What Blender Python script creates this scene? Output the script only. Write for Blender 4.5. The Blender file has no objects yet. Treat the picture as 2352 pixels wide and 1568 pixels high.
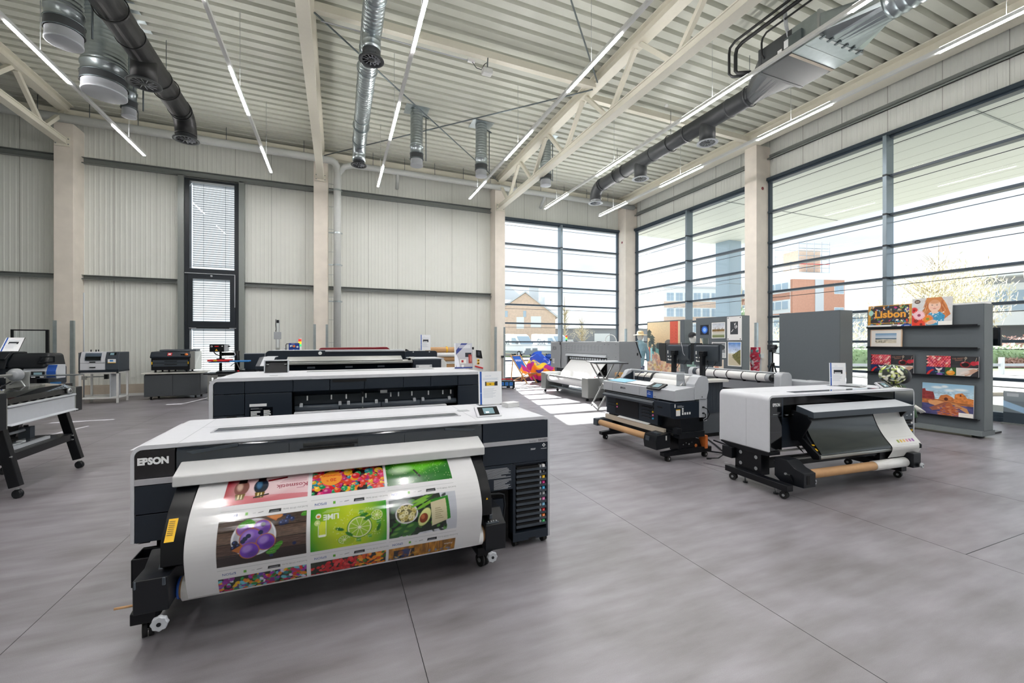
import bpy, math, random
import numpy as np
from mathutils import Vector, Matrix
random.seed(7); RNG = np.random.default_rng(7)
PI = math.pi
SC = bpy.context.scene
COL = SC.collection

# ---------------------------------------------------------------- camera, sky, sun, exposure
cam_d = bpy.data.cameras.new('camera'); cam_d.sensor_width = 36.0
cam_d.lens = 975.0 / 2352.0 * 36.0
cam_d.shift_y = 2.0 / 2352.0
cam_d.clip_start = 0.05; cam_d.clip_end = 1000
cam = bpy.data.objects.new('camera', cam_d); COL.objects.link(cam)
cam.location = (0, 0, 1.56)
cam.rotation_euler = (PI / 2, 0, -math.atan2(400, 975))
SC.camera = cam
SC.view_settings.view_transform = 'Standard'; SC.view_settings.look = 'None'
SC.view_settings.gamma = 1.0; SC.view_settings.use_curve_mapping = False
SC.view_settings.exposure = 0.2

world = bpy.data.worlds.new('sky'); SC.world = world; world.use_nodes = True
nt = world.node_tree; nt.nodes.clear()
n_out = nt.nodes.new('ShaderNodeOutputWorld'); n_bg = nt.nodes.new('ShaderNodeBackground')
n_tc = nt.nodes.new('ShaderNodeTexCoord'); n_map = nt.nodes.new('ShaderNodeMapping')
n_noise = nt.nodes.new('ShaderNodeTexNoise'); n_ramp = nt.nodes.new('ShaderNodeValToRGB')
n_map.inputs['Scale'].default_value = (1.6, 1.6, 5.0)
n_noise.inputs['Scale'].default_value = 1.7; n_noise.inputs['Detail'].default_value = 7.0
n_noise.inputs['Roughness'].default_value = 0.58
n_ramp.color_ramp.elements[0].position = 0.36; n_ramp.color_ramp.elements[0].color = (0.70, 0.78, 0.86, 1)
n_ramp.color_ramp.elements[1].position = 0.58; n_ramp.color_ramp.elements[1].color = (0.95, 0.98, 1.0, 1)
n_bg.inputs['Strength'].default_value = 1.3
nt.links.new(n_tc.outputs['Generated'], n_map.inputs['Vector']); nt.links.new(n_map.outputs['Vector'], n_noise.inputs['Vector'])
nt.links.new(n_noise.outputs['Fac'], n_ramp.inputs['Fac']); nt.links.new(n_ramp.outputs['Color'], n_bg.inputs['Color'])
nt.links.new(n_bg.outputs['Background'], n_out.inputs['Surface'])

sun_d = bpy.data.lights.new('sun', 'SUN'); sun_d.energy = 24.0; sun_d.angle = math.radians(0.6); sun_d.color = (1.0, 0.975, 0.93)
sun = bpy.data.objects.new('sun', sun_d); COL.objects.link(sun)
sun.rotation_euler = Vector((-2.1, -9.0, -6.5)).to_track_quat('-Z', 'Y').to_euler()
LED_STRENGTH = 124.0; ADDED_UPLIGHT_STRENGTH = 36.0

# ---------------------------------------------------------------- materials
def lin(c):
    if isinstance(c, str):
        c = tuple(int(c[i:i + 2], 16) / 255 for i in (0, 2, 4))
    return tuple((x / 12.92 if x <= 0.04045 else ((x + 0.055) / 1.055) ** 2.4) for x in c)
MATS = {}
def mat(name, col, rough=0.5, metal=0.0, var=0.04, scale=18.0, bump=0.0, bscale=200.0, spec=0.5, coat=0.0, emit=0.0, stretch=(1, 1, 1)):
    """Principled surface whose colour wanders a little with a noise, so that it is never dead flat."""
    m = bpy.data.materials.new(name); m.use_nodes = True; t = m.node_tree
    b = t.nodes['Principled BSDF']; c = lin(col)
    b.inputs['Roughness'].default_value = rough; b.inputs['Metallic'].default_value = metal
    b.inputs['Specular IOR Level'].default_value = spec; b.inputs['Coat Weight'].default_value = coat
    b.inputs['Coat Roughness'].default_value = 0.08
    tc = t.nodes.new('ShaderNodeTexCoord'); mp = t.nodes.new('ShaderNodeMapping'); no = t.nodes.new('ShaderNodeTexNoise'); mx = t.nodes.new('ShaderNodeMix')
    mp.inputs['Scale'].default_value = stretch
    no.inputs['Scale'].default_value = scale; no.inputs['Detail'].default_value = 4.0
    mx.data_type = 'RGBA'
    mx.inputs['A'].default_value = tuple(max(0, x * (1 - var)) for x in c) + (1,)
    mx.inputs['B'].default_value = tuple(min(1, x * (1 + var)) for x in c) + (1,)
    t.links.new(tc.outputs['Object'], mp.inputs['Vector']); t.links.new(mp.outputs['Vector'], no.inputs['Vector'])
    t.links.new(no.outputs['Fac'], mx.inputs['Factor']); t.links.new(mx.outputs['Result'], b.inputs['Base Color'])
    if bump:
        n2 = t.nodes.new('ShaderNodeTexNoise'); n2.inputs['Scale'].default_value = bscale
        bp = t.nodes.new('ShaderNodeBump'); bp.inputs['Strength'].default_value = bump; bp.inputs['Distance'].default_value = 0.002
        t.links.new(mp.outputs['Vector'], n2.inputs['Vector']); t.links.new(n2.outputs['Fac'], bp.inputs['Height']); t.links.new(bp.outputs['Normal'], b.inputs['Normal'])
    if emit:
        b.inputs['Emission Color'].default_value = c + (1,); b.inputs['Emission Strength'].default_value = emit
    MATS[name] = m
    return m
def glass_mat(name, tint=(0.93, 0.97, 0.96), rough=0.0, dark=1.0, ior=1.45):
    m = bpy.data.materials.new(name); m.use_nodes = True; t = m.node_tree; t.nodes.clear()
    o = t.nodes.new('ShaderNodeOutputMaterial'); tr = t.nodes.new('ShaderNodeBsdfTransparent'); gl = t.nodes.new('ShaderNodeBsdfGlossy')
    fr = t.nodes.new('ShaderNodeFresnel'); mi = t.nodes.new('ShaderNodeMixShader')
    tr.inputs['Color'].default_value = tuple(x * dark for x in tint) + (1,)
    gl.inputs['Roughness'].default_value = rough; gl.inputs['Color'].default_value = (1, 1, 1, 1); fr.inputs['IOR'].default_value = ior
    t.links.new(fr.outputs['Fac'], mi.inputs['Fac']); t.links.new(tr.outputs[0], mi.inputs[1]); t.links.new(gl.outputs[0], mi.inputs[2]); t.links.new(mi.outputs[0], o.inputs['Surface'])
    MATS[name] = m
    return m
def print_mat(name, rough, coat=0.0):
    m = bpy.data.materials.new(name); m.use_nodes = True; t = m.node_tree; b = t.nodes['Principled BSDF']
    a = t.nodes.new('ShaderNodeAttribute'); a.attribute_name = 'Col'
    b.inputs['Roughness'].default_value = rough; b.inputs['Coat Weight'].default_value = coat; b.inputs['Coat Roughness'].default_value = 0.06
    t.links.new(a.outputs['Color'], b.inputs['Base Color']); MATS[name] = m
    return m

mat('white_shell', 'ced0d6', 0.42, bump=0.03)
mat('white_hood', 'c8c9ca', 0.5)
mat('silver_edge', 'b9bac0', 0.32, metal=0.3)
mat('panel_dark', '1e2732', 0.4, spec=0.4, bump=0.04, bscale=500)
mat('panel_mid', '3a424b', 0.45)
mat('film', '0f1514', 0.2, coat=0.2)
mat('slat', '8d9094', 0.5)
mat('gloss_black', '08090c', 0.07, coat=0.6)
mat('black_metal', '0c0e12', 0.3, spec=0.3)
mat('black_plastic', '12151a', 0.36, spec=0.35)
mat('rubber', '0c0c0e', 0.6)
mat('tinted', '1c2430', 0.09, coat=0.8)
mat('void', '050506', 0.8)
mat('steel', 'b4b8ba', 0.28, metal=0.9)
mat('brushed', 'a9aba8', 0.38, metal=0.75, stretch=(1, 1, 30))
mat('galv', 'a7b0b3', 0.3, metal=0.9, var=0.18, scale=9)
mat('galv_dark', '6f787c', 0.36, metal=0.8, var=0.2, scale=9)
mat('duct_black', '17181a', 0.5, var=0.1)
mat('duct_grey', '3e4144', 0.45, var=0.1)
mat('beige_steel', 'dedacb', 0.42)
mat('deck', 'c4c6bb', 0.4, var=0.05, scale=4)
mat('clad', 'dcded8', 0.4, var=0.03, scale=3)
mat('clad_joint', '8f908a', 0.6)
mat('concrete', 'e0d8cd', 0.8, var=0.13, scale=3.2, bump=0.25, bscale=60)
mat('concrete_base', 'c0b5a6', 0.8, var=0.12, scale=5, bump=0.2, bscale=60)
mat('rail_grey', '8d9290', 0.4, metal=0.4)
mat('anthracite', '1d242c', 0.4)
mat('frame_blue', '34424e', 0.4)
mat('mullion_in', '7f8c94', 0.3, metal=0.5)
mat('white_paint', 'd9dad8', 0.5)
mat('pipe_grey', 'c3c6c4', 0.45)
mat('black_board', '17181b', 0.55)
mat('board_grey', '5f666b', 0.75, bump=0.06, bscale=400)
mat('board_edge', '767d80', 0.5)
mat('desk_grey', '474b50', 0.6)
mat('desk_top', 'd4d2cc', 0.45)
mat('machine_grey', '8b8e92', 0.5, bump=0.05)
mat('machine_grey_dark', '6a6d71', 0.5)
mat('pale_grey', 'b6bac0', 0.4)
mat('fabric_white', 'dcdcdc', 0.7)
mat('kraft', 'c39a6e', 0.65, var=0.07, scale=30)
mat('paper', 'e9e9e8', 0.5)
mat('wood', 'b98f5c', 0.55, var=0.18, scale=12, stretch=(1, 1, .15))
mat('light_wood', 'd9bf9f', 0.5, var=0.1, scale=14)
mat('red', 'd0222a', 0.4); mat('blue', '1f4fa3', 0.4); mat('yellow', 'f0bd18', 0.45); mat('maroon', '7d1b27', 0.28, coat=0.4)
mat('lightblue', '2f7fc4', 0.5); mat('orange', 'e9803c', 0.5); mat('green', '27a35a', 0.5); mat('magenta', 'd6177f', 0.45); mat('cyan', '2ea2d8', 0.45)
mat('ltmagenta', 'e67ab6', 0.45); mat('ltcyan', '86c5e6', 0.45); mat('inkgrey', '9da1a6', 0.45); mat('ink_green', '39b367', 0.45); mat('brand_blue', '1c3f94', 0.45)
mat('text_white', 'eef0f2', 0.45); mat('text_dark', '24272c', 0.5); mat('text_grey', 'a4a8ad', 0.5)
mat('screen', '6f8a92', 0.2, emit=0.25); mat('screen_dark', '0b0f14', 0.12, coat=0.5)
mat('lamp_red', 'e03325', 0.4, emit=0.9); mat('lamp_yellow', 'f3c21e', 0.4, emit=0.9); mat('lamp_green', '3fd27a', 0.4, emit=0.9)
mat('led', 'fffcfb', 0.4, emit=1.0); MATS['led'].node_tree.nodes['Principled BSDF'].inputs['Emission Strength'].default_value = LED_STRENGTH
mat('added_uplight', 'fffcf8', 0.4, emit=1.0); MATS['added_uplight'].node_tree.nodes['Principled BSDF'].inputs['Emission Strength'].default_value = ADDED_UPLIGHT_STRENGTH  # glow for the extra upward strips, added to lift the ceiling
mat('brick_pale', 'd3bba8', 0.85, var=0.2, scale=3); mat('brick_red', 'bf8f7a', 0.85, var=0.15, scale=3)
mat('roof_grey', 'c2c6ca', 0.8); mat('render_white', 'e2e6e6', 0.8); mat('ext_window', '9db0bf', 0.15, coat=0.3); mat('asphalt', '85847f', 0.9, var=0.1, scale=2)
mat('van_white', 'dfe2e5', 0.3); mat('van_dark', '7d858c', 0.5); mat('grass', 'a5bc74', 0.9, var=0.25, scale=5)
mat('leaf_gold', 'd6cdb0', 0.8, var=0.25, scale=2); mat('bark', 'b3a88f', 0.9); mat('leaf_green', '9db08f', 0.8, var=0.35, scale=2); mat('leaf_red', 'bf9a90', 0.8, var=0.3, scale=2); mat('leaf_dark', '4f6e55', 0.8, var=0.3, scale=2)
mat('soffit', 'd8dbd3', 0.5); mat('scaffold', '9aa6b0', 0.5); mat('skin', 'e3c4ae', 0.6); mat('mannequin', 'e4e3df', 0.5)
mat('denim', '7fa3b4', 0.8, var=0.12, scale=30); mat('straw', 'dcc59a', 0.8, var=0.12, scale=60)
glass_mat('glass', (0.92, 0.97, 1.0), ior=1.22); glass_mat('acrylic', (0.96, 0.98, 1.0)); glass_mat('smoke', (0.68, 0.73, 0.78)); glass_mat('smoke_dark', (0.2, 0.24, 0.28))
print_mat('print_gloss', 0.14, 0.35); print_mat('print_satin', 0.42); print_mat('cloth_print', 0.85)

def floor_material():
    m = bpy.data.materials.new('vinyl_floor'); m.use_nodes = True; t = m.node_tree; b = t.nodes['Principled BSDF']
    tc = t.nodes.new('ShaderNodeTexCoord')
    def noise(scale, detail, stretch):
        mp = t.nodes.new('ShaderNodeMapping'); mp.inputs['Scale'].default_value = stretch
        n = t.nodes.new('ShaderNodeTexNoise'); n.inputs['Scale'].default_value = scale; n.inputs['Detail'].default_value = detail
        t.links.new(tc.outputs['Object'], mp.inputs['Vector']); t.links.new(mp.outputs['Vector'], n.inputs['Vector']); return n
    a = noise(1.3, 6, (1, 1, 1)); s = noise(4.0, 5, (0.5, 2.2, 1)); g = noise(260, 2, (1, 1, 1))
    r = t.nodes.new('ShaderNodeValToRGB'); r.color_ramp.elements[0].position = 0.33; r.color_ramp.elements[1].position = 0.68
    r.color_ramp.elements[0].color = lin('696467') + (1,); r.color_ramp.elements[1].color = lin('96939a') + (1,)
    m1 = t.nodes.new('ShaderNodeMath'); m1.operation = 'ADD'; m2 = t.nodes.new('ShaderNodeMath'); m2.operation = 'MULTIPLY'; m2.inputs[1].default_value = 0.5
    t.links.new(a.outputs['Fac'], m1.inputs[0]); t.links.new(s.outputs['Fac'], m1.inputs[1]); t.links.new(m1.outputs[0], m2.inputs[0]); t.links.new(m2.outputs[0], r.inputs['Fac'])
    r2 = t.nodes.new('ShaderNodeValToRGB'); r2.color_ramp.elements[0].color = (.78, .78, .78, 1); r2.color_ramp.elements[1].color = (1.2, 1.2, 1.2, 1)
    t.links.new(g.outputs['Fac'], r2.inputs['Fac'])
    mx = t.nodes.new('ShaderNodeMix'); mx.data_type = 'RGBA'; mx.blend_type = 'MULTIPLY'; mx.inputs['Factor'].default_value = 1.0
    t.links.new(r.outputs['Color'], mx.inputs['A']); t.links.new(r2.outputs['Color'], mx.inputs['B']); t.links.new(mx.outputs['Result'], b.inputs['Base Color'])
    b.inputs['Roughness'].default_value = 0.36; b.inputs['Specular IOR Level'].default_value = 0.8
    bp = t.nodes.new('ShaderNodeBump'); bp.inputs['Strength'].default_value = 0.12; bp.inputs['Distance'].default_value = 0.002
    t.links.new(g.outputs['Fac'], bp.inputs['Height']); t.links.new(bp.outputs['Normal'], b.inputs['Normal'])
    MATS['vinyl_floor'] = m
floor_material()

# ---------------------------------------------------------------- objects and labels
def tag(o, label=None, cat=None, group=None, kind=None):
    if label: o['label'] = label
    if cat: o['category'] = cat
    if group: o['group'] = group
    if kind: o['kind'] = kind
    return o
def thing(name, label, cat, loc=(0, 0, 0), rot=0.0, group=None):
    o = bpy.data.objects.new(name, None); o.empty_display_size = 0.1; COL.objects.link(o)
    o.location = loc; o.rotation_euler = (0, 0, rot)
    return tag(o, label, cat, group)
def kids(o): return [c for c in list(bpy.data.objects) if c.parent == o]
def dup(root, loc, rot=None, label=None):
    def cp(o, par):
        c = o.copy(); COL.objects.link(c)
        if par is not None: c.parent = par
        for k in kids(o): cp(k, c)
        return c
    r = cp(root, None); r.location = loc
    if rot is not None: r.rotation_euler = (0, 0, rot)
    if label: r['label'] = label
    return r

_GL = {}
def glyphs(s, bold=0.0):
    k = (s, bold)
    if k in _GL: return _GL[k]
    cu = bpy.data.curves.new('tmp_text', 'FONT'); cu.body = s; cu.size = 1.0; cu.offset = bold; cu.resolution_u = 3
    ob = bpy.data.objects.new('tmp_text', cu); COL.objects.link(ob)
    dg = bpy.context.evaluated_depsgraph_get(); ev = ob.evaluated_get(dg); me = ev.to_mesh()
    vs = [(v.co.x, v.co.y) for v in me.vertices]; fs = [tuple(p.vertices) for p in me.polygons]
    ev.to_mesh_clear(); bpy.data.objects.remove(ob); bpy.data.curves.remove(cu)
    x0 = min(v[0] for v in vs); x1 = max(v[0] for v in vs); y0 = min(v[1] for v in vs); y1 = max(v[1] for v in vs)
    vs = [((x - (x0 + x1) / 2), (y - (y0 + y1) / 2)) for x, y in vs]
    _GL[k] = (vs, fs, x1 - x0, y1 - y0)
    return _GL[k]

class MB:
    """Collects shapes; build() links them as one mesh object."""
    def __init__(s, off=(0, 0, 0)):
        s.v = []; s.f = []; s.m = []; s.s = []; s.mats = []; s.o = Vector(off); s.X = None
    def mi(s, m):
        if m not in s.mats: s.mats.append(m)
        return s.mats.index(m)
    def add(s, vs, fs, m, smooth=False):
        b = len(s.v); i = s.mi(m)
        for p in vs:
            p = Vector(p) + s.o
            if s.X is not None: p = s.X @ p
            s.v.append(tuple(p))
        for f in fs: s.f.append(tuple(b + k for k in f)); s.m.append(i); s.s.append(smooth)
        return s
    def box(s, x0, x1, y0, y1, z0, z1, m):
        return s.add([(x0, y0, z0), (x1, y0, z0), (x1, y1, z0), (x0, y1, z0), (x0, y0, z1), (x1, y0, z1), (x1, y1, z1), (x0, y1, z1)],
                     [(0, 3, 2, 1), (4, 5, 6, 7), (0, 1, 5, 4), (1, 2, 6, 5), (2, 3, 7, 6), (3, 0, 4, 7)], m)
    def prism(s, pts, ax, a0, a1, m, smooth=False):
        """pts 2D polygon; ax 'x' -> (y,z), 'y' -> (x,z), 'z' -> (x,y)"""
        def P(p, a): return {'x': (a, p[0], p[1]), 'y': (p[0], a, p[1]), 'z': (p[0], p[1], a)}[ax]
        n = len(pts); vs = [P(p, a0) for p in pts] + [P(p, a1) for p in pts]
        ar = sum(pts[i][0] * pts[(i + 1) % n][1] - pts[(i + 1) % n][0] * pts[i][1] for i in range(n))
        flip = (ar > 0) == (ax != 'y'); flip = flip if a1 > a0 else not flip
        fs = [tuple(range(n)), tuple(range(2 * n - 1, n - 1, -1))]
        sd = [(i, n + i, n + (i + 1) % n, (i + 1) % n) for i in range(n)]
        if flip: fs = [tuple(reversed(f)) for f in fs]; sd = [tuple(reversed(f)) for f in sd]
        s.add(vs, fs, m)
        b = len(s.v) - 2 * n; i = s.mi(m)
        for f in sd: s.f.append(tuple(b + k for k in f)); s.m.append(i); s.s.append(smooth)
        return s
    def ring(s, outer, inner, ax, a0, a1, m, closed=True):
        """hollow extrusion between two outlines with the same number of points"""
        def P(p, a): return {'x': (a, p[0], p[1]), 'y': (p[0], a, p[1]), 'z': (p[0], p[1], a)}[ax]
        n = len(outer); vs = [P(p, a0) for p in outer] + [P(p, a0) for p in inner] + [P(p, a1) for p in outer] + [P(p, a1) for p in inner]
        fs = []
        for i in range(n if closed else n - 1):
            j = (i + 1) % n
            fs += [(i, j, n + j, n + i), (2 * n + i, 3 * n + i, 3 * n + j, 2 * n + j), (i, 2 * n + i, 2 * n + j, j), (n + i, n + j, 3 * n + j, 3 * n + i)]
        if not closed: fs += [(0, n, 3 * n, 2 * n), (n - 1, 3 * n - 1, 4 * n - 1, 2 * n - 1)][:1]; fs += [(n - 1, 3 * n - 1, 4 * n - 1, 2 * n - 1)]
        return s.add(vs, fs, m)
    def sweep(s, path, r, m, seg=12, caps=True, smooth=True, up=None):
        path = [Vector(p) for p in path]; n = len(path); rr = r if isinstance(r, (list, tuple)) else [r] * n
        vs = []; fs = []; prev = None
        for i, p in enumerate(path):
            d = (path[min(i + 1, n - 1)] - path[max(i - 1, 0)])
            d = d.normalized() if d.length > 1e-9 else Vector((0, 0, 1))
            if prev is None:
                a = Vector(up) if up else (Vector((0, 0, 1)) if abs(d.z) < 0.9 else Vector((1, 0, 0)))
                u = d.cross(a).normalized()
            else:
                u = prev - d * prev.dot(d)
                u = u.normalized() if u.length > 1e-6 else d.orthogonal().normalized()
            prev = u; w = d.cross(u)
            for k in range(seg):
                t = 2 * PI * k / seg
                vs.append(p + (u * math.cos(t) + w * math.sin(t)) * rr[i])
        for i in range(n - 1):
            for k in range(seg):
                k2 = (k + 1) % seg
                fs.append((i * seg + k, i * seg + k2, (i + 1) * seg + k2, (i + 1) * seg + k))
        s.add(vs, fs, m, smooth)
        if caps:
            b = len(s.v) - len(vs); i = s.mi(m)
            s.f.append(tuple(b + k for k in reversed(range(seg)))); s.m.append(i); s.s.append(False)
            s.f.append(tuple(b + (n - 1) * seg + k for k in range(seg))); s.m.append(i); s.s.append(False)
        return s
    def cyl(s, p0, p1, r, m, seg=16, r1=None, smooth=True): return s.sweep([p0, p1], [r, r if r1 is None else r1], m, seg, True, smooth)
    def bar(s, p0, p1, w, h, m, up=(0, 0, 1)):
        """rectangular bar between two points"""
        p0 = Vector(p0); p1 = Vector(p1); d = (p1 - p0).normalized(); a = Vector(up)
        if abs(d.dot(a)) > 0.98: a = Vector((1, 0, 0))
        u = d.cross(a).normalized(); v = u.cross(d)
        vs = [p + u * (sx * w / 2) + v * (sz * h / 2) for p in (p0, p1) for sx, sz in ((-1, -1), (1, -1), (1, 1), (-1, 1))]
        return s.add(vs, [(0, 1, 2, 3), (7, 6, 5, 4), (0, 4, 5, 1), (1, 5, 6, 2), (2, 6, 7, 3), (3, 7, 4, 0)], m)
    def quad(s, a, b, c, d, m): return s.add([a, b, c, d], [(0, 1, 2, 3)], m)
    def lathe(s, prof, c, m, ax='z', seg=20, smooth=True):
        """prof: (r, h) pairs along the axis"""
        vs = []; fs = []; n = len(prof); c = Vector(c)
        for r, h in prof:
            for k in range(seg):
                t = 2 * PI * k / seg; a, b = r * math.cos(t), r * math.sin(t)
                vs.append(c + Vector({'z': (a, b, h), 'y': (a, h, b), 'x': (h, a, b)}[ax]))
        for i in range(n - 1):
            for k in range(seg): fs.append((i * seg + k, i * seg + (k + 1) % seg, (i + 1) * seg + (k + 1) % seg, (i + 1) * seg + k))
        return s.add(vs, fs, m, smooth)
    def ball(s, c, r, m, seg=14, rings=9):
        rx, ry, rz = r if isinstance(r, (tuple, list)) else (r, r, r); vs = []; fs = []
        for i in range(rings + 1):
            t = PI * i / rings
            for k in range(seg):
                p = 2 * PI * k / seg; vs.append((c[0] + rx * math.sin(t) * math.cos(p), c[1] + ry * math.sin(t) * math.sin(p), c[2] - rz * math.cos(t)))
        for i in range(rings):
            for k in range(seg): fs.append((i * seg + k, i * seg + (k + 1) % seg, (i + 1) * seg + (k + 1) % seg, (i + 1) * seg + k))
        return s.add(vs, fs, m, True)
    def text(s, t, h, c, m, ux=(1, 0, 0), uy=(0, 0, 1), n=(0, -1, 0), bold=0.0, lift=0.0012, sx=1.0):
        """flat lettering: h = height of the text box, c = centre on the surface"""
        vs, fs, w, hh = glyphs(t, bold); k = h / hh; c = Vector(c) + Vector(n) * lift; ux = Vector(ux); uy = Vector(uy)
        P = [c + ux * (x * k * sx) + uy * (y * k) for x, y in vs]
        return s.add(P, fs, m)
    def build(s, name, parent=None, bev=0.0, seg=2, ang=35):
        me = bpy.data.meshes.new(name); me.from_pydata(s.v, [], s.f)
        for m in s.mats: me.materials.append(MATS[m])
        me.polygons.foreach_set('material_index', s.m); me.polygons.foreach_set('use_smooth', [bool(x) or bev > 0 for x in s.s]); me.update()
        o = bpy.data.objects.new(name, me); COL.objects.link(o)
        if parent is not None: o.parent = parent
        if bev:
            b = o.modifiers.new('edge', 'BEVEL'); b.width = bev; b.segments = seg; b.limit_method = 'ANGLE'; b.angle_limit = math.radians(ang); b.harden_normals = True
        return o

def rrect(x0, x1, z0, z1, r, seg=6, corners='1111'):
    """rounded rectangle, counter-clockwise from the lower left; corners: ll lr ur ul"""
    pts = []
    for k, (cx, cz, a0) in enumerate(((x0, z0, PI), (x1, z0, 1.5 * PI), (x1, z1, 0), (x0, z1, 0.5 * PI))):
        if corners[k] == '1':
            ox = cx + (r if cx == x0 else -r); oz = cz + (r if cz == z0 else -r)
            for i in range(seg + 1):
                t = a0 + (PI / 2) * i / seg; pts.append((ox + r * math.cos(t), oz + r * math.sin(t)))
        else: pts.append((cx, cz))
    return pts
def arch(x0, x1, z0, z1, r, t, seg=8):
    """outer and inner outline of an upside-down U with rounded shoulders and wall t (tx, tz)"""
    tx, tz = t
    def line(a0, a1, zz, rr):
        p = [(a0, z0)]
        for i in range(seg + 1):
            q = PI - (PI / 2) * i / seg; p.append((a0 + rr + rr * math.cos(q), zz - rr + rr * math.sin(q)))
        for i in range(seg + 1):
            q = PI / 2 - (PI / 2) * i / seg; p.append((a1 - rr + rr * math.cos(q), zz - rr + rr * math.sin(q)))
        return p + [(a1, z0)]
    return line(x0, x1, z1, r), line(x0 + tx, x1 - tx, z1 - tz, max(r - tz, 0.01))

# ---------------------------------------------------------------- painted prints (vertex colours on a fine grid)
class Art:
    def __init__(s, W, H, res, bg):
        s.W, s.H = W, H; s.w = max(2, int(W * res)); s.h = max(2, int(H * res)); s.k = res
        s.a = np.empty((s.h, s.w, 3)); s.a[:] = lin(bg)
        s.xs = (np.arange(s.w) + 0.5) / s.w * W; s.ys = (np.arange(s.h) + 0.5) / s.h * H   # y up
    def _bb(s, x0, x1, y0, y1):
        a = max(0, int(x0 / s.W * s.w) - 1); b = min(s.w, int(x1 / s.W * s.w) + 2); c = max(0, int(y0 / s.H * s.h) - 1); d = min(s.h, int(y1 / s.H * s.h) + 2)
        return (a, b, c, d) if a < b and c < d else None
    def _mix(s, bb, m, col):
        a, b, c, d = bb; t = s.a[c:d, a:b]; m = m[..., None]; s.a[c:d, a:b] = t * (1 - m) + np.array(lin(col)) * m
    def rect(s, x0, y0, x1, y1, col, al=1.0):
        bb = s._bb(x0, x1, y0, y1)
        if not bb: return s
        X = s.xs[bb[0]:bb[1]][None, :]; Y = s.ys[bb[2]:bb[3]][:, None]; p = s.k
        m = np.clip((X - x0) * p + .5, 0, 1) * np.clip((x1 - X) * p + .5, 0, 1) * np.clip((Y - y0) * p + .5, 0, 1) * np.clip((y1 - Y) * p + .5, 0, 1)
        s._mix(bb, m * al, col); return s
    def ell(s, cx, cy, rx, ry, col, rot=0.0, al=1.0, soft=0.0, clip=None):
        r = max(rx, ry) * 1.02 + soft; bb = s._bb(cx - r, cx + r, cy - r, cy + r)
        if not bb: return s
        X = s.xs[bb[0]:bb[1]][None, :] - cx; Y = s.ys[bb[2]:bb[3]][:, None] - cy; c, q = math.cos(rot), math.sin(rot)
        u = (X * c + Y * q) / rx; v = (-X * q + Y * c) / ry; d = np.sqrt(u * u + v * v)
        e = max(soft / min(rx, ry), 1.0 / (s.k * min(rx, ry)))
        m = np.clip((1 - d) / e + .5, 0, 1) * al
        if clip:
            XX = X + cx; YY = Y + cy; m = m * ((XX >= clip[0]) & (XX <= clip[2]) & (YY >= clip[1]) & (YY <= clip[3]))
        s._mix(bb, m, col); return s
    def poly(s, pts, col, al=1.0):
        x0 = min(p[0] for p in pts); x1 = max(p[0] for p in pts); y0 = min(p[1] for p in pts); y1 = max(p[1] for p in pts)
        bb = s._bb(x0, x1, y0, y1)
        if not bb: return s
        acc = 0
        for ox, oy in ((-.25, -.25), (.25, -.25), (-.25, .25), (.25, .25)):
            X = s.xs[bb[0]:bb[1]][None, :] + ox / s.k; Y = s.ys[bb[2]:bb[3]][:, None] + oy / s.k
            ins = np.zeros((bb[3] - bb[2], bb[1] - bb[0]), bool); n = len(pts)
            for i in range(n):
                (ax, ay), (bx, by) = pts[i], pts[(i + 1) % n]
                if ay == by: continue
                ins ^= ((ay > Y) != (by > Y)) & (X < (bx - ax) * (Y - ay) / (by - ay) + ax)
            acc = acc + ins
        s._mix(bb, acc / 4.0 * al, col); return s
    def line(s, x0, y0, x1, y1, w, col, al=1.0):
        d = math.hypot(x1 - x0, y1 - y0) or 1e-6; nx, ny = -(y1 - y0) / d * w / 2, (x1 - x0) / d * w / 2
        return s.poly([(x0 + nx, y0 + ny), (x1 + nx, y1 + ny), (x1 - nx, y1 - ny), (x0 - nx, y0 - ny)], col, al)
    def grad(s, x0, y0, x1, y1, c0, c1, ax='y'):
        bb = s._bb(x0, x1, y0, y1); X = s.xs[bb[0]:bb[1]][None, :]; Y = s.ys[bb[2]:bb[3]][:, None]
        t = np.clip(((Y - y0) / (y1 - y0) + 0 * X) if ax == 'y' else ((X - x0) / (x1 - x0) + 0 * Y), 0, 1)[..., None]
        m = ((X >= x0) & (X <= x1) & (Y >= y0) & (Y <= y1))[..., None]
        a, b, c, d = bb; col = np.array(lin(c0)) * (1 - t) + np.array(lin(c1)) * t
        s.a[c:d, a:b] = np.where(m, col, s.a[c:d, a:b]); return s
    def noise(s, x0, y0, x1, y1, amp, sx, sy):
        """value noise multiplied into a region: cells sx, sy"""
        bb = s._bb(x0, x1, y0, y1); a, b, c, d = bb; X = s.xs[a:b] / sx; Y = s.ys[c:d] / sy
        gx = X.astype(int); gy = Y.astype(int); g = RNG.random((gy.max() - gy.min() + 3, gx.max() - gx.min() + 3)); gx = gx - gx.min(); gy = gy - gy.min()
        fx = (X % 1)[None, :]; fy = (Y % 1)[:, None]; fx = fx * fx * (3 - 2 * fx); fy = fy * fy * (3 - 2 * fy)
        G = lambda i, j: g[np.ix_(gy + j, gx + i)]
        v = (G(0, 0) * (1 - fx) + G(1, 0) * fx) * (1 - fy) + (G(0, 1) * (1 - fx) + G(1, 1) * fx) * fy
        m = ((s.xs[a:b] >= x0) & (s.xs[a:b] <= x1))[None, :] & ((s.ys[c:d] >= y0) & (s.ys[c:d] <= y1))[:, None]
        f = np.where(m, 1 + amp * (v - .5) * 2, 1.0)[..., None]; s.a[c:d, a:b] = np.clip(s.a[c:d, a:b] * f, 0, 1); return s
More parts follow.
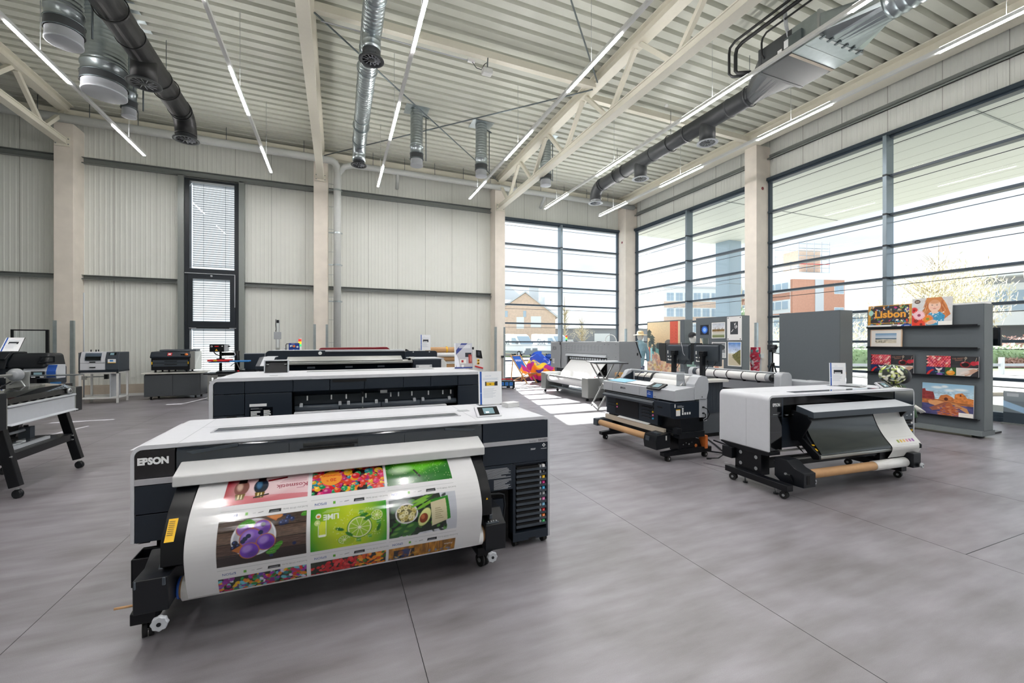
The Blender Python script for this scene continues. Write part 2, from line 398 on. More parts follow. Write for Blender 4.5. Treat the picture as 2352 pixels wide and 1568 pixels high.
    def text(s, t, cx, cy, h, col, rot=0.0, bold=0.0, al=1.0, sx=1.0):
        vs, fs, w, hh = glyphs(t, bold); k = h / hh; c, q = math.cos(rot), math.sin(rot)
        P = [(cx + (x * sx * c - y * q) * k, cy + (x * sx * q + y * c) * k) for x, y in vs]
        for f in fs: s.poly([P[i] for i in f], col, al)
        return s
    def build(s, name, S, parent=None, m='print_satin', box=None, boxmat='paper', smooth=False):
        """S(U,V) -> (x,y,z) arrays for U,V in 0..1; box = (w,h,t) adds the body of a flat board behind the print"""
        w, h = s.w, s.h; U, V = np.meshgrid(np.linspace(0, 1, w), np.linspace(0, 1, h))
        x, y, z = S(U, V); co = np.stack([x + 0 * U, y + 0 * U, z + 0 * U], -1).reshape(-1, 3)
        i = np.arange(h - 1)[:, None] * w + np.arange(w - 1)[None, :]; q = np.stack([i, i + 1, i + w + 1, i + w], -1).reshape(-1, 4)
        nv, nf = len(co), len(q); mi = np.zeros(nf, np.int32); colr = np.concatenate([s.a.reshape(-1, 3), np.ones((w * h, 1))], 1)
        if box:
            bw, bh, bt = box; e = 0.0006
            B = np.array([(-bw / 2, e, 0), (bw / 2, e, 0), (bw / 2, bt, 0), (-bw / 2, bt, 0), (-bw / 2, e, bh), (bw / 2, e, bh), (bw / 2, bt, bh), (-bw / 2, bt, bh)])
            F = np.array([(0, 3, 2, 1), (4, 5, 6, 7), (0, 1, 5, 4), (1, 2, 6, 5), (2, 3, 7, 6), (3, 0, 4, 7)]) + nv
            co = np.concatenate([co, B]); q = np.concatenate([q, F]); mi = np.concatenate([mi, np.ones(6, np.int32)]); colr = np.concatenate([colr, np.ones((8, 4))])
        me = bpy.data.meshes.new(name); me.vertices.add(len(co)); me.vertices.foreach_set('co', co.ravel().astype(np.float32))
        me.loops.add(len(q) * 4); me.loops.foreach_set('vertex_index', q.ravel().astype(np.int32))
        me.polygons.add(len(q)); me.polygons.foreach_set('loop_start', (np.arange(len(q)) * 4).astype(np.int32))
        me.materials.append(MATS[m]); me.materials.append(MATS[boxmat])
        me.update(calc_edges=True); me.polygons.foreach_set('material_index', mi); me.polygons.foreach_set('use_smooth', np.full(len(q), smooth))
        at = me.color_attributes.new('Col', 'FLOAT_COLOR', 'POINT'); at.data.foreach_set('color', colr.ravel().astype(np.float32)); me.update()
        o = bpy.data.objects.new(name, me); COL.objects.link(o)
        if parent is not None: o.parent = parent
        return o
def flat(w, h, z0=0.0): return lambda U, V: ((U - .5) * w, 0 * U, z0 + V * h)
def board_print(name, art, w, h, t, label, cat, loc, rot, tilt=0.0, m='print_satin', group=None, boxmat='paper'):
    o = art.build(name, flat(w, h), None, m, (w, h, t), boxmat)
    o.location = loc; o.rotation_euler = (tilt, 0, rot); return tag(o, label, cat, group)
# ================================================================= the hall
YB, XR, XL, YF = 15.75, 12.2, -12.5, -8.0          # back, right, left and front wall planes
def zc(x): return 7.98 - 0.012 * x                   # underside of the roof deck

def struct(o, kind='structure'): o['kind'] = kind; return o

fl = MB(); fl.box(XL - .3, XR + .25, YF - .3, YB + .3, -.12, 0, 'vinyl_floor')
for k in range(-6, 7):
    x = .385 + 1.945 * k; fl.box(x - .0016, x + .0016, YF, YB, -.001, .0006, 'black_metal')
fl.box(-1.56, .385, 6.05, 6.055, -.001, .0006, 'black_metal'); fl.box(2.33, 4.275, 5.2, 5.205, -.001, .0006, 'black_metal')
fl.box(4.275, 6.22, 1.62, 1.625, -.001, .0006, 'black_metal')
struct(fl.build('floor'))

def ribbed(mb, ax, u0, u1, z0, z1, plane, sgn, m='clad'):
    """ribbed metal wall sheet along axis ax from u0 to u1, ribs raised towards sgn"""
    P = 0.118; prof = ((0, 0), (.034, 0), (.042, .0055), (.074, .0055), (.082, 0))
    us = []
    k = math.floor(u0 / P)
    while k * P < u1:
        for a, h in prof:
            u = k * P + a
            if u0 < u < u1: us.append((u, h))
        k += 1
    us = [(u0, 0)] + us + [(u1, 0)]
    pt = (lambda u, h, z: (u, plane + sgn * h, z)) if ax == 'x' else (lambda u, h, z: (plane + sgn * h, u, z))
    z1f = z1 if callable(z1) else (lambda u: z1)
    vs = [pt(u, h, z0) for u, h in us] + [pt(u, h, z1f(u)) for u, h in us]; n = len(us)
    fs = [(i, i + 1, n + i + 1, n + i) if (sgn < 0) == (ax == 'x') else (i, n + i, n + i + 1, i + 1) for i in range(n - 1)]
    mb.add(vs, fs, m)
    j = math.ceil(u0)
    while j < u1:
        if j - u0 > .15 and u1 - j > .15:
            a, b = sorted((plane + sgn * .006, plane - sgn * .002))
            if ax == 'x': mb.box(j - .004, j + .004, a, b, z0, z1f(j), 'clad_joint')
            else: mb.box(a, b, j - .004, j + .004, z0, z1f(j), 'clad_joint')
        j += 1

# --- back wall
wb = MB()
for a, b in ((XL, -4.42), (-2.76, 5.6)):
    ribbed(wb, 'x', a, b, .34, 6.62, YB, -1)
    wb.box(a, b, YB - .03, YB + .12, 0, .34, 'concrete_base')
ribbed(wb, 'x', XL, 5.6, 6.62, zc, YB, -1)
ribbed(wb, 'x', 5.6, XR, 6.5, zc, YB, -1)
wb.box(XL, -4.42, YB + .02, YB + .2, 0, 8.2, 'clad'); wb.box(-2.76, 5.6, YB + .02, YB + .2, 0, 8.2, 'clad'); wb.box(-4.42, -2.76, YB + .02, YB + .2, 6.56, 8.2, 'clad')
wb.box(5.6, XR + .2, YB + .02, YB + .2, 6.52, 8.2, 'clad')
struct(wb.build('wall_back'))
bb = MB()
for a, b in ((XL, -4.42), (-2.76, 5.5)): bb.box(a, b, YB - .05, YB - .03, 0, .075, 'white_paint')
struct(bb.build('baseboard_back'))
n_trim = 0
def trim(mb, label=None, bev=0.0):
    global n_trim
    n_trim += 1; o = struct(mb.build('trim_%d' % n_trim, None, bev))
    if label: o['label'] = label
    return o
def girt_x(x0, x1, z, h=.15, m='rail_grey'):
    g = MB(); g.box(x0, x1, YB - .16, YB - .012, z - .012, z, m); g.box(x0, x1, YB - .16, YB - .012, z + h - .012, z + h, m)
    g.box(x0, x1, YB - .045, YB - .012, z, z + h, m); g.box(x0, x1, YB - .16, YB - .148, z - .03, z, m); trim(g)
for a, b in ((XL, -7.06), (-6.65, -.73), (-.28, 5.53)): girt_x(a, b, 6.62)
for a, b in ((XL, -7.06), (-6.65, -4.45), (-2.74, -.73), (-.28, 5.53)): girt_x(a, b, 3.36, .10)

# --- right wall, above and between the glazing
wr = MB()
ribbed(wr, 'y', YF, YB, 6.5, zc(XR), XR, -1)
wr.box(XR + .02, XR + .2, YF, YB + .2, 6.5, 8.2, 'clad')
struct(wr.build('wall_right'))
for y0, y1 in ((9.39, 15.2), (2.98, 8.98), (-3.4, 2.58)):
    g = MB(); g.box(XR - .15, XR - .012, y0, y1, 7.12, 7.135, 'rail_grey'); g.box(XR - .15, XR - .138, y0, y1, 7.09, 7.135, 'rail_grey'); g.box(XR - .05, XR - .012, y0, y1, 7.12, 7.26, 'rail_grey'); trim(g)
wl = MB(); ribbed(wl, 'y', YF, YB, 0, zc(XL), XL, 1); wl.box(XL - .2, XL - .02, YF, YB + .2, 0, 8.3, 'clad'); struct(wl.build('wall_left'))
wf = MB(); ribbed(wf, 'x', XL, XR, 0, zc, YF, 1); wf.box(XL, XR, YF - .2, YF - .02, 0, 8.3, 'clad'); struct(wf.build('wall_front'))

# --- roof deck: trapezoidal sheet, ribs along x
ce = MB(); P = .2855; prof = ((0, 0), (.155, 0), (.188, .12), (.232, .12), (.265, 0)); ys = []
k = math.floor(YF / P)
while k * P < YB:
    ys += [(k * P + a, h) for a, h in prof]; k += 1
n = len(ys); vs = [(XL, y, zc(XL) + h) for y, h in ys] + [(XR, y, zc(XR) + h) for y, h in ys]
ce.add(vs, [(i, n + i, n + i + 1, i + 1) for i in range(n - 1)], 'deck')
ce.box(XL - .2, XR + .2, YF - .2, YB + .2, 8.3, 8.4, 'deck'); struct(ce.build('ceiling'))

# --- concrete columns
def column(x0, x1, y0, y1, holes, label, ztop=7.55):
    m = MB(); m.box(x0, x1, y0, y1, 0, ztop, 'concrete')
    o = struct(m.build('column', None, .012, 1)); o['label'] = label
    for (ax, px, py, pz) in holes:
        h = MB(); d = 'x' if ax == 'x' else 'y'
        if ax == 'y': h.lathe([(.045, 0), (.05, -.012), (.02, -.006), (0.001, -.006)], (px, py, pz), 'maroon', 'y', 12)
        else: h.lathe([(.045, 0), (.05, -.012), (.02, -.006), (0.001, -.006)], (px, py, pz), 'maroon', 'x', 12)
        h.build('fixing_hole', o)
    for cx in (x0, x1):
        g = MB(); s = -1 if cx == x0 else 1
        g.box(min(cx, cx - s * .07), max(cx, cx - s * .07), y0 - .008, y0 - .001, .02, 2.15, 'galv'); g.box(min(cx + s * .001, cx + s * .008), max(cx + s * .001, cx + s * .008), y0 - .008, y0 + .07, .02, 2.15, 'galv')
        g.build('corner_guard', o)
    return o
column(-7.06, -6.65, 15.2, 15.75, [('y', -6.9, 15.2, 6.9)], 'concrete column on the back wall, at the left beside the standing glass panel', 7.5)
column(-.73, -.3, 15.2, 15.75, [], 'concrete column on the back wall beside the white rain pipe', 7.5)
column(5.54, 5.95, 15.2, 15.75, [], 'concrete column at the left edge of the glazed back wall', 7.5)
column(11.58, 12.18, 15.2, 15.75, [('x', 11.58, 15.45, 5.95)], 'concrete corner column between the two glazed walls', 7.45)
column(11.6, 12.2, 8.98, 9.39, [('y', 11.85, 8.98, 6.2)], 'concrete column in the middle of the glazed right wall', 7.5)
column(11.6, 12.2, 2.58, 2.98, [], 'concrete column of the right wall nearest to the front', 7.5)

# --- glazing
ZT = (.13, .83, 1.58, 2.33, 3.08, 3.84, 4.58, 5.5, 6.44)
def glazing(n, ax, u0, u1, plane, inward, mulls, label):
    """curtain-wall bay: frame + transoms (one mesh), deep mullions, one glass mesh; inward = sign towards the room"""
    o = MB()
    def bx(mb, a, b, d0, d1, z0, z1, m):
        p, q = sorted((plane + inward * d0, plane + inward * d1))
        if ax == 'x': mb.box(a, b, p, q, z0, z1, m)
        else: mb.box(p, q, a, b, z0, z1, m)
    for z in ZT:
        h = .05 if z in (ZT[0], ZT[-1]) else .03
        bx(o, u0, u1, -.10, .10, z - h, z + h, 'frame_blue')
        if z not in (ZT[0],): bx(o, u0, u1, -.10, -.085, z - .165, z - .15, 'anthracite')
    bx(o, u0, u1, -.05, .16, 6.44, 6.53, 'frame_blue'); bx(o, u0, u1, -.06, .12, -.0, .09, 'frame_blue')
    for u in (u0, u1 - .06): bx(o, u, u + .06, -.05, .075, .1, 6.44, 'frame_blue')
    w = struct(o.build('window_%d' % n, None, .004, 1)); w['label'] = label
    for u in mulls:
        m = MB(); bx(m, u - .04, u + .04, -.05, .24, .09, 6.44, 'mullion_in')
        for z in ZT[1:-1]: bx(m, u - .042, u + .042, .05, .244, z - .025, z + .025, 'anthracite')
        m.build('mullion', w, .004, 1)
    g = MB()
    us = [u0] + list(mulls) + [u1]
    for a, b in zip(us[:-1], us[1:]):
        for z0, z1 in zip(ZT[:-1], ZT[1:]):
            if ax == 'x': g.quad((a, plane, z0), (b, plane, z0), (b, plane, z1), (a, plane, z1), 'glass')
            else: g.quad((plane, a, z0), (plane, b, z0), (plane, b, z1), (plane, a, z1), 'glass')
    g.build('glass', w)
    return w
glazing(1, 'x', 5.95, 11.58, YB + .03, -1, [8.62], 'glazed bay of the back wall looking on to the brick house and white vans')
glazing(2, 'y', 9.39, 15.2, XR - .03, -1, [12.1], 'glazed bay of the right wall nearest the corner')
glazing(3, 'y', 2.98, 8.98, XR - .03, -1, [5.93], 'large glazed bay of the right wall behind the poster stand')
glazing(4, 'y', -3.4, 2.58, XR - .03, -1, [-.4], 'glazed bay of the right wall beside the viewer')
glazing(5, 'y', -7.9, -3.8, XR - .03, -1, [], 'last glazed bay of the right wall')

# --- tall black window with outside blinds in the back wall
f = MB(); X0, X1 = -4.3, -2.88
f.ring([(X0, 0), (X1, 0), (X1, 6.56), (X0, 6.56)], [(X0 + .13, .16), (X1 - .13, .16), (X1 - .13, 6.48), (X0 + .13, 6.48)], 'y', YB - .1, YB + .12, 'anthracite')
f.box(X0 + .12, X1 - .12, YB - .1, YB + .12, 3.52, 3.82, 'anthracite'); f.box(X0 + .12, X1 - .12, YB - .1, YB + .12, 1.98, 2.16, 'anthracite')
w6 = struct(f.build('window_6', None, .006, 1)); w6['label'] = 'tall narrow black window with outside blinds in the back wall'
s = MB(); s.ring([(X0 + .1, 2.02), (X1 - .1, 2.02), (X1 - .1, 3.64), (X0 + .1, 3.64)], [(X0 + .22, 2.2), (X1 - .24, 2.2), (X1 - .24, 3.5), (X0 + .22, 3.5)], 'y', YB - .14, YB - .1, 'anthracite'); s.build('sash', w6, .006, 1)
h = MB(); h.box(X0 + .02, X1 - .1, YB - .155, YB - .14, 3.655, 3.675, 'pale_grey'); h.box(X1 - .115, X1 - .095, YB - .155, YB - .14, 2.65, 3.66, 'pale_grey'); h.lathe([(.03, 0), (.03, -.03), (0.001, -.03)], (-3.6, YB - .14, 3.6), 'pale_grey', 'y', 12)
h.box(X0 + .12, X0 + .3, YB - .12, YB - .1, 1.99, 2.01, 'pale_grey'); h.box(X1 - .26, X1 - .08, YB - .12, YB - .1, 1.99, 2.01, 'pale_grey'); h.build('handle_rod', w6)
g = MB()
for z0, z1 in ((.16, 1.98), (2.16, 3.52), (3.82, 6.48)): g.quad((X0 + .13, YB + .02, z0), (X1 - .13, YB + .02, z0), (X1 - .13, YB + .02, z1), (X0 + .13, YB + .02, z1), 'glass')
g.build('glass', w6)
for u0, u1 in ((-4.45, -4.3), (-2.88, -2.73)):
    m = MB(); m.box(u0, u1, YB - .16, YB + .02, 0, 6.62, 'rail_grey'); trim(m)
def blind(z0, z1, name, pitch=.07, tilt=-.36):
    b = MB(); z = z1 - .06; yc = YB + .23
    while z > z0 + .05:
        c, sn = math.cos(tilt) * .04, math.sin(tilt) * .04
        b.bar((X0 + .13, yc, z), (X1 - .13, yc, z), .08, .0025, 'slat', up=(0, -math.sin(tilt), math.cos(tilt))); z -= pitch
    r = thing('venetian_blind', name, 'blind', (0, 0, 0), 0, 'outside blinds of the tall black window')
    b.build('slats', r)
    q = MB(); q.box(X0 + .12, X1 - .12, yc - .045, yc + .045, z1 - .05, z1, 'pale_grey'); q.build('head_rail', r)
    q = MB(); q.box(X0 + .13, X1 - .13, yc - .04, yc + .04, z0, z0 + .03, 'pale_grey'); q.build('bottom_rail', r)
    q = MB()
    for x in (X0 + .42, X1 - .42): q.cyl((x, yc - .045, z0), (x, yc - .045, z1), .004, 'black_plastic', 6)
    for x in (X0 + .15, X1 - .15): q.cyl((x, yc, z0 - .02), (x, yc, z1), .006, 'pale_grey', 6)
    q.build('cords', r); return r
blind(3.92, 6.5, 'uppermost and longest of the three blinds in the tall black window')
blind(2.2, 3.54, 'middle blind of the tall black window, behind the opening sash')
blind(.14, 1.98, 'lowest blind of the tall black window, behind the heat press')

# --- outside: canopy, ground, road
m = MB(); m.box(XR + .2, 18.8, YF - 2, 15.95, 6.5, 6.85, 'soffit')
for x in np.arange(12.9, 18.7, .62): m.box(x, x + .006, YF - 2, 15.9, 6.498, 6.502, 'clad_joint')
m.box(12.45, 18.75, 10.9, 10.94, 6.488, 6.5, 'rail_grey'); m.box(12.45, 18.75, 4.6, 4.64, 6.488, 6.5, 'rail_grey')
o = struct(m.build('canopy')); o['label'] = 'white soffit of the entrance canopy outside the right wall'
m = MB(); m.box(17.45, 18.25, 14.95, 15.75, -.1, 6.5, 'anthracite'); m.box(17.43, 18.27, 14.93, 15.77, -.1, .1, 'rail_grey')
for z in (4.4, 2.6, .9): m.box(17.44, 18.26, 14.94, 15.76, z, z + .012, 'rail_grey')
for o_ in (m,):
    o = struct(o_.build('canopy_pillar', None, .02, 1)); o['label'] = 'dark clad pillar carrying the corner of the canopy'
    o.data.materials[0] = MATS['ext_window']
m = MB(); m.box(-140, 220, -120, 220, -.37, -.15, 'asphalt'); o = struct(m.build('ground_outside')); o['label'] = 'pale paving outside'
# ================================================================= roof steel
def truss(xc, y0, y1, nodes, zb, label):
    r = thing('roof_truss', label, 'roof truss', (xc, y1, zb), 0, 'roof trusses'); r['kind'] = 'structure'
    off = (-xc, -y1, -zb); zt = zc(xc)
    m = MB(off); m.box(xc - .1, xc + .1, y0, y1 + .02, zb, zb + .03, 'beige_steel'); m.box(xc - .1, xc + .1, y0, y1 + .02, zb + .13, zb + .16, 'beige_steel'); m.box(xc - .085, xc + .085, y0, y1, zb + .03, zb + .13, 'beige_steel'); m.build('bottom_chord', r, .004, 1)
    m = MB(off); m.box(xc - .12, xc + .12, y0, y1 + .25, zt - .03, zt - .004, 'beige_steel'); m.box(xc - .12, xc + .12, y0, y1 + .25, zt - .25, zt - .225, 'beige_steel'); m.box(xc - .03, xc + .03, y0, y1 + .25, zt - .23, zt - .03, 'beige_steel'); m.build('top_chord', r)
    d = 2.06
    for yb in nodes:
        for s in (-1, 1):
            m = MB(off); m.bar((xc, yb + s * .08, zb + .14), (xc, yb + s * (d / 2 - .08), zt - .24), .09, .09, 'beige_steel', up=(1, 0, 0)); m.build('web_member', r)
    m = MB(off); m.box(xc - .16, xc + .16, y1 - .06, y1 - .04, zb - .06, zb + .2, 'beige_steel')
    for a in (-.13, .13):
        for b in (.0, .14): m.cyl((xc + a, y1 - .065, zb + b), (xc + a, y1 - .05, zb + b), .018, 'rail_grey', 8)
    m.build('end_plate', r)
    return r
NOD = [14.33 - 2.06 * k for k in range(11)]
truss(5.74, YF, 15.2, NOD, 6.64, 'cream steel roof truss above the grey printer, the right one')
truss(-.52, YF, 15.2, NOD, 6.86, 'cream steel roof truss over the column with the white rain pipe')
truss(-6.86, YF, 15.2, NOD, 6.9, 'cream steel roof truss at the far left above the glass panel')
def beam(label, p0, p1, w, h, m='beige_steel'):
    b = MB(); b.bar(p0, p1, w, h, m); trim(b, label)
b = MB(); b.box(11.35, 11.75, YF, YB, zc(11.6) - .035, zc(11.6) - .005, 'beige_steel'); b.box(11.35, 11.75, YF, YB, zc(11.6) - .36, zc(11.6) - .33, 'beige_steel'); b.box(11.52, 11.58, YF, YB, zc(11.6) - .34, zc(11.6) - .03, 'beige_steel'); trim(b, 'cream eaves beam along the right wall')
beam('cream eaves tube along the back wall', (XL, 15.35, 7.83), (XR, 15.35, 7.62), .22, .2)
beam('cream tie tube between the two right trusses', (-.4, 8.6, 7.72), (5.65, 8.6, 7.66), .13, .15)
beam('cream tie tube between the right truss and the eaves beam', (5.85, 9.15, 7.72), (11.4, 9.15, 7.66), .13, .15)
for i, (a, b) in enumerate((((-.4, 8.6, 7.62), (5.6, 15.0, 7.62)), ((-.4, 14.9, 7.56), (5.6, 8.6, 7.56)), ((5.6, 8.4, 7.62), (-.4, 2.2, 7.62)))):
    m = MB(); m.cyl(a, b, .017, 'galv_dark', 8)
    tag(m.build('bracing_rod'), ('thin steel bracing rod running from the left truss back to the right column', 'dark steel bracing rod crossing from the back left to the middle of the right truss', 'thin bracing rod over the front bay, ending at the right truss')[i], 'bracing rod', 'roof bracing rods')

# ================================================================= LED light lines
LEDX = (-4.67, -1.77, 1.16, 4.14, 7.0, 9.35); ZL = 6.42
LNAMES = ('far left', 'second from the left', 'third from the left, beside the galvanised duct', 'fourth from the left, in front of the right truss', 'fifth from the left, beside the black duct', 'rightmost, along the glazed wall')
first = None
for i, x in enumerate(LEDX):
    r = thing('light_line', 'slim suspended LED light line, ' + LNAMES[i], 'ceiling light', (x, 0, ZL), 0, 'suspended LED light lines')
    off = (-x, 0, -ZL)
    m = MB(off); m.box(x - .03, x + .03, YF + .5, 13.92, ZL + .012, ZL + .075, 'white_paint'); m.build('rail', r)
    y = 13.9; k = 0
    while y > YF + 2.2:
        if k % 2 == 0:
            m = MB(off); m.box(x - .026, x + .026, y - 1.68, y - .02, ZL, ZL + .0115, 'led'); m.build('light_module', r); m = MB(off); m.box(x - .024, x + .024, y - 1.66, y - .04, ZL + .0755, ZL + .08, 'added_uplight'); m.build('added_uplight_strip', r)  # upward strip on the rail top is an added fill for ceiling and upper walls
        y -= 1.666; k += 1
    for y in (13.0, 9.7, 6.4, 3.1, -.2):
        m = MB(off); m.cyl((x, y, ZL + .07), (x, y, zc(x)), .004, 'steel', 6); m.build('suspension_wire', r)

# ================================================================= air ducts
def spiral(path0, path1, r, step=.09, dr=.006):
    a, b = Vector(path0), Vector(path1); L = (b - a).length; n = int(L / step); pts = []; rs = []
    for i in range(n + 1):
        for t, q in ((0, 0), (.30, 0), (.42, dr), (.5, dr), (.62, 0)):
            u = (i + t) * step
            if u < L: pts.append(a + (b - a) * (u / L)); rs.append(r + q)
    return pts + [b], rs + [r]
def elbow(c, r, a0, a1, n=9):
    """bend in the y-z plane about c, angle from +y"""
    return [(c[0], c[1] + r * math.cos(a0 + (a1 - a0) * i / n), c[2] + r * math.sin(a0 + (a1 - a0) * i / n)) for i in range(n + 1)]
def diffuser(parent, off, c, r, m, dark='duct_grey'):
    o = MB(off); x, y, z = c
    o.lathe([(r * .97, .10), (r * 1.0, .012), (r * 1.34, .004), (r * 1.36, -.008), (r * 1.3, -.014), (r * .98, -.006), (r * .96, .08)], c, m, 'z', 28)
    d = o.build('diffuser', parent)
    v = MB(off); v.lathe([(r * .34, .03), (r * .34, -.006), (r * .26, -.012), (.001, -.012)], c, dark, 'z', 20)
    for k in range(12):
        t = 2 * PI * k / 12; ct, st = math.cos(t), math.sin(t)
        v.bar((x + ct * r * .32, y + st * r * .32, z + .01), (x + ct * r * .97, y + st * r * .97, z + .01), .05 * r / .2, .006, 'pale_grey', up=(-st * .6, ct * .6, .8))
    v.lathe([(r * .64, -.004), (r * .66, .02), (r * .62, .02), (r * .64, -.004)], c, m, 'z', 28)
    v.build('vanes', d)
    q = MB(off); q.lathe([(r * .95, .16), (.001, .16)], c, 'void', 'z', 24); q.build('throat', d)
ZD = 6.98
def duct(x, r, yend, branches, mat_, label, dif_m, y_start=YF + .5, spiralled=False, split=None):
    t = thing('air_duct', label, 'air duct', (x, yend, ZD), 0, 'overhead air ducts'); off = (-x, -yend, -ZD)
    m = MB(off); R = r * 1.75; yb = yend - R
    if spiralled: p, q = spiral((x, y_start, ZD), (x, yb, ZD), r); m.sweep(p, q, mat_, 24)
    else:
        m.cyl((x, y_start, ZD), (x, yb, ZD), r, mat_, 28)
    m.sweep(elbow((x, yb, ZD - R), R, PI / 2, 0) + [(x, yend, 6.56)], r, mat_, 28); m.build('main_duct', t)
    for y in [yb, yb - .12] + [yb - 1.3 * k for k in range(1, 8)]:
        if y > y_start + .1: b = MB(off); b.cyl((x, y - .018, ZD), (x, y + .018, ZD), r + .012, mat_, 28); b.build('joint_ring', t)
    diffuser(t, off, (x, yend, 6.46), r * .92, dif_m[0])
    for y in branches:
        s = MB(off)
        if spiralled: p, q = spiral((x, y, ZD), (x, y, 6.62), r * .9); s.sweep(p, q, mat_, 24); s.cyl((x, y, 6.62), (x, y, 6.48), r * .9, 'duct_grey', 24)
        else: s.cyl((x, y, ZD), (x, y, 6.46), r * .92, mat_, 24)
        s.build('branch', t); diffuser(t, off, (x, y, 6.46), r * .92, dif_m[1])
    for y in np.arange(yb - .9, max(y_start, 0), -2.4): h = MB(off); h.ring([(x + (r + .03) * math.cos(a), ZD + (r + .03) * math.sin(a)) for a in np.linspace(0, 2 * PI, 25)[:-1]], [(x + (r + .012) * math.cos(a), ZD + (r + .012) * math.sin(a)) for a in np.linspace(0, 2 * PI, 25)[:-1]], 'y', y - .015, y + .015, mat_); h.cyl((x, y, ZD + r), (x, y, zc(x) + .0), .006, 'galv_dark', 6); h.build('hanger', t)
    return t
duct(-3.4, .22, 12.5, [10.1], 'duct_black', 'thick black air duct at the left, bent down at its end', ('duct_grey', 'duct_grey'))
duct(.54, .17, 12.47, [7.75], 'galv', 'galvanised spiral air duct in the middle of the ceiling', ('duct_grey', 'duct_grey'), spiralled=True)
t = duct(8.4, .2, 12.72, [10.32, 7.83], 'duct_grey', 'grey air duct at the right, fed by the fan unit box', ('pale_grey', 'pale_grey'), y_start=6.61)
# fan-coil unit feeding the right duct
r = thing('fan_unit', 'galvanised fan unit box in the right air duct', 'fan unit', (8.2, 5.2, 6.75)); off = (-8.2, -5.2, -6.75)
x0, x1, zb, zt = 7.55, 8.75, 6.76, 7.2
m = MB(off); m.box(x0, x1, 4.7, 5.15, zb, zt, 'galv'); m.box(x0 + .02, x1 - .02, 4.92, 4.93, zb - .004, zb, 'steel'); m.build('casing', r, .006, 1)
m = MB(off); m.box(x0, x1, 5.15, 5.75, zb - .005, zt, 'duct_grey'); m.box(x0, x1, 5.15, 5.21, zb - .012, zb - .004, 'concrete_base'); m.build('insulated_section', r, .006, 1)
def loft(mb, rect4, c, rad, y0, y1, mt, n=24):
    """square to round transition"""
    vs = []; (a0, a1, b0, b1) = rect4; cx, cz = (a0 + a1) / 2, (b0 + b1) / 2
    for k in range(n):
        t = 2 * PI * k / n; dx, dz = math.cos(t), math.sin(t); q = min((a1 - a0) / 2 / max(abs(dx), 1e-6), (b1 - b0) / 2 / max(abs(dz), 1e-6)); vs.append((cx + dx * q, y0, cz + dz * q))
    for k in range(n):
        t = 2 * PI * k / n; vs.append((c[0] + rad * math.cos(t), y1, c[1] + rad * math.sin(t)))
    s_ = 1 if y1 > y0 else -1
    fs = [(k, (k + 1) % n, n + (k + 1) % n, n + k) if s_ > 0 else (k, n + k, n + (k + 1) % n, (k + 1) % n) for k in range(n)]
    mb.add(vs, fs, mt)
m = MB(off); loft(m, (x0, x1, zb, zt), (8.4, ZD), .2, 5.75, 6.6, 'duct_grey'); m.box(x0 - .01, x1 + .01, 5.74, 5.8, zb - .01, zt + .01, 'duct_grey'); m.build('outlet_hood', r)
m = MB(off); loft(m, (x0, x1, zb, zt), (8.2, 7.02), .27, 4.7, 4.0, 'galv'); m.box(x0 - .01, x1 + .01, 4.67, 4.71, zb - .01, zt + .01, 'steel')
for k in range(6): m.box(x0 + .06 + k * .2, x0 + .1 + k * .2, 4.62, 4.72, zb - .02, zb, 'galv_dark')
m.build('inlet_hood', r)
m = MB(off); m.box(x0 - .05, x0, 4.95, 5.25, zb + .04, zb + .3, 'galv_dark'); m.box(x0 - .055, x0 - .05, 5.3, 5.38, zb + .05, zb + .16, 'paper'); m.box(x0 - .055, x0 - .05, 5.18, 5.26, zb + .12, zb + .26, 'text_white'); m.build('terminal_box', r)
p, q = spiral((8.2, 4.0, 7.02), (8.2, -3, 7.02), .27, .11, .008); m = MB(); m.sweep(p, q, 'galv', 28)
tag(m.build('supply_duct'), 'wide shiny galvanised duct behind the fan unit box', 'air duct')
m = MB(off)
m.sweep([(7.35, 1.0, 7.45), (7.35, 6.0, 7.45), (7.35, 6.12, 7.4), (7.35, 6.15, 7.3), (7.35, 6.15, 6.98), (7.38, 6.13, 6.93), (7.56, 5.98, 6.9)], .035, 'duct_black', 12)
m.sweep([(7.28, 1.0, 7.52), (7.28, 6.1, 7.52), (7.28, 6.22, 7.46), (7.28, 6.24, 7.35), (7.28, 6.24, 6.95), (7.34, 6.22, 6.9), (7.56, 6.05, 6.88)], .025, 'duct_black', 12)
m.sweep([(7.5, 1.0, 7.42), (7.5, 5.6, 7.42), (7.5, 5.68, 7.36), (7.5, 5.7, 7.28), (7.5, 5.7, 7.05), (7.56, 5.68, 6.98)], .018, 'duct_black', 10)
m.build('coolant_pipe', r)
m = MB(off)
for k in range(4): m.sweep([(7.56 + .03 * k, 5.2, 6.95), (7.5 + .03 * k, 5.25, 7.3), (7.46 + .03 * k, 5.25, 7.6), (7.46 + .03 * k, 5.2, zc(7.5))], .008, 'pale_grey', 6)
m.build('conduit', r)

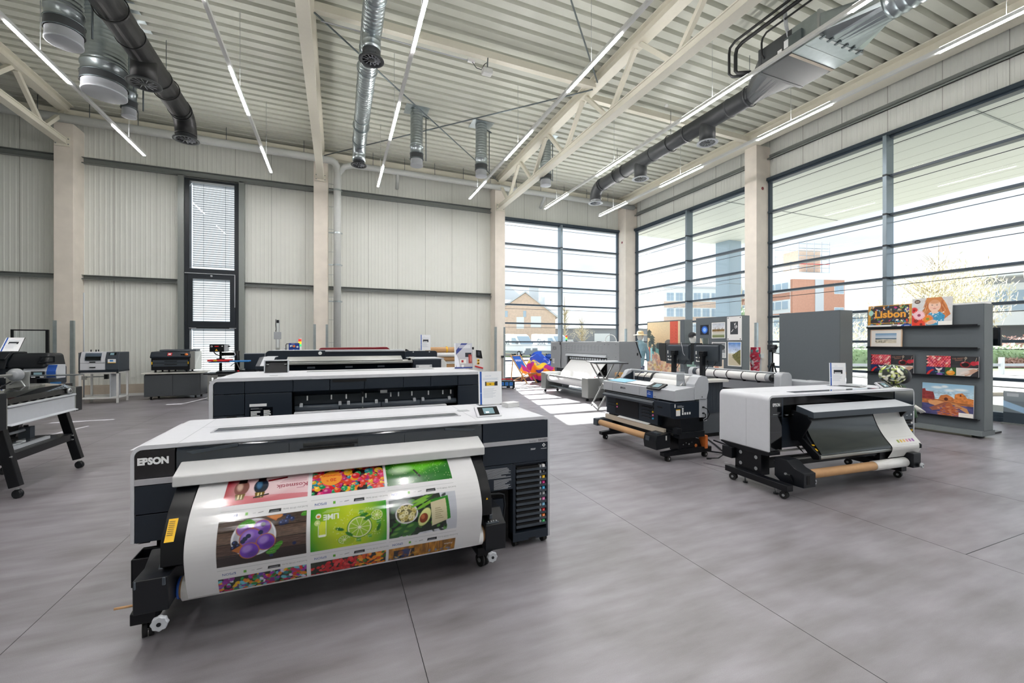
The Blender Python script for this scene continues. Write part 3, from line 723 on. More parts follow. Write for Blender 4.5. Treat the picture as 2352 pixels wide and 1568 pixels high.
# ================================================================= vertical roof pipes, rain pipe, conduits
def roof_pipe(x, y, d, label, zbot=6.42, plate=True):
    r = thing('roof_pipe', label, 'vent pipe', (x, y, zbot), 0, 'vertical galvanised roof pipes'); off = (-x, -y, -zbot); R = d / 2; zt = zc(x)
    m = MB(off); p, q = spiral((x, y, zbot + .55), (x, y, zt), R, .075, .005); m.sweep(p, q, 'galv', 24); m.build('spiral_pipe', r)
    m = MB(off); m.lathe([(R, .55), (R + .02, .54), (R + .02, .5), (R + .004, .49), (R + .004, .33)], (x, y, zbot), 'galv', 'z', 24); m.build('sleeve', r)
    m = MB(off); m.lathe([(R + .012, .33), (R + .016, .3), (R + .016, .2), (R + .012, .17)], (x, y, zbot), 'duct_grey', 'z', 24); m.lathe([(R + .02, .34), (R + .028, .33), (R + .02, .32)], (x, y, zbot), 'galv_dark', 'z', 24); m.lathe([(R + .02, .19), (R + .028, .18), (R + .02, .17)], (x, y, zbot), 'galv_dark', 'z', 24); m.build('rubber_cuff', r)
    m = MB(off); m.lathe([(R, .17), (R, .03), (R + .006, .025), (R + .006, .0), (R - .01, -.004), (.001, -.004)], (x, y, zbot), 'pale_grey', 'z', 24); m.build('end_cap', r)
    if plate: m = MB(off); m.box(x - d * .95, x + d * .95, y - d * .8, y + d * .8, zt - .006, zt - .001, 'galv'); m.build('roof_plate', r)
    m = MB(off); m.cyl((x + R + .1, y + .05, zt - .1), (x + R + .1, y + .05, zbot + .2), .014, 'galv_dark', 6); m.bar((x + R, y, zt - .12), (x + R + .18, y + .1, zt - .12), .03, .03, 'galv_dark'); m.build('hanger_rod', r)
roof_pipe(-4.12, 9.16, .46, 'galvanised roof pipe at the upper left corner, the nearest one', 6.42)
roof_pipe(-4.24, 10.75, .68, 'thickest galvanised roof pipe, left of the black duct', 6.42)
roof_pipe(-4.17, 11.62, .25, 'slim galvanised roof pipe behind the thickest one', 6.42)
roof_pipe(2.01, 11.83, .33, 'galvanised roof pipe right of the third light line', 6.42)
roof_pipe(3.89, 11.86, .33, 'galvanised roof pipe left of the right truss', 6.42)
roof_pipe(5.97, 11.8, .33, 'galvanised roof pipe seen through the right truss', 6.42)

r = thing('rain_pipe', 'white rain water pipe along the back wall, dropping beside a column', 'pipe', (-.02, 15.05, 0)); off = (.02, -15.05, 0)
m = MB(off); R = .115
m.sweep([(XL + .1, 15.05, 7.6), (-.45, 15.05, 7.5), (-.2, 15.05, 7.49), (-.08, 15.07, 7.43), (-.02, 15.1, 7.3), (-.015, 15.1, 7.1), (-.015, 15.1, .02)], [R] * 7, 'pipe_grey', 18); m.build('drop_run', r)
m = MB(off); m.sweep([(-.0, 15.1, 7.1), (.18, 15.1, 7.36), (.45, 15.08, 7.45), (XR - .3, 15.05, 7.4)], R * .86, 'pipe_grey', 16); m.build('level_run', r)
for z in (6.55, 5.15, 2.9, 1.36, 4.1): m = MB(off); m.lathe([(R + .012, -.025), (R + .012, .025)], (-.015, 15.1, z), 'galv', 'z', 18); m.box(-.28, .14, 15.1, 15.12, z - .02, z + .02, 'galv'); m.build('bracket', r)
for z in np.arange(.8, 7, .75): m = MB(off); m.box(-.28, -.06, 15.3, 15.31, z, z + .012, 'galv'); m.build('rung', r)
for x in np.arange(-11.5, 12, 1.05):
    if abs(x) > .5: m = MB(off); m.cyl((x, 15.05, 7.5), (x, 15.05, zc(x)), .009, 'galv_dark', 6); m.build('hanger', r)
for i, x in enumerate((1.9, 7.6)):
    m = MB(off); m.sweep([(x, 15.05, 7.42), (x + .02, 15.2, 7.3), (x + .05, 15.6, 7.05)], .06, 'pipe_grey', 12); m.build('wall_outlet', r)
m = MB(); m.cyl((-.3, 8.75, 7.6), (2.6, 8.7, 7.55), .012, 'pale_grey', 8); m.box(2.55, 2.7, 8.66, 8.72, 7.52, 7.58, 'paper'); tag(m.build('cable_conduit'), 'thin cable conduit below the tie tube, left of the white sensor lamp', 'conduit')
r = thing('emergency_lamp', 'small white emergency lamp hanging below the tie tube', 'lamp', (2.9, 8.5, 7.3)); off = (-2.9, -8.5, -7.3)
m = MB(off); m.box(2.8, 3.02, 8.4, 8.56, 7.2, 7.32, 'white_paint'); m.build('housing', r, .03, 3)
m = MB(off); m.bar((2.92, 8.5, 7.3), (2.95, 8.55, 7.6), .03, .02, 'galv_dark'); m.build('bracket', r)
m = MB(off); m.sweep([(2.65, 8.68, 7.52), (2.72, 8.62, 7.38), (2.8, 8.52, 7.3), (2.86, 8.5, 7.42), (2.92, 8.52, 7.48)], .008, 'black_plastic', 6); m.build('cable', r)
m = MB(); m.lathe([(.05, 0), (.055, -.03), (.04, -.05), (.001, -.055)], (8.1, 8.9, zc(8.1)), 'white_paint', 'z', 14); tag(m.build('smoke_detector'), 'small round smoke detector on the deck between two right light lines', 'smoke detector')
# ================================================================= shared bits of the machines
def caster(parent, off, x, y, r=.04, w=.03, m='rubber', rot=0.3, top=.0):
    """swivel castor touching the floor at (x, y)"""
    o = MB(off); c, s = math.cos(rot), math.sin(rot)
    for k in (-1, 1): o.cyl((x + c * (k * w * .35 - .011), y + s * (k * w * .35 - .011), r), (x + c * (k * w * .35 + .011), y + s * (k * w * .35 + .011), r), r, m, 18)
    o.cyl((x - c * w * .7, y - s * w * .7, r), (x + c * w * .7, y + s * w * .7, r), r * .35, 'steel', 10)
    o.box(x - .018, x + .018, y - .018, y + .018, r * 1.05, r * 2.05 + top, 'black_metal'); o.cyl((x, y, r * 2 + top), (x, y, r * 2.35 + top), .012, 'steel', 8)
    return o.build('caster', parent)
def knob(parent, off, c, ax=(0, -1, 0), r=.034, m='pale_grey'):
    o = MB(off); c = Vector(c); a = Vector(ax).normalized(); u = a.orthogonal().normalized(); v = a.cross(u); n = 32
    vs = []
    for q, k in ((0, .9), (.003, 1.0), (.02, 1.0), (.024, .9)):
        for i in range(n):
            t = 2 * PI * i / n; rr = r * k * (1 + .07 * math.cos(8 * t)); vs.append(c + a * q + (u * math.cos(t) + v * math.sin(t)) * rr)
    fs = [(j * n + i, j * n + (i + 1) % n, (j + 1) * n + (i + 1) % n, (j + 1) * n + i) for j in range(3) for i in range(n)]
    o.add(vs, fs, m, True); o.add(vs[-n:], [tuple(range(n))], m); o.cyl(c + a * .0245, c + a * .027, r * .28, 'black_plastic', 14); o.cyl(c - a * .03, c, r * .35, 'black_metal', 12)
    return o.build('knob', parent)
def fit_text(mb, t, c, w, h, m, bold=.02, **kw):
    vs, fs, gw, gh = glyphs(t, bold); mb.text(t, h, c, m, bold=bold, sx=w / (gw * h / gh), **kw)
def lines(mb, c, w, h, n, m, ux=(1, 0, 0), uy=(0, 0, 1), nn=(0, -1, 0), fill=.45, seed=1):
    """rows of tiny print, too small to read"""
    R = random.Random(seed); ux = Vector(ux); uy = Vector(uy); c = Vector(c) + Vector(nn) * .001; st = h / n
    for i in range(n):
        y = h / 2 - (i + .5) * st; l = w * R.uniform(.6, 1.0)
        p = c - ux * w / 2 + uy * (y - st * fill / 2); mb.quad(p, p + ux * l, p + ux * l + uy * st * fill, p + uy * st * fill, m)
def tablet(parent, off, c, w, h, tilt, name='control_panel', shell='white_shell'):
    """tilted touch panel; c = middle of its lower front edge"""
    p = MB((0, 0, 0)); T = Matrix.Translation(Vector(c) + Vector(off)) @ Matrix.Rotation(-tilt, 4, 'X'); p.X = T
    p.box(-w / 2, w / 2, 0, .022, 0, h, shell); o = p.build(name, parent, .005)
    q = MB(); q.X = T; q.box(-w * .40, w * .42, -.0016, 0, h * .12, h * .9, 'screen_dark'); s = q.build('bezel', o)
    q = MB(); q.X = T; q.box(-w * .2, w * .24, -.0026, -.0014, h * .24, h * .78, 'screen'); q.box(-w * .12, w * .02, -.003, -.0024, h * .3, h * .45, 'text_white'); q.build('display', o)
    q = MB(); q.X = T; q.box(-w * .25, w * .25, .022, .07, 0, h * .55, shell if shell != 'white_shell' else 'black_plastic'); q.build('hinge_block', o, .004)
    return o
def sign(label, loc, rot, wpx=.21, hpx=.297, kind=0, tilt=.1, group='printed info signs on the machines'):
    """acrylic upright holder with a printed sheet"""
    W, H = wpx, hpx; a = Art(W, H, 560, 'eef0f3')
    if kind == 0 or kind == 1:
        a.rect(W * .06, 0, W * .14, H, '1d56b0'); a.rect(W * .06, H * .34, W * .14, H * .36, '8fb3e6')
        a.text('SureColor S9100' if kind == 0 else 'SureColor', W * .42, H * .86, H * .02, '3a6db5', bold=.01)
        for i in range(3): a.rect(W * .18, H * (.79 - .025 * i), W * (.86 - .05 * (i == 1)), H * (.797 - .025 * i), 'a9b6c9')
        if kind == 0:
            a.rect(W * .28, H * .56, W * .82, H * .69, '23272e'); a.rect(W * .34, H * .565, W * .68, H * .665, 'e3b515'); a.ell(W * .5, H * .61, W * .05, H * .014, '5a4712'); a.rect(W * .34, H * .665, W * .72, H * .68, 'dfe3e8')
        else:
            a.rect(W * .27, H * .52, W * .8, H * .69, '20242b'); a.rect(W * .32, H * .53, W * .7, H * .58, 'd9dde2'); a.rect(W * .3, H * .64, W * .74, H * .67, '3b434d')
        for i in range(9): a.rect(W * .2, H * (.47 - .033 * i), W * (.6 + .25 * random.random()), H * (.479 - .033 * i), 'b7bec9')
    elif kind == 2:
        a.grad(0, 0, W, H, 'b9b3b6', 'c9cdd6'); a.rect(0, 0, W * .07, H, 'f2f3f7'); a.poly([(W * .1, H * .55), (W * .75, H), (W * .4, H), (W * .1, H * .72)], '3c4a8f')
        a.ell(W * .15, H * .25, W * .1, H * .3, 'eef0f8', .2); a.rect(W * .6, H * .45, W * .95, H * .62, '2b2c36'); a.rect(W * .78, H * .2, W * .97, H * .55, 'a4413b'); a.ell(W * .9, H * .38, W * .05, H * .12, 'c8776c')
        a.rect(W * .3, H * .2, W * .65, H * .36, 'e8e6e2'); a.rect(W * .38, H * .24, W * .5, H * .33, 'b0222a'); a.rect(0, 0, W, H * .06, '2a3f86'); a.ell(W * .45, H * .1, W * .07, H * .05, 'f5f5f5'); a.rect(W * .25, H * .8, W * .9, H * .93, 'f5f5f8', .5)
    else:
        for i in range(3): a.rect(W * .2, H * (.85 - .2 * i), W * .8, H * (.9 - .2 * i), 'c5cad2')
    r = thing('info_sign', label, 'sign', loc, rot, group)
    def S(U, V): return (U - .5) * W, V * H * math.sin(tilt) - .002, .006 + V * H * math.cos(tilt)
    o = a.build('printed_sheet', S, r, 'print_satin')
    m = MB(); m.X = Matrix.Rotation(-tilt, 4, 'X'); m.box(-W / 2 - .004, W / 2 + .004, 0, .003, .004, H + .008, 'acrylic'); m.build('holder', r)
    m = MB(); m.box(-W / 2 - .004, W / 2 + .004, -.02, .07, 0, .003, 'acrylic'); m.build('foot', r)
    return r

# ================================================================= the large printer in front
def paint_banner(W, H):
    a = Art(W, H, 470, 'e8e8ea'); rnd = random.Random(3)
    cx = ((.137, .55), (.57, .974), (.99, 1.395)); rows = ((0, .105), (.18, .416), (.501, H))
    def strip(x0, x1, y):
        a.rect(x0, y + .052, x1, y + .0545, 'b9bcc0')
        a.text('EPSON', x0 + .05, y + .026, .015, '234a9c', PI, .02); a.rect(x0 + .115, y + .018, x0 + .128, y + .034, '6db33f'); a.rect(x0 + .15, y + .024, x0 + .165, y + .027, 'b9bcc0'); a.line(x0 + .175, y + .024, x0 + .2, y + .028, .003, '55585d')
        a.poly([(x0 + .225, y + .016), (x0 + .285, y + .016), (x0 + .285, y + .034), (x0 + .228, y + .034)], '1d1f24'); a.rect(x0 + .234, y + .02, x0 + .276, y + .025, '8d9299')
        a.text('SureColor S9100 Series', x0 + .355, y + .026, .009, '5d6167', PI, .0)
    for x0, x1 in cx: strip(x0, x1, .416); strip(x0, x1, .105)
    # row 1, left: cosmetics bottles on pink
    x0, x1 = cx[0]; y0, y1 = rows[2]
    a.grad(x0, y0, x1, y1, 'b01830', 'e9c9cf', 'x'); a.ell(x0 + .22, y0 + .11, .17, .09, 'f0dfe2', .1, .55, .08, (x0, y0, x1, y1)); a.poly([(x0, y0), (x1, y0), (x1, y0 + .03), (x0, y0 + .06)], 'c41b3a', .55)
    for r in (.1, .115, .13): a.ell(x0 + .2, y0 + .13, r, r * .8, 'f7e8ea', 0, .12, .01, (x0, y0, x1, y1))
    for bx, c1, c2 in ((.075, '8a5a52', 'e7c7b4'), (.17, '16283e', '4b7fa6')):
        a.ell(x0 + bx, y0 + .115, .036, .055, c1, 0, 1, .004, (x0, y0, x1, y1)); a.ell(x0 + bx - .01, y0 + .125, .014, .03, c2, .1, .8, .01); a.rect(x0 + bx - .02, y0 + .15, x0 + bx + .02, y1, '2b1417'); a.poly([(x0 + bx - .02, y0 + .03), (x0 + bx + .018, y0 + .03), (x0 + bx + .024, y0 + .07), (x0 + bx - .026, y0 + .07)], '7b6420'); a.rect(x0 + bx - .012, y0 + .035, x0 + bx - .004, y0 + .065, 'ead79c'); a.rect(x0 + bx + .004, y0 + .035, x0 + bx + .009, y0 + .065, 'f3e6ba')
    a.line(x0 + .14, y0 + .035, x0 + .215, y0 + .05, .009, '221316')
    a.line(x0 + .2, y0 + .15, x0 + .3, y0 + .165, .014, '8e1020')
    a.text('Kosmetik', x1 - .085, y0 + .094, .03, '9c1f3d', PI, .015); a.rect(x1 - .06, y0 + .07, x1 - .02, y0 + .074, 'b98a94')
    for i in range(3): a.rect(x1 - .15 + .01 * i, y0 + .125 + .01 * i, x1 - .01, y0 + .128 + .01 * i, 'b98a94')
    # row 1, middle: sweets
    x0, x1 = cx[1]; a.rect(x0, y0, x1, y1, '26120f'); pal = ['d81f2e', 'e2472a', 'f0a21c', 'e33b7d', '1f9e63', '1d8f9d', 'd81f2e', 'f3c331', 'c2267c']
    for i in range(330):
        r = rnd.choice((.008, .01, .013, .018, .024)); c = rnd.choice(pal); X, Y = rnd.uniform(x0, x1), rnd.uniform(y0, y1)
        a.ell(X, Y, r, r, c, 0, 1, .002, (x0, y0, x1, y1)); a.ell(X - r * .3, Y + r * .3, r * .35, r * .3, 'ffffff', 0, .28, r * .3, (x0, y0, x1, y1)); a.ell(X + r * .2, Y - r * .35, r * .8, r * .5, '000000', 0, .16, r * .4, (x0, y0, x1, y1))
    a.ell(x0 + .105, y0 + .115, .058, .058, 'f2a33a'); a.text('20', x0 + .115, y0 + .1, .026, 'd3312a', PI, .03); a.text('%', x0 + .083, y0 + .096, .014, 'd3312a', PI, .02); a.text('Promotion', x0 + .105, y0 + .135, .017, 'd3312a', PI, .02)
    # row 1, right: green apples
    x0, x1 = cx[2]; a.grad(x0, y0, x1, y1, '12571a', '3f9a24'); a.ell(x0 + .21, y0 + .16, .16, .1, '6cc52c', 0, 1, .03, (x0, y0, x1, y1)); a.ell(x0 + .1, y0 + .03, .12, .07, '1c6f1e', .2, .9, .03, (x0, y0, x1, y1)); a.ell(x0 + .25, y0 + .2, .07, .04, 'b8ea6a', 0, .8, .03, (x0, y0, x1, y1)); a.ell(x0 + .33, y0 + .04, .12, .09, '1a7a1d', 0, .8, .03, (x0, y0, x1, y1)); a.ell(x0 + .09, y0 + .12, .06, .03, 'e8f6e0', .1, .6, .03, (x0, y0, x1, y1))
    a.line(x0 + .17, y0 + .11, x0 + .205, y0 + .045, .011, '1f1309')
    for i in range(120): a.ell(rnd.uniform(x0, x1), rnd.uniform(y0, y1), .002, .002, 'd8f5b4', 0, .8)
    # row 2, left: ice cream bowl on wood
    x0, x1 = cx[0]; y0, y1 = rows[1]; cl = (x0, y0, x1, y1); a.rect(x0, y0, x1, y1, '4d3d37')
    for k, c in enumerate(('3d302c', '5d4a42', '6b564b', '54443c')): a.rect(x0, y0 + k * .06, x1, y0 + k * .06 + .058, c)
    a.noise(x0, y0, x1, y1, .35, .05, .004); a.noise(x0, y0, x1, y1, .25, .012, .002)
    for k in (1, 2, 3): a.rect(x0, y0 + k * .06 - .002, x1, y0 + k * .06 + .001, '15100e')
    a.rect(x0, y0, x1, y0 + .05, '1a1214', .5)
    bx, by = x0 + .165, y0 + .135; a.ell(bx, by, .103, .096, 'e6e7ee', 0, 1, .004, cl); a.ell(bx, by, .094, .087, '8d8c99', 0, .7, .006, cl); a.ell(bx + .01, by - .005, .085, .08, 'cfd0da', 0, .5, .01, cl)
    for dx, dy in ((-.07, -.03), (-.085, -.015), (-.06, -.045), (-.09, -.04), (-.075, -.055)): a.ell(bx + dx, by + dy, .014, .013, '1d2340', 0, 1, .002); a.ell(bx + dx - .004, by + dy + .004, .004, .004, '5566a0', 0, .8)
    a.poly([(bx - .1, by - .05), (bx - .04, by - .085), (bx - .01, by - .04), (bx - .06, by - .03)], 'b5713d')
    for dx, dy, r, c in ((-.045, .05, .035, '8c5fb0'), (.035, .045, .04, '8156b4'), (-.015, 0, .047, '8a63c2'), (.055, -.03, .042, '6f3db0'), (-.02, -.065, .042, '7442b8')):
        a.ell(bx + dx, by + dy, r * 1.12, r * 1.02, 'b5713d', .3, 1, .002); a.ell(bx + dx, by + dy, r, r * .95, c, 0, 1, .004); a.ell(bx + dx - r * .25, by + dy + r * .3, r * .55, r * .45, 'b79ae0', .4, .65, .012); a.ell(bx + dx + r * .3, by + dy - r * .4, r * .7, r * .4, '331a5c', .3, .35, .014)
    for dx, dy in ((-.04, .0), (-.025, .012), (-.05, -.012), (.03, .022), (.04, .06)): a.ell(bx + dx, by + dy, .012, .011, '1d2850', 0, 1, .002)
    for px_, py_, r_, rx in ((-.05, .075, .5, .03), (-.02, .08, -.5, .026), (.095, -.075, .3, .026), (.115, -.055, .7, .024), (.08, -.09, 0, .024), (.245, .09, .3, .026)): a.ell(bx + px_, by + py_, rx, .013, '4c9a2c', r_, 1, .003, cl); a.line(bx + px_ - rx * .8, by + py_, bx + px_ + rx * .8, by + py_ + .004, .0015, 'bfe08a', .6)
    for i in range(8): X, Y = bx + .12 + .06 * rnd.random(), by + .045 + .05 * rnd.random(); a.ell(X, Y, .012, .012, '26335f', 0, 1, .002, cl); a.ell(X - .003, Y + .004, .004, .004, '7a8fc9', 0, .7)
    a.poly([(bx + .05, y1), (bx + .12, y1), (bx + .1, by + .07)], 'c77b45'); a.ell(bx + .1, y1 - .005, .03, .015, 'd8935a', 0, 1, .003, cl)
    for X, Y in ((.19, -.06), (.08, -.11), (.14, .1)): a.ell(bx + X, by + Y, .01, .009, '2a3560', 0, 1, .002, cl)
    # row 2, middle: limes
    x0, x1 = cx[1]; cl = (x0, y0, x1, y1); a.rect(x0, y0, x1, y1, '8ec21c'); a.grad(x0, y0, x0 + .2, y1, '1f9a16', 'c4d81c', 'x'); a.grad(x0 + .2, y0, x1, y1, 'c4d81c', '2ea51a', 'x'); a.ell(x0 + .2, y0 + .1, .16, .1, 'd3de2a', 0, .55, .1, cl)
    def lime(X, Y, r, sq=1.0):
        a.ell(X, Y, r, r * sq, '3e8f1d', 0, 1, .002, cl); a.ell(X, Y, r * .93, r * .93 * sq, 'eef2b8', 0, 1, .002, cl); a.ell(X, Y, r * .83, r * .83 * sq, '9fc832', 0, 1, .002, cl)
        for k in range(10):
            t = PI * 2 * k / 10; a.line(X, Y, X + r * .83 * math.cos(t), Y + r * .83 * sq * math.sin(t), .003, 'eef2b8', .9)
        a.ell(X, Y, r * .12, r * .12 * sq, 'f5f7d8')
    lime(x0 + .255, y0 + .105, .068, .92); lime(x0 + .35, y0 + .16, .034, .9); lime(x0 + .175, y0 + .045, .034, .8); a.ell(x0 + .2, y0 + .03, .03, .02, 'a5c41c', .4, .9)
    for X, Y, r in ((.3, .15, .35), (.15, .11, -.3), (.2, .075, -.6), (.36, .09, 1.2), (.28, .17, .2)): a.ell(x0 + X, y0 + Y, .024, .009, '2c7c22', r, 1, .003, cl)
    for X, Y, r in ((.265, .185, .014), (.36, .12, .013), (.25, .03, .014), (.31, .045, .012)): a.poly([(x0 + X - r, y0 + Y - r * .6), (x0 + X + r, y0 + Y - r), (x0 + X + r * .9, y0 + Y + r * .8), (x0 + X - r * .8, y0 + Y + r)], '49a534', .8); a.line(x0 + X - r, y0 + Y, x0 + X + r, y0 + Y + r * .3, .002, 'd9efb4')
    for i in range(70): t = rnd.uniform(0, 6.28); q = rnd.uniform(.08, .13); a.ell(x0 + .25 + q * math.cos(t) * 1.1, y0 + .11 + q * math.sin(t) * .8, .0025, .0025, 'e6f2a0', 0, .7, 0, cl)
    a.poly([(x0 + .045, y0 + .09), (x0 + .075, y0 + .09), (x0 + .078, y0 + .165), (x0 + .042, y0 + .165)], 'd4e23a'); a.rect(x0 + .043, y0 + .082, x0 + .077, y0 + .094, 'f2f6e8'); a.line(x0 + .04, y0 + .085, x0 + .04, y0 + .17, .003, 'eef5cf'); a.line(x0 + .08, y0 + .085, x0 + .08, y0 + .17, .003, 'eef5cf'); lime(x0 + .035, y0 + .16, .016)
    a.text('LIME', x0 + .105, y0 + .185, .03, 'f4f8ee', PI, .03); a.ell(x0 + .04, y0 + .195, .014, .014, 'f0efe6'); a.ell(x0 + .04, y0 + .193, .009, .007, 'e08a2c')
    for i in range(3): a.rect(x0 + .06 + .01 * i, y0 + .209 + .006 * i, x0 + .15, y0 + .211 + .006 * i, 'eaf3c4', .7)
    # row 2, right: avocado and greens with a recipe card
    x0, x1 = cx[2]; cl = (x0, y0, x1, y1); a.rect(x0, y0, x1, y1, 'c9ccd6'); a.poly([(x0, y0), (x1 - .06, y0 + .02), (x1 - .1, y1), (x0, y1 - .01)], '1c2a22'); a.noise(x0, y0, x1 - .06, y1, .3, .02, .02)
    for i in range(90): a.ell(rnd.uniform(x0, x1 - .07), rnd.uniform(y0, y1), rnd.uniform(.01, .025), rnd.uniform(.006, .014), rnd.choice(('25502a', '3a7a33', '1f3d26', '55933a', '16301f')), rnd.uniform(0, 3), .9, .004, (x0, y0, x1 - .06, y1))
    a.ell(x0 + .06, y1 - .04, .07, .04, 'c9cfd0', 0, .8, .03, cl); a.ell(x0 + .1, y0 + .14, .066, .058, 'dfe0e4', 0, 1, .003, cl); a.ell(x0 + .1, y0 + .14, .058, .05, '6f6a46', 0, 1, .003, cl)
    for i in range(26): X, Y = x0 + .1 + rnd.uniform(-.045, .045), y0 + .14 + rnd.uniform(-.038, .038); a.ell(X, Y, .013, .011, rnd.choice(('d9cf92', 'c2b36a', 'e8e1b4', '8b8a4e')), rnd.uniform(0, 3), 1, .003); a.ell(X, Y, .004, .003, '6b5a2a', 0, .8)
    for X, Y, r in ((.19, .195, .35), (.22, .18, .4), (.2, .215, .3)): a.ell(x0 + X, y0 + Y, .07, .009, '7fb83a', r, 1, .002, cl); a.ell(x0 + X + .05, y0 + Y + .02, .02, .008, '2f5f22', r, 1, .003, cl)
    a.ell(x0 + .205, y0 + .105, .037, .062, '274d1d', -.5, 1, .002, cl); a.ell(x0 + .205, y0 + .105, .032, .056, 'dfe39a', -.5, 1, .004, cl); a.ell(x0 + .2, y0 + .1, .024, .03, '8a3f1f', -.5, 1, .003, cl); a.ell(x0 + .195, y0 + .108, .012, .014, 'c97a48', 0, .8, .006, cl)
    for X, Y in ((.06, .05), (.11, .03), (.04, .02), (.13, .06)): a.ell(x0 + X, y0 + Y, .04, .024, '2f6b2c', .3, 1, .003, cl); a.ell(x0 + X - .01, y0 + Y + .006, .02, .008, '7ab04a', .3, .6, .006, cl)
    a.poly([(x0 + .255, y0 + .05), (x0 + .365, y0 + .075), (x0 + .355, y0 + .215), (x0 + .245, y0 + .2)], '2c8a1f'); a.poly([(x0 + .25, y0 + .042), (x0 + .345, y0 + .07), (x0 + .338, y0 + .2), (x0 + .245, y0 + .185)], 'd8cfae')
    for i in range(6): a.rect(x0 + .27, y0 + .085 + .012 * i, x0 + .32 - .008 * (i % 3), y0 + .088 + .012 * i, '8d8360')
    # row 3
    y0, y1 = rows[0]; x0, x1 = cx[0]; cl = (x0, y0, x1, y1); a.rect(x0, y0, x1, y1, '1d2a1c')
    for i in range(190): a.ell(rnd.uniform(x0, x1), rnd.uniform(y0, y1), rnd.uniform(.01, .018), rnd.uniform(.007, .012), rnd.choice(('8e2f8f', 'c42a5b', '5b3fa0', 'e08a2c', '2f9a4a', '74c5d6', 'd9d3e8', 'd43a2f', '2f6b2c', 'e5b92a', '9a3aa8', '1e7f86')), rnd.uniform(0, 3), 1, .003, cl)
    x0, x1 = cx[1]; cl = (x0, y0, x1, y1); a.rect(x0, y0, x1, y1, '1b2412')
    for i in range(150):
        X, Y = rnd.uniform(x0, x1), rnd.uniform(y0, y1); c = rnd.choice(('d81f2a', 'c2172a', 'e5454a')) if X < x0 + .24 else rnd.choice(('f08a1c', 'f2a92a', 'd95f1a', '4d7a1f'))
        if Y > y0 + .09 - abs(X - x0 - .2) * .1 and X < x0 + .08: c = '1f2e16'
        a.ell(X, Y, rnd.uniform(.008, .016), rnd.uniform(.006, .012), c, rnd.uniform(0, 3), 1, .003, cl)
    x0, x1 = cx[2]; cl = (x0, y0, x1, y1); a.rect(x0, y0, x1, y1, 'b07a20'); a.noise(x0, y0, x1, y1, .5, .02, .05); a.noise(x0, y0, x1, y1, .3, .004, .02)
    for X in (.15, .235, .305): a.rect(x0 + X, y0, x0 + X + .003, y1, '3a240c')
    a.rect(x0 + .03, y0 + .01, x0 + .15, y0 + .085, '17131a'); a.ell(x0 + .1, y0 + .05, .03, .04, '3f4a78', 0, .9, .01, cl); a.ell(x0 + .07, y0 + .06, .016, .02, '8e5a3a', 0, .9, .01, cl); a.line(x0 + .12, y0 + .02, x0 + .13, y0 + .08, .006, 'c9a58a')
    for i in range(30): a.ell(rnd.uniform(x0, x1), rnd.uniform(y0, y0 + .05), .012, .006, rnd.choice(('7fa0b8', 'd9a53a', '8a5a1a', '5a7f9a')), rnd.uniform(0, 3), .7, .006, cl)
    a.text('Kochen', x1 - .045, y0 + .07, .012, 'efe6cf', PI, .01)
    return a

P1 = thing('large_format_printer', 'big black and white roll printer in front, feeding out a sheet of food pictures', 'printer', (.24, 2.97, 0))
O = (-.24, -2.97, 0)
L, R_, T, F0, B0 = -1.06, 1.536, .985, 2.965, 3.80
m = MB(O); oo, ii = arch(L, R_, .445, T, .062, (.018, .024), 9); m.ring(oo, ii, 'y', F0, B0, 'white_shell', closed=False); m.box(R_ - .018, R_, F0, B0, .05, .45, 'silver_edge')
m.box(L, R_ - .02, F0 + .002, B0, T - .0235, T - .02, 'white_shell')
for x in (-.845, .955): m.box(x - .0015, x + .0015, F0 + .0, B0, T + .0002, T + .0008, 'text_grey')
m.box(-.845, .955, 3.44, 3.443, T + .0002, T + .0008, 'text_grey'); m.box(-.84, .96, F0 - .012, F0 + .06, T - .016, T + .002, 'white_shell')
fr = m.build('shell', P1, .006); fr['label'] = 'white shell'
m = MB(O); m.ring([(-.75, 3.22), (.89, 3.22), (.89, 3.37), (-.75, 3.37)], [(-.735, 3.232), (.875, 3.232), (.875, 3.358), (-.735, 3.358)], 'z', T, T + .004, 'silver_edge'); m.box(-.735, .875, 3.232, 3.358, T + .0005, T + .002, 'tinted'); m.box(-.735, .875, 3.3, 3.34, T + .002, T + .0026, 'galv_dark'); m.build('top_window', P1)
m = MB(O); m.box(L + .02, R_ - .02, F0 + .03, B0 - .01, .47, T - .024, 'panel_dark'); m.build('core', P1)
m = MB(O); oo = rrect(L + .02, -.857, .803, T - .027, .035, 6, '0001'); m.prism(oo, 'y', F0 - .004, F0 + .03, 'gloss_black'); fit_text(m, 'EPSON', (-.956, F0 - .004, .897), .142, .042, 'text_white', .06); p = m.build('logo_panel', P1, .003); p['label'] = 'glossy black panel with white maker lettering'
m = MB(O); m.box(L + .02, -.84, F0 - .008, F0 + .02, .765, .799, 'silver_edge'); m.build('trim_strip', P1, .002)
m = MB(O); m.box(L + .02, -.845, F0 - .003, F0 + .03, .603, .761, 'panel_dark'); m.box(L + .02, -.845, F0 - .003, F0 + .03, .447, .598, 'panel_dark'); m.box(L + .02, L + .08, F0 + .01, F0 + .05, .44, .45, 'black_metal'); m.build('left_cover', P1, .003)
m = MB(O); m.prism([(F0 + .0, T - .027), (F0 - .012, T - .05), (F0 - .012, .80), (F0 + .03, .78), (F0 + .05, T - .027)], 'x', -.848, .972, 'tinted')
for x in (-.28, .12, .42): m.box(x, x + .002, F0 - .0135, F0 - .01, .8, T - .05, 'void')
m.prism([(F0 - .0125, .9), (F0 - .022, .905), (F0 - .022, .915), (F0 - .0125, .93)], 'x', -.2, .12, 'black_plastic'); m.box(-.22, .1, F0 - .014, F0 - .0118, .885, .897, 'void')
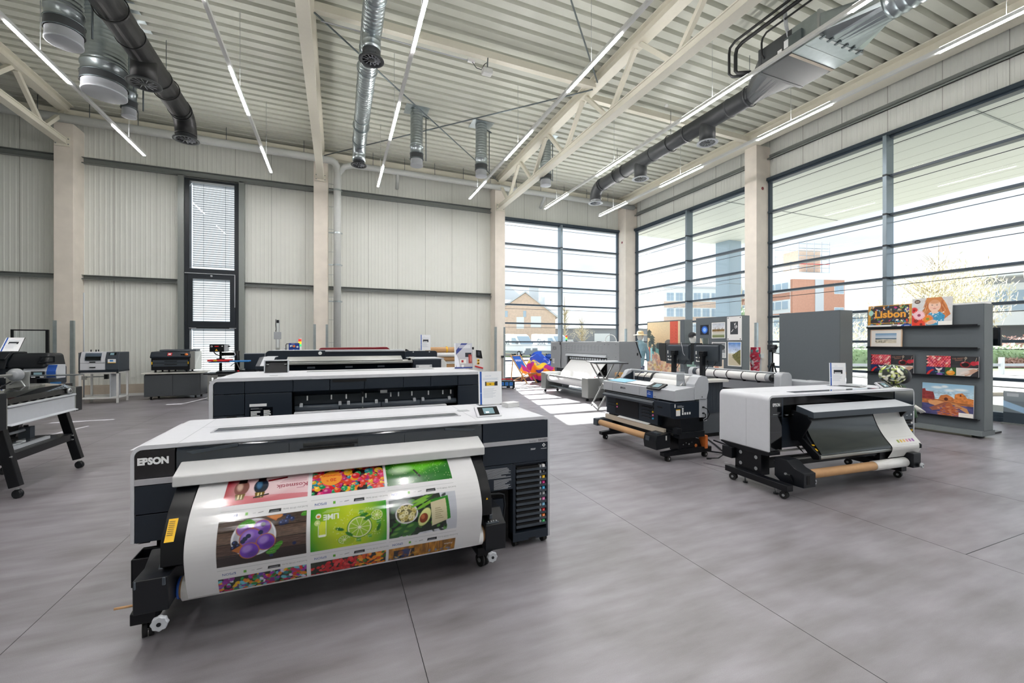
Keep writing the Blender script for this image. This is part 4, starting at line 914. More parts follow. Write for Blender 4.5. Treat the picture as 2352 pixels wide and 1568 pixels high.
m.prism([(-.80, .935), (-.55, .962), (-.55, .945), (-.77, .92)], 'y', F0 - .018, F0 - .01, 'panel_mid'); m.prism([(.92, .93), (.7, .955), (.7, .94), (.9, .92)], 'y', F0 - .018, F0 - .01, 'panel_mid'); m.build('front_window', P1, .003)
m = MB(O); m.box(.985, R_ - .02, F0 - .003, F0 + .03, .822, T - .027, 'panel_dark'); m.box(.985, R_ - .02, F0 - .003, F0 + .03, .648, .786, 'panel_dark'); m.box(1.228, R_ - .02, F0 - .002, F0 + .03, .632, .645, 'panel_dark')
lines(m, (1.4, F0 - .003, .74), .06, .014, 2, 'text_white', seed=4); m.prism([(1.482, .748), (1.497, .763), (1.482, .778), (1.467, .763)], 'y', F0 - .0045, F0 - .003, 'text_white'); m.prism([(1.482, .756), (1.489, .763), (1.482, .77), (1.475, .763)], 'y', F0 - .005, F0 - .0044, 'panel_dark'); lines(m, (1.482, F0 - .003, .737), .05, .006, 1, 'text_white', seed=2); m.build('right_cover', P1, .003)
m = MB(O); m.box(.985, R_ - .018, F0 - .009, F0 + .02, .788, .82, 'silver_edge'); fit_text(m, 'S9100', (1.468, F0 - .009, .805), .072, .018, 'text_dark', .0); fit_text(m, 'SureColor', (1.385, F0 - .009, .801), .06, .009, 'text_dark', .0); m.build('model_strip', P1, .002)
m = MB(O); m.box(.985, 1.224, F0 - .002, F0 + .05, .455, .643, 'panel_dark'); lines(m, (1.105, F0 - .002, .585), .21, .075, 9, 'text_grey', seed=5, fill=.55); lines(m, (1.145, F0 - .002, .50), .15, .075, 9, 'text_grey', seed=6, fill=.55); m.build('notice_panel', P1, .002)
m = MB(O); m.sweep([(.97, F0 - .01, .452), (1.03, F0 - .03, .448), (1.1, F0 - .03, .445), (1.14, F0 - .02, .43), (1.15, F0 - .02, .35), (1.13, F0 - .03, .24), (1.1, F0 - .03, .2)], .008, 'black_plastic', 8); m.build('power_cable', P1)
m = MB(O); m.box(1.0, 1.21, F0 + .06, B0 - .05, .05, .46, 'void'); m.box(1.08, 1.16, F0 + .03, F0 + .07, .12, .38, 'panel_dark'); m.build('side_leg', P1)
rk = MB(O); rk.box(1.222, R_ - .018, 3.02, 3.55, .05, .628, 'black_plastic'); rk.box(1.222, 1.245, F0 - .004, 3.03, .05, .628, 'panel_dark'); rk.box(R_ - .035, R_ - .018, F0 - .004, 3.03, .05, .628, 'panel_dark'); rk.box(1.222, R_ - .018, F0 - .006, 3.03, .05, .115, 'panel_dark'); rk.box(1.35, 1.41, F0 - .008, F0, .05, .066, 'void')
rack = rk.build('ink_rack', P1, .003)
tones = ('paper', 'text_dark', 'yellow', 'magenta', 'cyan', 'inkgrey', 'ltmagenta', 'ltcyan', 'red', 'orange', 'ink_green')
for i, c in enumerate(tones):
    z = .588 - i * .0425; t = MB(O); t.box(1.248, R_ - .037, F0 - .012, 3.03, z - .012, z + .006, 'panel_mid'); t.box(1.255, 1.44, F0 - .004, 3.02, z + .006, z + .022, 'void'); t.box(1.446, 1.458, F0 - .008, 3.02, z + .006, z + .024, 'text_grey')
    t.box(1.468, 1.489, F0 - .0095, F0 + .01, z + .002, z + .025, c); t.box(1.476, 1.481, F0 - .0102, F0 - .0094, z + .012, z + .017, 'text_white'); t.build('ink_tray', rack, .0015, 1)
for x, y in ((1.26, 3.01), (1.5, 3.01), (1.26, 3.5), (1.5, 3.5)): caster(rack, O, x, y, .022, .03)
# dryer hood
m = MB(O); m.prism([(2.998, .893), (2.81, .833), (2.808, .776), (2.83, .776), (2.99, .80)], 'x', -.828, .948, 'white_hood'); hd = m.build('dryer_hood', P1, .008); hd['label'] = 'off-white hood over the outgoing sheet'
# printed banner hanging off the platen
prof = np.array([(2.93, .80), (2.86, .775), (2.775, .735), (2.69, .685), (2.625, .62), (2.588, .56), (2.573, .505), (2.578, .45), (2.595, .39), (2.615, .323), (2.636, .27), (2.655, .235)])
dd = np.concatenate([[0], np.cumsum(np.hypot(*np.diff(prof, axis=0).T))]); HB = dd[-1]
def SB(U, V):
    s = HB * (1 - V); f = lambda j: sum(np.interp(s + k * .022, dd, prof[:, j]) for k in (-2, -1, 0, 1, 2)) / 5
    return -.71 + 1.56 * U - .24, f(0) - 2.97 - .004, f(1)
ban = paint_banner(1.56, .77); ban.a = np.clip(ban.a, 0, 1) ** 1.12 * .80
bn = ban.build('printed_sheet', SB, P1, 'print_gloss', smooth=True); bn['label'] = 'glossy printed sheet with rows of food and flower pictures'
m = MB(O); m.cyl((-.74, 2.70, .285), (.88, 2.70, .285), .066, 'paper', 28); rl = m.build('takeup_roll', P1)
m = MB(O); m.cyl((-.755, 2.70, .285), (.895, 2.70, .285), .052, 'kraft', 24); m.build('core', rl)
# guide behind the sheet and its side arms
gp = [(2.99, .80), (2.84, .765), (2.70, .67), (2.61, .56), (2.60, .44), (2.68, .40), (2.99, .47)]
m = MB(O); m.prism([(y + .012, z - .004) for y, z in gp], 'x', -.70, .84, 'black_metal'); m.build('platen', P1)
m = MB(O); m.prism([(y, z + .006) for y, z in gp], 'x', -.815, -.715, 'black_metal'); m.prism([(2.86, .58), (2.79, .56), (2.645, .42), (2.645, .395), (2.70, .385), (2.9, .5)], 'x', -.835, -.8155, 'panel_mid')
sl = m.build('left_arm', P1, .004)
lb = MB(O); q = [(-.795, 2.655, .615), (-.755, 2.655, .615), (-.755, 2.60, .535), (-.795, 2.60, .535)]
yl = MB(O); yl.quad((-.80, 2.612, .560), (-.76, 2.612, .560), (-.76, 2.686, .650), (-.80, 2.686, .650), 'yellow')
for k in range(8): y_, z_ = 2.632 + .0062 * k, .586 + .0076 * k; yl.quad((-.795, y_ - .001, z_), (-.77, y_ - .001, z_), (-.77, y_ + .0006, z_ + .002), (-.795, y_ + .0006, z_ + .002), 'text_dark')
yl.v = [(x, y - .006, z + .004) for x, y, z in yl.v]; yl.build('warning_label', sl)
m = MB(O); m.prism([(y, z + .006) for y, z in gp], 'x', .855, .925, 'black_metal'); m.prism([(2.86, .60), (2.79, .58), (2.645, .42), (2.645, .395), (2.70, .385), (2.9, .5)], 'x', .9255, .945, 'panel_mid')
m.prism([(.885, .545), (.899, .545), (.892, .558)], 'y', 2.598, 2.60, 'yellow'); m.build('right_arm', P1, .004)
# take-up units
m = MB(O); m.prism([(2.55, .42), (2.555, .255), (2.85, .26), (2.9, .41), (2.78, .475), (2.69, .42)], 'x', -.905, -.765, 'black_plastic'); m.box(-.90, -.89, 2.546, 2.556, .38, .42, 'panel_mid'); m.box(-.79, -.775, 2.546, 2.556, .38, .42, 'panel_mid')
tu = m.build('takeup_motor', P1, .007); knob(tu, O, (-.79, 2.535, .215)); m = MB(O); m.cyl((-.765, 2.70, .285), (-.74, 2.70, .285), .05, 'black_plastic', 20); m.cyl((-.763, 2.70, .285), (-.752, 2.70, .285), .054, 'blue', 20); m.cyl((-.99, 2.6, .285), (-.905, 2.6, .285), .006, 'kraft', 8); m.build('shaft', tu)
m = MB(O); m.prism([(2.63, .36), (2.635, .19), (2.9, .19), (2.95, .43), (2.74, .43), (2.68, .38)], 'x', .895, 1.035, 'black_plastic'); m.box(.90, .99, 2.64, 2.7, .362, .372, 'panel_mid')
for k in range(4): m.box(.915 + .018 * k, .925 + .018 * k, 2.645, 2.66, .372, .38, 'text_grey')
td = m.build('takeup_support', P1, .007); knob(td, O, (.93, 2.618, .165), r=.032)
m = MB(O); m.cyl((.88, 2.70, .285), (.9, 2.70, .285), .05, 'black_plastic', 20); m.build('shaft', td)
# stand
m = MB(O); m.box(-.97, -.83, 3.05, 3.5, .1, .47, 'black_metal'); m.box(-1.02, -.83, 2.99, 3.02, .27, .40, 'black_metal'); m.box(-1.02, -1.01, 2.86, 3.02, .25, .40, 'black_metal'); m.box(-1.02, -.88, 2.86, 2.875, .25, .40, 'black_metal'); m.prism([(-1.04, .43), (-.98, .45), (-.98, .43)], 'y', 2.99, 3.0, 'black_metal'); m.build('left_leg', P1, .004)
m = MB(O); m.box(.85, .97, 3.05, 3.5, .1, .47, 'black_metal'); m.build('right_leg', P1, .004)
m = MB(O); m.box(-.9, .9, 3.2, 3.26, .3, .4, 'black_metal'); m.box(-.9, .9, 3.05, 3.4, .42, .47, 'black_metal'); m.build('cross_beam', P1, .004)
for s, x in (('left', -.935), ('right', .935)):
    m = MB(O); m.prism([(2.76, .10), (2.76, .16), (3.0, .215), (3.6, .16), (3.78, .16), (3.78, .10)], 'x', x - .055, x + .055, 'black_metal'); ft = m.build('foot', P1, .005)
    caster(ft, O, x + .0, 2.83, .045, .04); caster(ft, O, x, 3.72, .045, .04)
tablet(P1, O, (1.085, 3.09, T + .006), .20, .115, .95)
m = MB(O); m.box(.93, 1.02, 3.42, 3.5, T + .0005, T + .002, 'text_grey'); m.build('info_plate', P1)
sign('upright info sheet with a blue edge standing at the back right of the front printer', (1.30, 3.69, T + .001), 0, .225, .30, 0, .06)
r = thing('card_stack', 'stack of pale cards on top of the front printer, right of the info sheet', 'cards', (1.43, 3.52, T + .001), .25)
for k in range(9):
    m = MB(); a = .03 * math.sin(k * 2.1); m.X = Matrix.Rotation(a, 4, 'Z'); m.box(-.065, .065, -.045, .045, k * .0045, k * .0045 + .0042, 'paper' if k % 3 else 'white_hood'); m.build('card', r)
# ================================================================= second printer of the row, seen from behind
P2 = thing('large_format_printer', 'dark roll printer right behind the front one, its open back with rollers towards us', 'printer', (.24, 4.58, 0)); O = (-.24, -4.58, 0)
L, R_, T, F0, B0 = -1.075, 1.555, 1.232, 4.57, 5.5
m = MB(O); oo, ii = arch(L, R_, .70, T, .07, (.03, .03), 9); m.ring(oo, ii, 'y', F0, B0, 'white_shell', closed=False); m.box(L, R_ - .02, F0 + .002, B0, T - .033, T - .028, 'white_shell')
m.box(-.40, -.399, F0 - .001, B0, T + .0002, T + .001, 'text_grey'); m.box(-.32, 1.1, 5.2, 5.32, T + .0005, T + .002, 'galv_dark'); m.box(-.62, -.55, 4.75, 4.8, T + .0005, T + .002, 'text_grey')
sh = m.build('shell', P2, .008); sh['label'] = 'white shell'
m = MB(O); m.box(L + .035, R_ - .035, 4.95, B0 - .02, .72, T - .035, 'panel_dark'); m.box(L + .035, R_ - .035, F0 + .2, B0 - .02, .60, .80, 'panel_dark'); m.build('core', P2)
def pan(x0, x1, z0, z1, mt='panel_dark', y=F0 + .008, n='back_panel', d=.03):
    q = MB(O); q.box(x0, x1, y, y + d, z0, z1, mt); return q.build(n, P2, .004)
xs = (L + .034, -.80, -.40, -.075, .25, .64, .93, 1.23, R_ - .034)
for a, b in zip(xs[:-1], xs[1:]): pan(a + .002, b - .002, 1.085, T - .034)
pan(xs[0], -.802, .89, 1.08); pan(xs[0], -.802, .72, .886)
lp = pan(-.797, -.41, .72, 1.08); q = MB(O); q.box(-.76, -.62, F0 + .005, F0 + .01, .96, .985, 'text_white'); q.box(-.76, -.57, F0 + .0055, F0 + .01, .86, .95, 'screen_dark'); lines(q, (-.70, F0 + .0055, .94), .1, .012, 2, 'text_grey', seed=1); lines(q, (-.71, F0 + .0055, .895), .08, .05, 5, 'text_white', seed=2, fill=.6); lines(q, (-.61, F0 + .0055, .895), .07, .06, 6, 'text_white', seed=3, fill=.6); q.build('type_label', lp)
q = MB(O); q.box(-1.0, -.81, F0 + .003, F0 + .01, .745, .875, 'panel_mid'); q.box(-.94, -.86, F0 + .001, F0 + .004, .868, .88, 'void'); q.build('service_hatch', P2, .003)
pan(1.232, R_ - .034, .72, 1.08)
q = MB(O); q.box(.10 - .15, .27, F0 + .004, F0 + .01, 1.165, 1.19, 'void'); q.build('grip_slot', P2)
m = MB(O); m.box(-.40, 1.225, 4.75, 4.96, .90, 1.09, 'panel_mid'); m.prism([(F0 + .012, 1.085), (4.76, 1.02), (4.76, .94), (F0 + .10, .90), (4.8, .9), (4.8, 1.085)], 'x', -.40, 1.225, 'panel_dark'); m.build('paper_path', P2)
for i in range(4):
    x0 = -.385 + i * .403; m = MB(O); m.cyl((x0, F0 + .05, .915), (x0 + .395, F0 + .05, .915), .028, 'panel_mid', 16); m.build('roller', P2)
for x in (-.33, .02, .1, .37, .47, .76, .85, 1.14):
    m = MB(O); m.box(x - .014, x + .014, F0 + .025, F0 + .06, .93, .96, 'text_grey'); m.cyl((x - .012, F0 + .05, .955), (x + .012, F0 + .05, .955), .012, 'pale_grey', 10); m.build('pinch_wheel', P2)
for i, x in enumerate((-.28, -.06, .08, .27, .52, .6, .74, .92, 1.08, 1.17)):
    m = MB(O); m.box(x - .006, x + .006, F0 + .085, F0 + .1, .985, 1.03, 'text_white'); m.build('clip', P2)
m = MB(O); m.box(.39, .62, F0 + .06, F0 + .066, 1.02, 1.075, 'acrylic'); m.box(.41, .48, F0 + .055, F0 + .06, 1.03, 1.06, 'steel'); m.build('spare_blade_case', P2)
m = MB(O); m.cyl((.235, F0 + .03, .885), (.235, F0 + .06, 1.03), .008, 'steel', 8); m.cyl((.235, F0 + .06, 1.0), (.235, F0 + .062, 1.06), .014, 'black_plastic', 8); m.box(.19, .28, F0 + .0, F0 + .04, .872, .886, 'text_grey'); m.build('lift_lever', P2)
m = MB(O); m.box(-.39, 1.1, F0 - .02, F0 + .06, .84, .885, 'white_shell'); m.box(-.39, 1.22, F0 + .02, F0 + .1, .72, .83, 'panel_dark'); m.build('media_rest', P2, .006)
for x in (-.9, 1.35):
    m = MB(O); m.box(x - .07, x + .07, 4.85, 5.2, .1, .72, 'black_metal'); m.box(x - .05, x + .05, 4.55, 5.55, .1, .16, 'black_metal'); lg = m.build('leg', P2, .004); caster(lg, O, x, 4.62, .045, .04); caster(lg, O, x, 5.48, .045, .04)
m = MB(O); m.X = None; m.prism([(5.2, T), (5.26, T + .128), (5.275, T + .128), (5.28, T)], 'x', -.725, -.505, 'black_plastic'); m.box(-.735, -.495, 5.225, 5.30, T + .125, T + .137, 'pale_grey'); m.box(-.732, -.722, 5.2, 5.28, T + .002, T + .13, 'pale_grey'); m.box(-.508, -.498, 5.2, 5.28, T + .002, T + .13, 'pale_grey')
for s in (-1, 1): m.box(-.615 + s * .085 - .012, -.615 + s * .085 + .012, 5.218, 5.245, T + .085, T + .092, 'text_grey')
cp = m.build('control_panel', P2, .005); cp['label'] = 'black back of the raised touch panel'
sign('upright photo leaflet with a purple swoosh on the right end of the second printer', (1.43, 5.05, T + .002), 0, .225, .31, 2, .08)

# ================================================================= third printer of the row
P3 = thing('large_format_printer', 'dark roll printer third in the row, with a sloping silver lid', 'printer', (.26, 6.65, 0)); O = (-.26, -6.65, 0)
m = MB(O); m.box(-1.0, 1.52, 6.68, 7.4, .62, 1.22, 'panel_dark'); m.build('body', P3, .02)
m = MB(O); m.prism([(6.66, 1.19), (6.66, 1.235), (7.0, 1.345), (7.35, 1.345), (7.35, 1.19)], 'x', -1.04, -.86, 'panel_dark'); m.prism([(6.655, 1.24), (6.99, 1.35), (7.35, 1.35), (7.35, 1.34), (7.0, 1.34), (6.66, 1.23)], 'x', -.985, -.84, 'pale_grey'); m.build('left_cap', P3, .006)
m = MB(O); m.prism([(6.63, 1.295), (6.65, 1.30), (6.82, 1.352), (6.85, 1.352), (6.85, 1.30), (6.65, 1.285)], 'x', -.665, .92, 'brushed'); m.build('top_lid', P3, .006)
m = MB(O); m.prism([(6.60, 1.247), (6.60, 1.278), (6.66, 1.29), (6.9, 1.29), (6.9, 1.245)], 'x', -.80, 1.06, 'brushed'); m.build('front_lid', P3, .004)
m = MB(O); m.box(-.84, 1.05, 6.635, 6.7, 1.17, 1.245, 'smoke_dark'); m.box(-.84, 1.05, 6.66, 6.7, 1.1, 1.246, 'panel_mid')
for x in (-.4, .1, .55): m.box(x, x + .1, 6.63, 6.634, 1.19, 1.215, 'panel_mid')
m.build('window', P3)
m = MB(O); m.box(1.07, 1.51, 6.62, 7.3, .7, 1.295, 'panel_dark'); m.build('ink_cabinet', P3, .012)
m = MB(O); m.box(1.06, 1.56, 6.63, 7.3, 1.296, 1.312, 'pale_grey'); m.prism([(1.512, .7), (1.60, .72), (1.60, 1.24), (1.55, 1.295), (1.512, 1.295)], 'y', 6.64, 7.3, 'white_paint'); m.build('right_cap', P3, .006)
m = MB(O); m.box(1.02, 1.1, 6.66, 6.72, 1.29, 1.335, 'white_paint'); m.box(1.0, 1.04, 6.64, 6.7, 1.2, 1.32, 'black_metal'); m.build('latch', P3, .004)
m = MB(O); m.X = Matrix.Translation((.84, -.12, 1.22)) @ Matrix.Rotation(-.5, 4, 'X'); m.X = None
m.prism([(6.58, 1.15), (6.6, 1.215), (6.61, 1.215), (6.62, 1.15)], 'x', 1.11, 1.36, 'text_grey'); m.box(1.15, 1.32, 6.585, 6.592, 1.17, 1.2, 'text_white'); m.build('control_panel', P3, .004)
for x in (-.8, 1.3):
    m = MB(O); m.box(x - .06, x + .06, 6.8, 7.3, .1, .62, 'black_metal'); m.box(x - .05, x + .05, 6.6, 7.5, .09, .15, 'black_metal'); lg = m.build('leg', P3, .004); caster(lg, O, x, 6.66, .043, .04); caster(lg, O, x, 7.44, .043, .04)

# ================================================================= fourth machine of the row: long dark cutter
P4 = thing('flatbed_cutter', 'long dark cutting machine with a round white badge, behind the third printer', 'machine', (.3, 8.1, 0)); O = (-.3, -8.1, 0)
m = MB(O); m.prism(rrect(-1.115, -.205, 1.15, 1.42, .07, 6, '0001'), 'y', 8.08, 8.5, 'panel_dark'); m.prism(rrect(-1.10, -.205, 1.15, 1.425, .07, 6, '0001'), 'y', 8.1, 8.48, 'pale_grey'); m.lathe([(.001, -.012), (.026, -.012), (.03, -.006), (.03, 0)], (-.285, 8.08, 1.372), 'text_white', 'y', 20); m.build('left_housing', P4, .004)
m = MB(O); m.box(-.20, 1.15, 8.1, 8.48, 1.2, 1.40, 'panel_dark'); m.box(-.205, 1.15, 8.07, 8.46, 1.395, 1.425, 'pale_grey'); m.build('bridge', P4, .005)
m = MB(O); m.prism(rrect(1.15, 1.75, 1.1, 1.40, .05, 6, '0011'), 'y', 8.02, 8.1, 'panel_dark'); m.box(1.2, 1.70, 8.1, 8.5, 1.1, 1.385, 'panel_dark')
for x in (1.3, 1.6): m.cyl((x, 8.015, 1.38), (x, 8.02, 1.38), .014, 'steel', 10)
m.prism([(1.16, 1.40), (1.17, 1.44), (1.24, 1.405)], 'y', 8.06, 8.1, 'black_metal'); m.build('right_housing', P4, .004)
m = MB(O); m.box(-1.05, 1.70, 8.15, 9.0, .75, 1.15, 'panel_dark'); m.build('bed', P4, .01)
for x in (-.9, 1.5):
    m = MB(O); m.box(x - .08, x + .08, 8.2, 8.95, 0, .75, 'black_metal'); m.build('leg', P4, .006)
sign('upright info sheet with a blue edge on the dark end of the fourth machine', (1.58, 8.3, 1.402), 0, .2, .30, 1, .05)

# ================================================================= machines against the back wall, middle
r = thing('engraving_machine', 'low machine with a maroon lid in front of the back wall', 'machine', (.4, 10.5, 0)); O = (-.4, -10.5, 0)
m = MB(O); m.box(-.5, 1.25, 10.4, 11.2, 0, 1.355, 'pale_grey'); m.build('body', r, .02)
m = MB(O); m.prism([(-.44, 1.36), (-.36, 1.435), (1.08, 1.452), (1.2, 1.36)], 'y', 10.45, 11.15, 'maroon'); ld = m.build('lid', r, .012); ld['label'] = 'glossy maroon lid'
r = thing('pretreatment_machine', 'white machine with a blue control box and a signal lamp, left of the maroon lid', 'machine', (-.98, 10.5, 0)); O = (.98, -10.5, 0)
m = MB(O); m.box(-1.42, -.62, 10.35, 11.0, 0, 1.33, 'white_paint'); m.box(-1.12, -.97, 10.42, 10.5, 1.33, 1.46, 'white_paint'); m.box(-1.08, -1.03, 10.417, 10.42, 1.41, 1.43, 'text_grey'); m.build('body', r, .01)
m = MB(O); m.box(-.99, -.78, 10.4, 10.5, 1.33, 1.545, 'brand_blue'); bx = m.build('control_box', r, .006)
m = MB(O); m.cyl((-.885, 10.39, 1.475), (-.885, 10.4, 1.475), .026, 'orange', 14); m.build('stop_button', bx)
m = MB(O); m.cyl((-.93, 10.392, 1.485), (-.93, 10.4, 1.485), .015, 'text_white', 10); m.box(-.965, -.945, 10.395, 10.4, 1.46, 1.5, 'text_white'); m.box(-.96, -.93, 10.395, 10.4, 1.36, 1.375, 'text_white'); m.box(-.905, -.88, 10.395, 10.4, 1.39, 1.4, 'text_white'); m.cyl((-.82, 10.39, 1.46), (-.82, 10.4, 1.46), .022, 'text_white', 12); m.box(-.85, -.82, 10.395, 10.4, 1.35, 1.4, 'text_grey'); lines(m, (-.89, 10.4, 1.525), .1, .012, 1, 'text_white'); m.build('switches', bx)
m = MB(O); m.cyl((-.775, 10.45, 1.33), (-.775, 10.45, 1.47), .03, 'white_paint', 14); m.cyl((-.775, 10.45, 1.632), (-.775, 10.45, 1.655), .032, 'white_paint', 14); lm = m.build('signal_lamp', r)
for z, c, n in ((1.47, 'lamp_green', 'green_lens'), (1.525, 'lamp_yellow', 'yellow_lens'), (1.578, 'lamp_red', 'red_lens')): m = MB(O); m.cyl((-.775, 10.45, z), (-.775, 10.45, z + .053), .031, c, 14); m.build(n, lm)
m = MB(O); m.sweep([(-.99, 10.42, 1.53), (-1.03, 10.42, 1.53), (-1.045, 10.42, 1.51), (-1.045, 10.42, 1.33)], .008, 'black_plastic', 8); m.build('cable', r)
r = thing('sensor_mast', 'thin mast with a grey box standing in front of the back wall, left of the blue control box', 'mast', (-1.22, 10.7, 0)); O = (1.22, -10.7, 0)
m = MB(O); m.box(-1.275, -1.262, 10.69, 10.71, 1.33, 2.06, 'steel'); m.box(-1.21, -1.197, 10.69, 10.71, 1.33, 2.06, 'steel'); m.box(-1.275, -1.197, 10.68, 10.72, 1.33, 1.44, 'brushed'); m.box(-1.3, -1.17, 10.6, 10.8, 1.33, 1.34, 'white_paint'); m.box(-1.26, -1.21, 10.695, 10.705, 1.34, 2.05, 'acrylic'); m.build('twin_rods', r)
m = MB(O); m.box(-1.305, -1.165, 10.64, 10.7, 1.63, 1.79, 'text_grey'); m.build('sensor_box', r, .006)
m = MB(O); m.box(-1.255, -1.21, 10.66, 10.72, 1.99, 2.055, 'black_plastic'); m.sweep([(-1.27, 10.68, 2.07), (-1.275, 10.68, 1.95), (-1.265, 10.68, 1.85), (-1.275, 10.68, 1.8)], .006, 'black_plastic', 8); m.build('sensor_head', r)
r['label'] = 'thin mast with a grey box on the white machine with the blue control box'; 
# laminator with kraft rolls
r = thing('laminator', 'roll laminator with brown paper rolls and yellow buttons, left of the glazed back bay', 'machine', (3.0, 11.5, 0)); O = (-3, -11.5, 0)
m = MB(O); m.cyl((2.1, 11.5, 1.355), (3.42, 11.5, 1.355), .075, 'kraft', 22); m.build('upper_roll', r)
m = MB(O); m.lathe([(.077, -.02), (.082, 0), (.077, .02)], (2.77, 11.5, 1.355), 'yellow', 'x', 20); m.box(2.755, 2.785, 11.47, 11.53, 1.42, 1.45, 'yellow'); m.build('core_stop', r)
m = MB(O); m.cyl((2.1, 11.42, 1.22), (3.42, 11.42, 1.22), .05, 'fabric_white', 20); m.build('pressure_roller', r)
m = MB(O); m.cyl((2.1, 11.5, 1.10), (3.42, 11.5, 1.10), .065, 'kraft', 22); m.build('lower_roll', r)
m = MB(O); m.box(2.05, 3.45, 11.3, 11.38, 1.0, 1.035, 'pale_grey'); m.box(2.05, 3.45, 11.4, 11.9, .62, .95, 'brushed'); m.box(2.05, 3.42, 11.36, 11.4, .7, .97, 'kraft')
for z in (.75, .82, .89): m.box(2.05, 3.42, 11.35, 11.362, z, z + .02, 'wood')
m.build('feed_table', r, .004)
m = MB(O); m.prism([(3.45, 0), (3.78, 0), (3.78, 1.05), (3.68, 1.36), (3.45, 1.36)], 'y', 11.3, 11.75, 'white_paint'); col = m.build('control_column', r, .01)
m = MB(O); m.prism([(3.56, 1.14), (3.74, 1.11), (3.70, 1.33), (3.55, 1.35)], 'y', 11.285, 11.3, 'screen_dark'); m.box(3.6, 3.66, 11.282, 11.286, 1.2, 1.3, 'panel_mid'); m.build('display', col)
m = MB(O)
for z in (.98, 1.06): m.lathe([(.001, -.03), (.02, -.03), (.02, -.012), (.038, -.01), (.038, 0)], (3.62, 11.3, z), 'yellow', 'y', 16); m.cyl((3.62, 11.265, z), (3.62, 11.27, z), .018, 'black_plastic', 12)
m.build('yellow_buttons', col)
m = MB(O); m.bar((3.52, 11.28, .9), (3.75, 11.28, .84), .02, .035, 'red'); m.build('red_handle', col)
m = MB(O); m.cyl((3.48, 11.35, 1.36), (3.48, 11.35, 1.43), .03, 'black_plastic', 12); m.build('top_knob', col)
m = MB(O); m.box(2.05, 2.15, 11.3, 11.8, 0, 1.4, 'white_paint'); m.build('far_column', r, .01)

# ================================================================= left side of the hall
# glass panel on a stand
r = thing('glass_panel', 'black-framed greenish glass panel standing beside the left concrete column', 'glass panel', (-7.3, 14.8, 0)); O = (7.3, -14.8, 0)
m = MB(O); m.ring([(-7.68, .9), (-6.96, .9), (-6.96, 1.89), (-7.68, 1.89)], [(-7.64, .94), (-7.02, .94), (-7.02, 1.86), (-7.64, 1.86)], 'y', 14.78, 14.83, 'black_metal'); m.build('frame', r, .003)
m = MB(O); m.box(-7.64, -7.02, 14.8, 14.81, .94, 1.86, 'acrylic'); m.build('pane', r)
for x in (-7.6, -7.06):
    m = MB(O); m.box(x - .02, x + .02, 14.78, 14.82, .0, .9, 'black_metal'); m.box(x - .02, x + .02, 14.6, 15.0, 0, .03, 'black_metal'); m.build('leg', r)
# white laser engraver on a stand
r = thing('laser_engraver', 'white and charcoal laser engraver on a white stand, left of the dark cabinet', 'laser engraver', (-5.7, 14.2, 0)); O = (5.7, -14.2, 0)
m = MB(O); m.prism([(13.99, .84), (13.99, 1.13), (14.06, 1.31), (14.6, 1.31), (14.6, .84)], 'x', -6.02, -5.235, 'panel_mid'); m.box(-6.02, -5.23, 13.96, 14.6, .80, .845, 'panel_dark'); m.build('housing', r, .008)
m = MB(O); m.prism([(13.975, .86), (13.975, 1.135), (14.05, 1.318), (14.3, 1.318), (14.3, 1.3), (14.06, 1.3), (13.99, 1.13), (13.99, .86)], 'x', -5.99, -5.50, 'white_shell'); m.box(-5.99, -5.50, 13.968, 13.976, 1.035, 1.04, 'text_dark'); fl_ = m.build('front_flap', r, .004)
m = MB(O); m.prism([(13.962, 1.09), (13.962, 1.15), (14.02, 1.29), (14.03, 1.29), (13.975, 1.14), (13.975, 1.09)], 'x', -5.90, -5.58, 'smoke'); m.prism([(13.97, 1.1), (13.97, 1.13), (14.0, 1.2), (14.01, 1.2), (13.98, 1.1)], 'x', -5.89, -5.59, 'screen_dark'); m.build('window', fl_)
m = MB(O)
for z in (1.06, .925): m.box(-5.8, -5.69, 13.955, 13.975, z - .012, z + .012, 'black_plastic')
m.build('grip', fl_)
m = MB(O); m.prism([(13.96, .86), (13.96, 1.135), (14.04, 1.312), (14.06, 1.312), (13.99, 1.12), (13.99, .86)], 'x', -5.485, -5.24, 'panel_mid'); m.prism([(14.0, 1.23), (14.03, 1.297), (14.04, 1.297), (14.01, 1.225)], 'x', -5.43, -5.29, 'screen_dark'); m.prism([(13.993, 1.235), (14.017, 1.29), (14.02, 1.29), (13.996, 1.233)], 'x', -5.41, -5.33, 'screen'); m.box(-5.44, -5.28, 13.953, 13.961, 1.03, 1.13, 'text_white'); m.box(-5.44, -5.28, 13.952, 13.954, 1.03, 1.045, 'yellow'); m.box(-5.4, -5.33, 13.951, 13.953, 1.07, 1.11, 'lightblue'); m.build('control_panel', r, .003)
m = MB(O); m.box(-6.03, -6.02, 14.0, 14.6, .85, 1.3, 'machine_grey_dark'); m.box(-6.035, -6.03, 14.08, 14.15, 1.2, 1.26, 'void'); m.box(-6.035, -6.03, 14.3, 14.37, 1.2, 1.26, 'void'); m.build('side_wall', r)
m = MB(O)
for x in (-5.95, -5.85, -5.8): m.cyl((x, 14.4, 1.31), (x, 14.4, 1.37), .014, 'black_plastic', 8)
m.box(-5.7, -5.6, 14.05, 14.1, 1.318, 1.328, 'paper'); m.build('top_valves', r)
st = MB(O)
for x in (-6.0, -5.26):
    for y in (14.0, 14.55): st.box(x - .02, x + .02, y - .02, y + .02, 0, .80, 'white_paint')
st.box(-6.02, -5.24, 13.98, 14.57, .12, .15, 'white_paint'); st.box(-5.42, -5.4, 14.0, 14.55, .15, .8, 'pale_grey'); st.box(-6.02, -5.24, 13.98, 14.57, .76, .80, 'white_paint'); st.build('stand', r, .003)
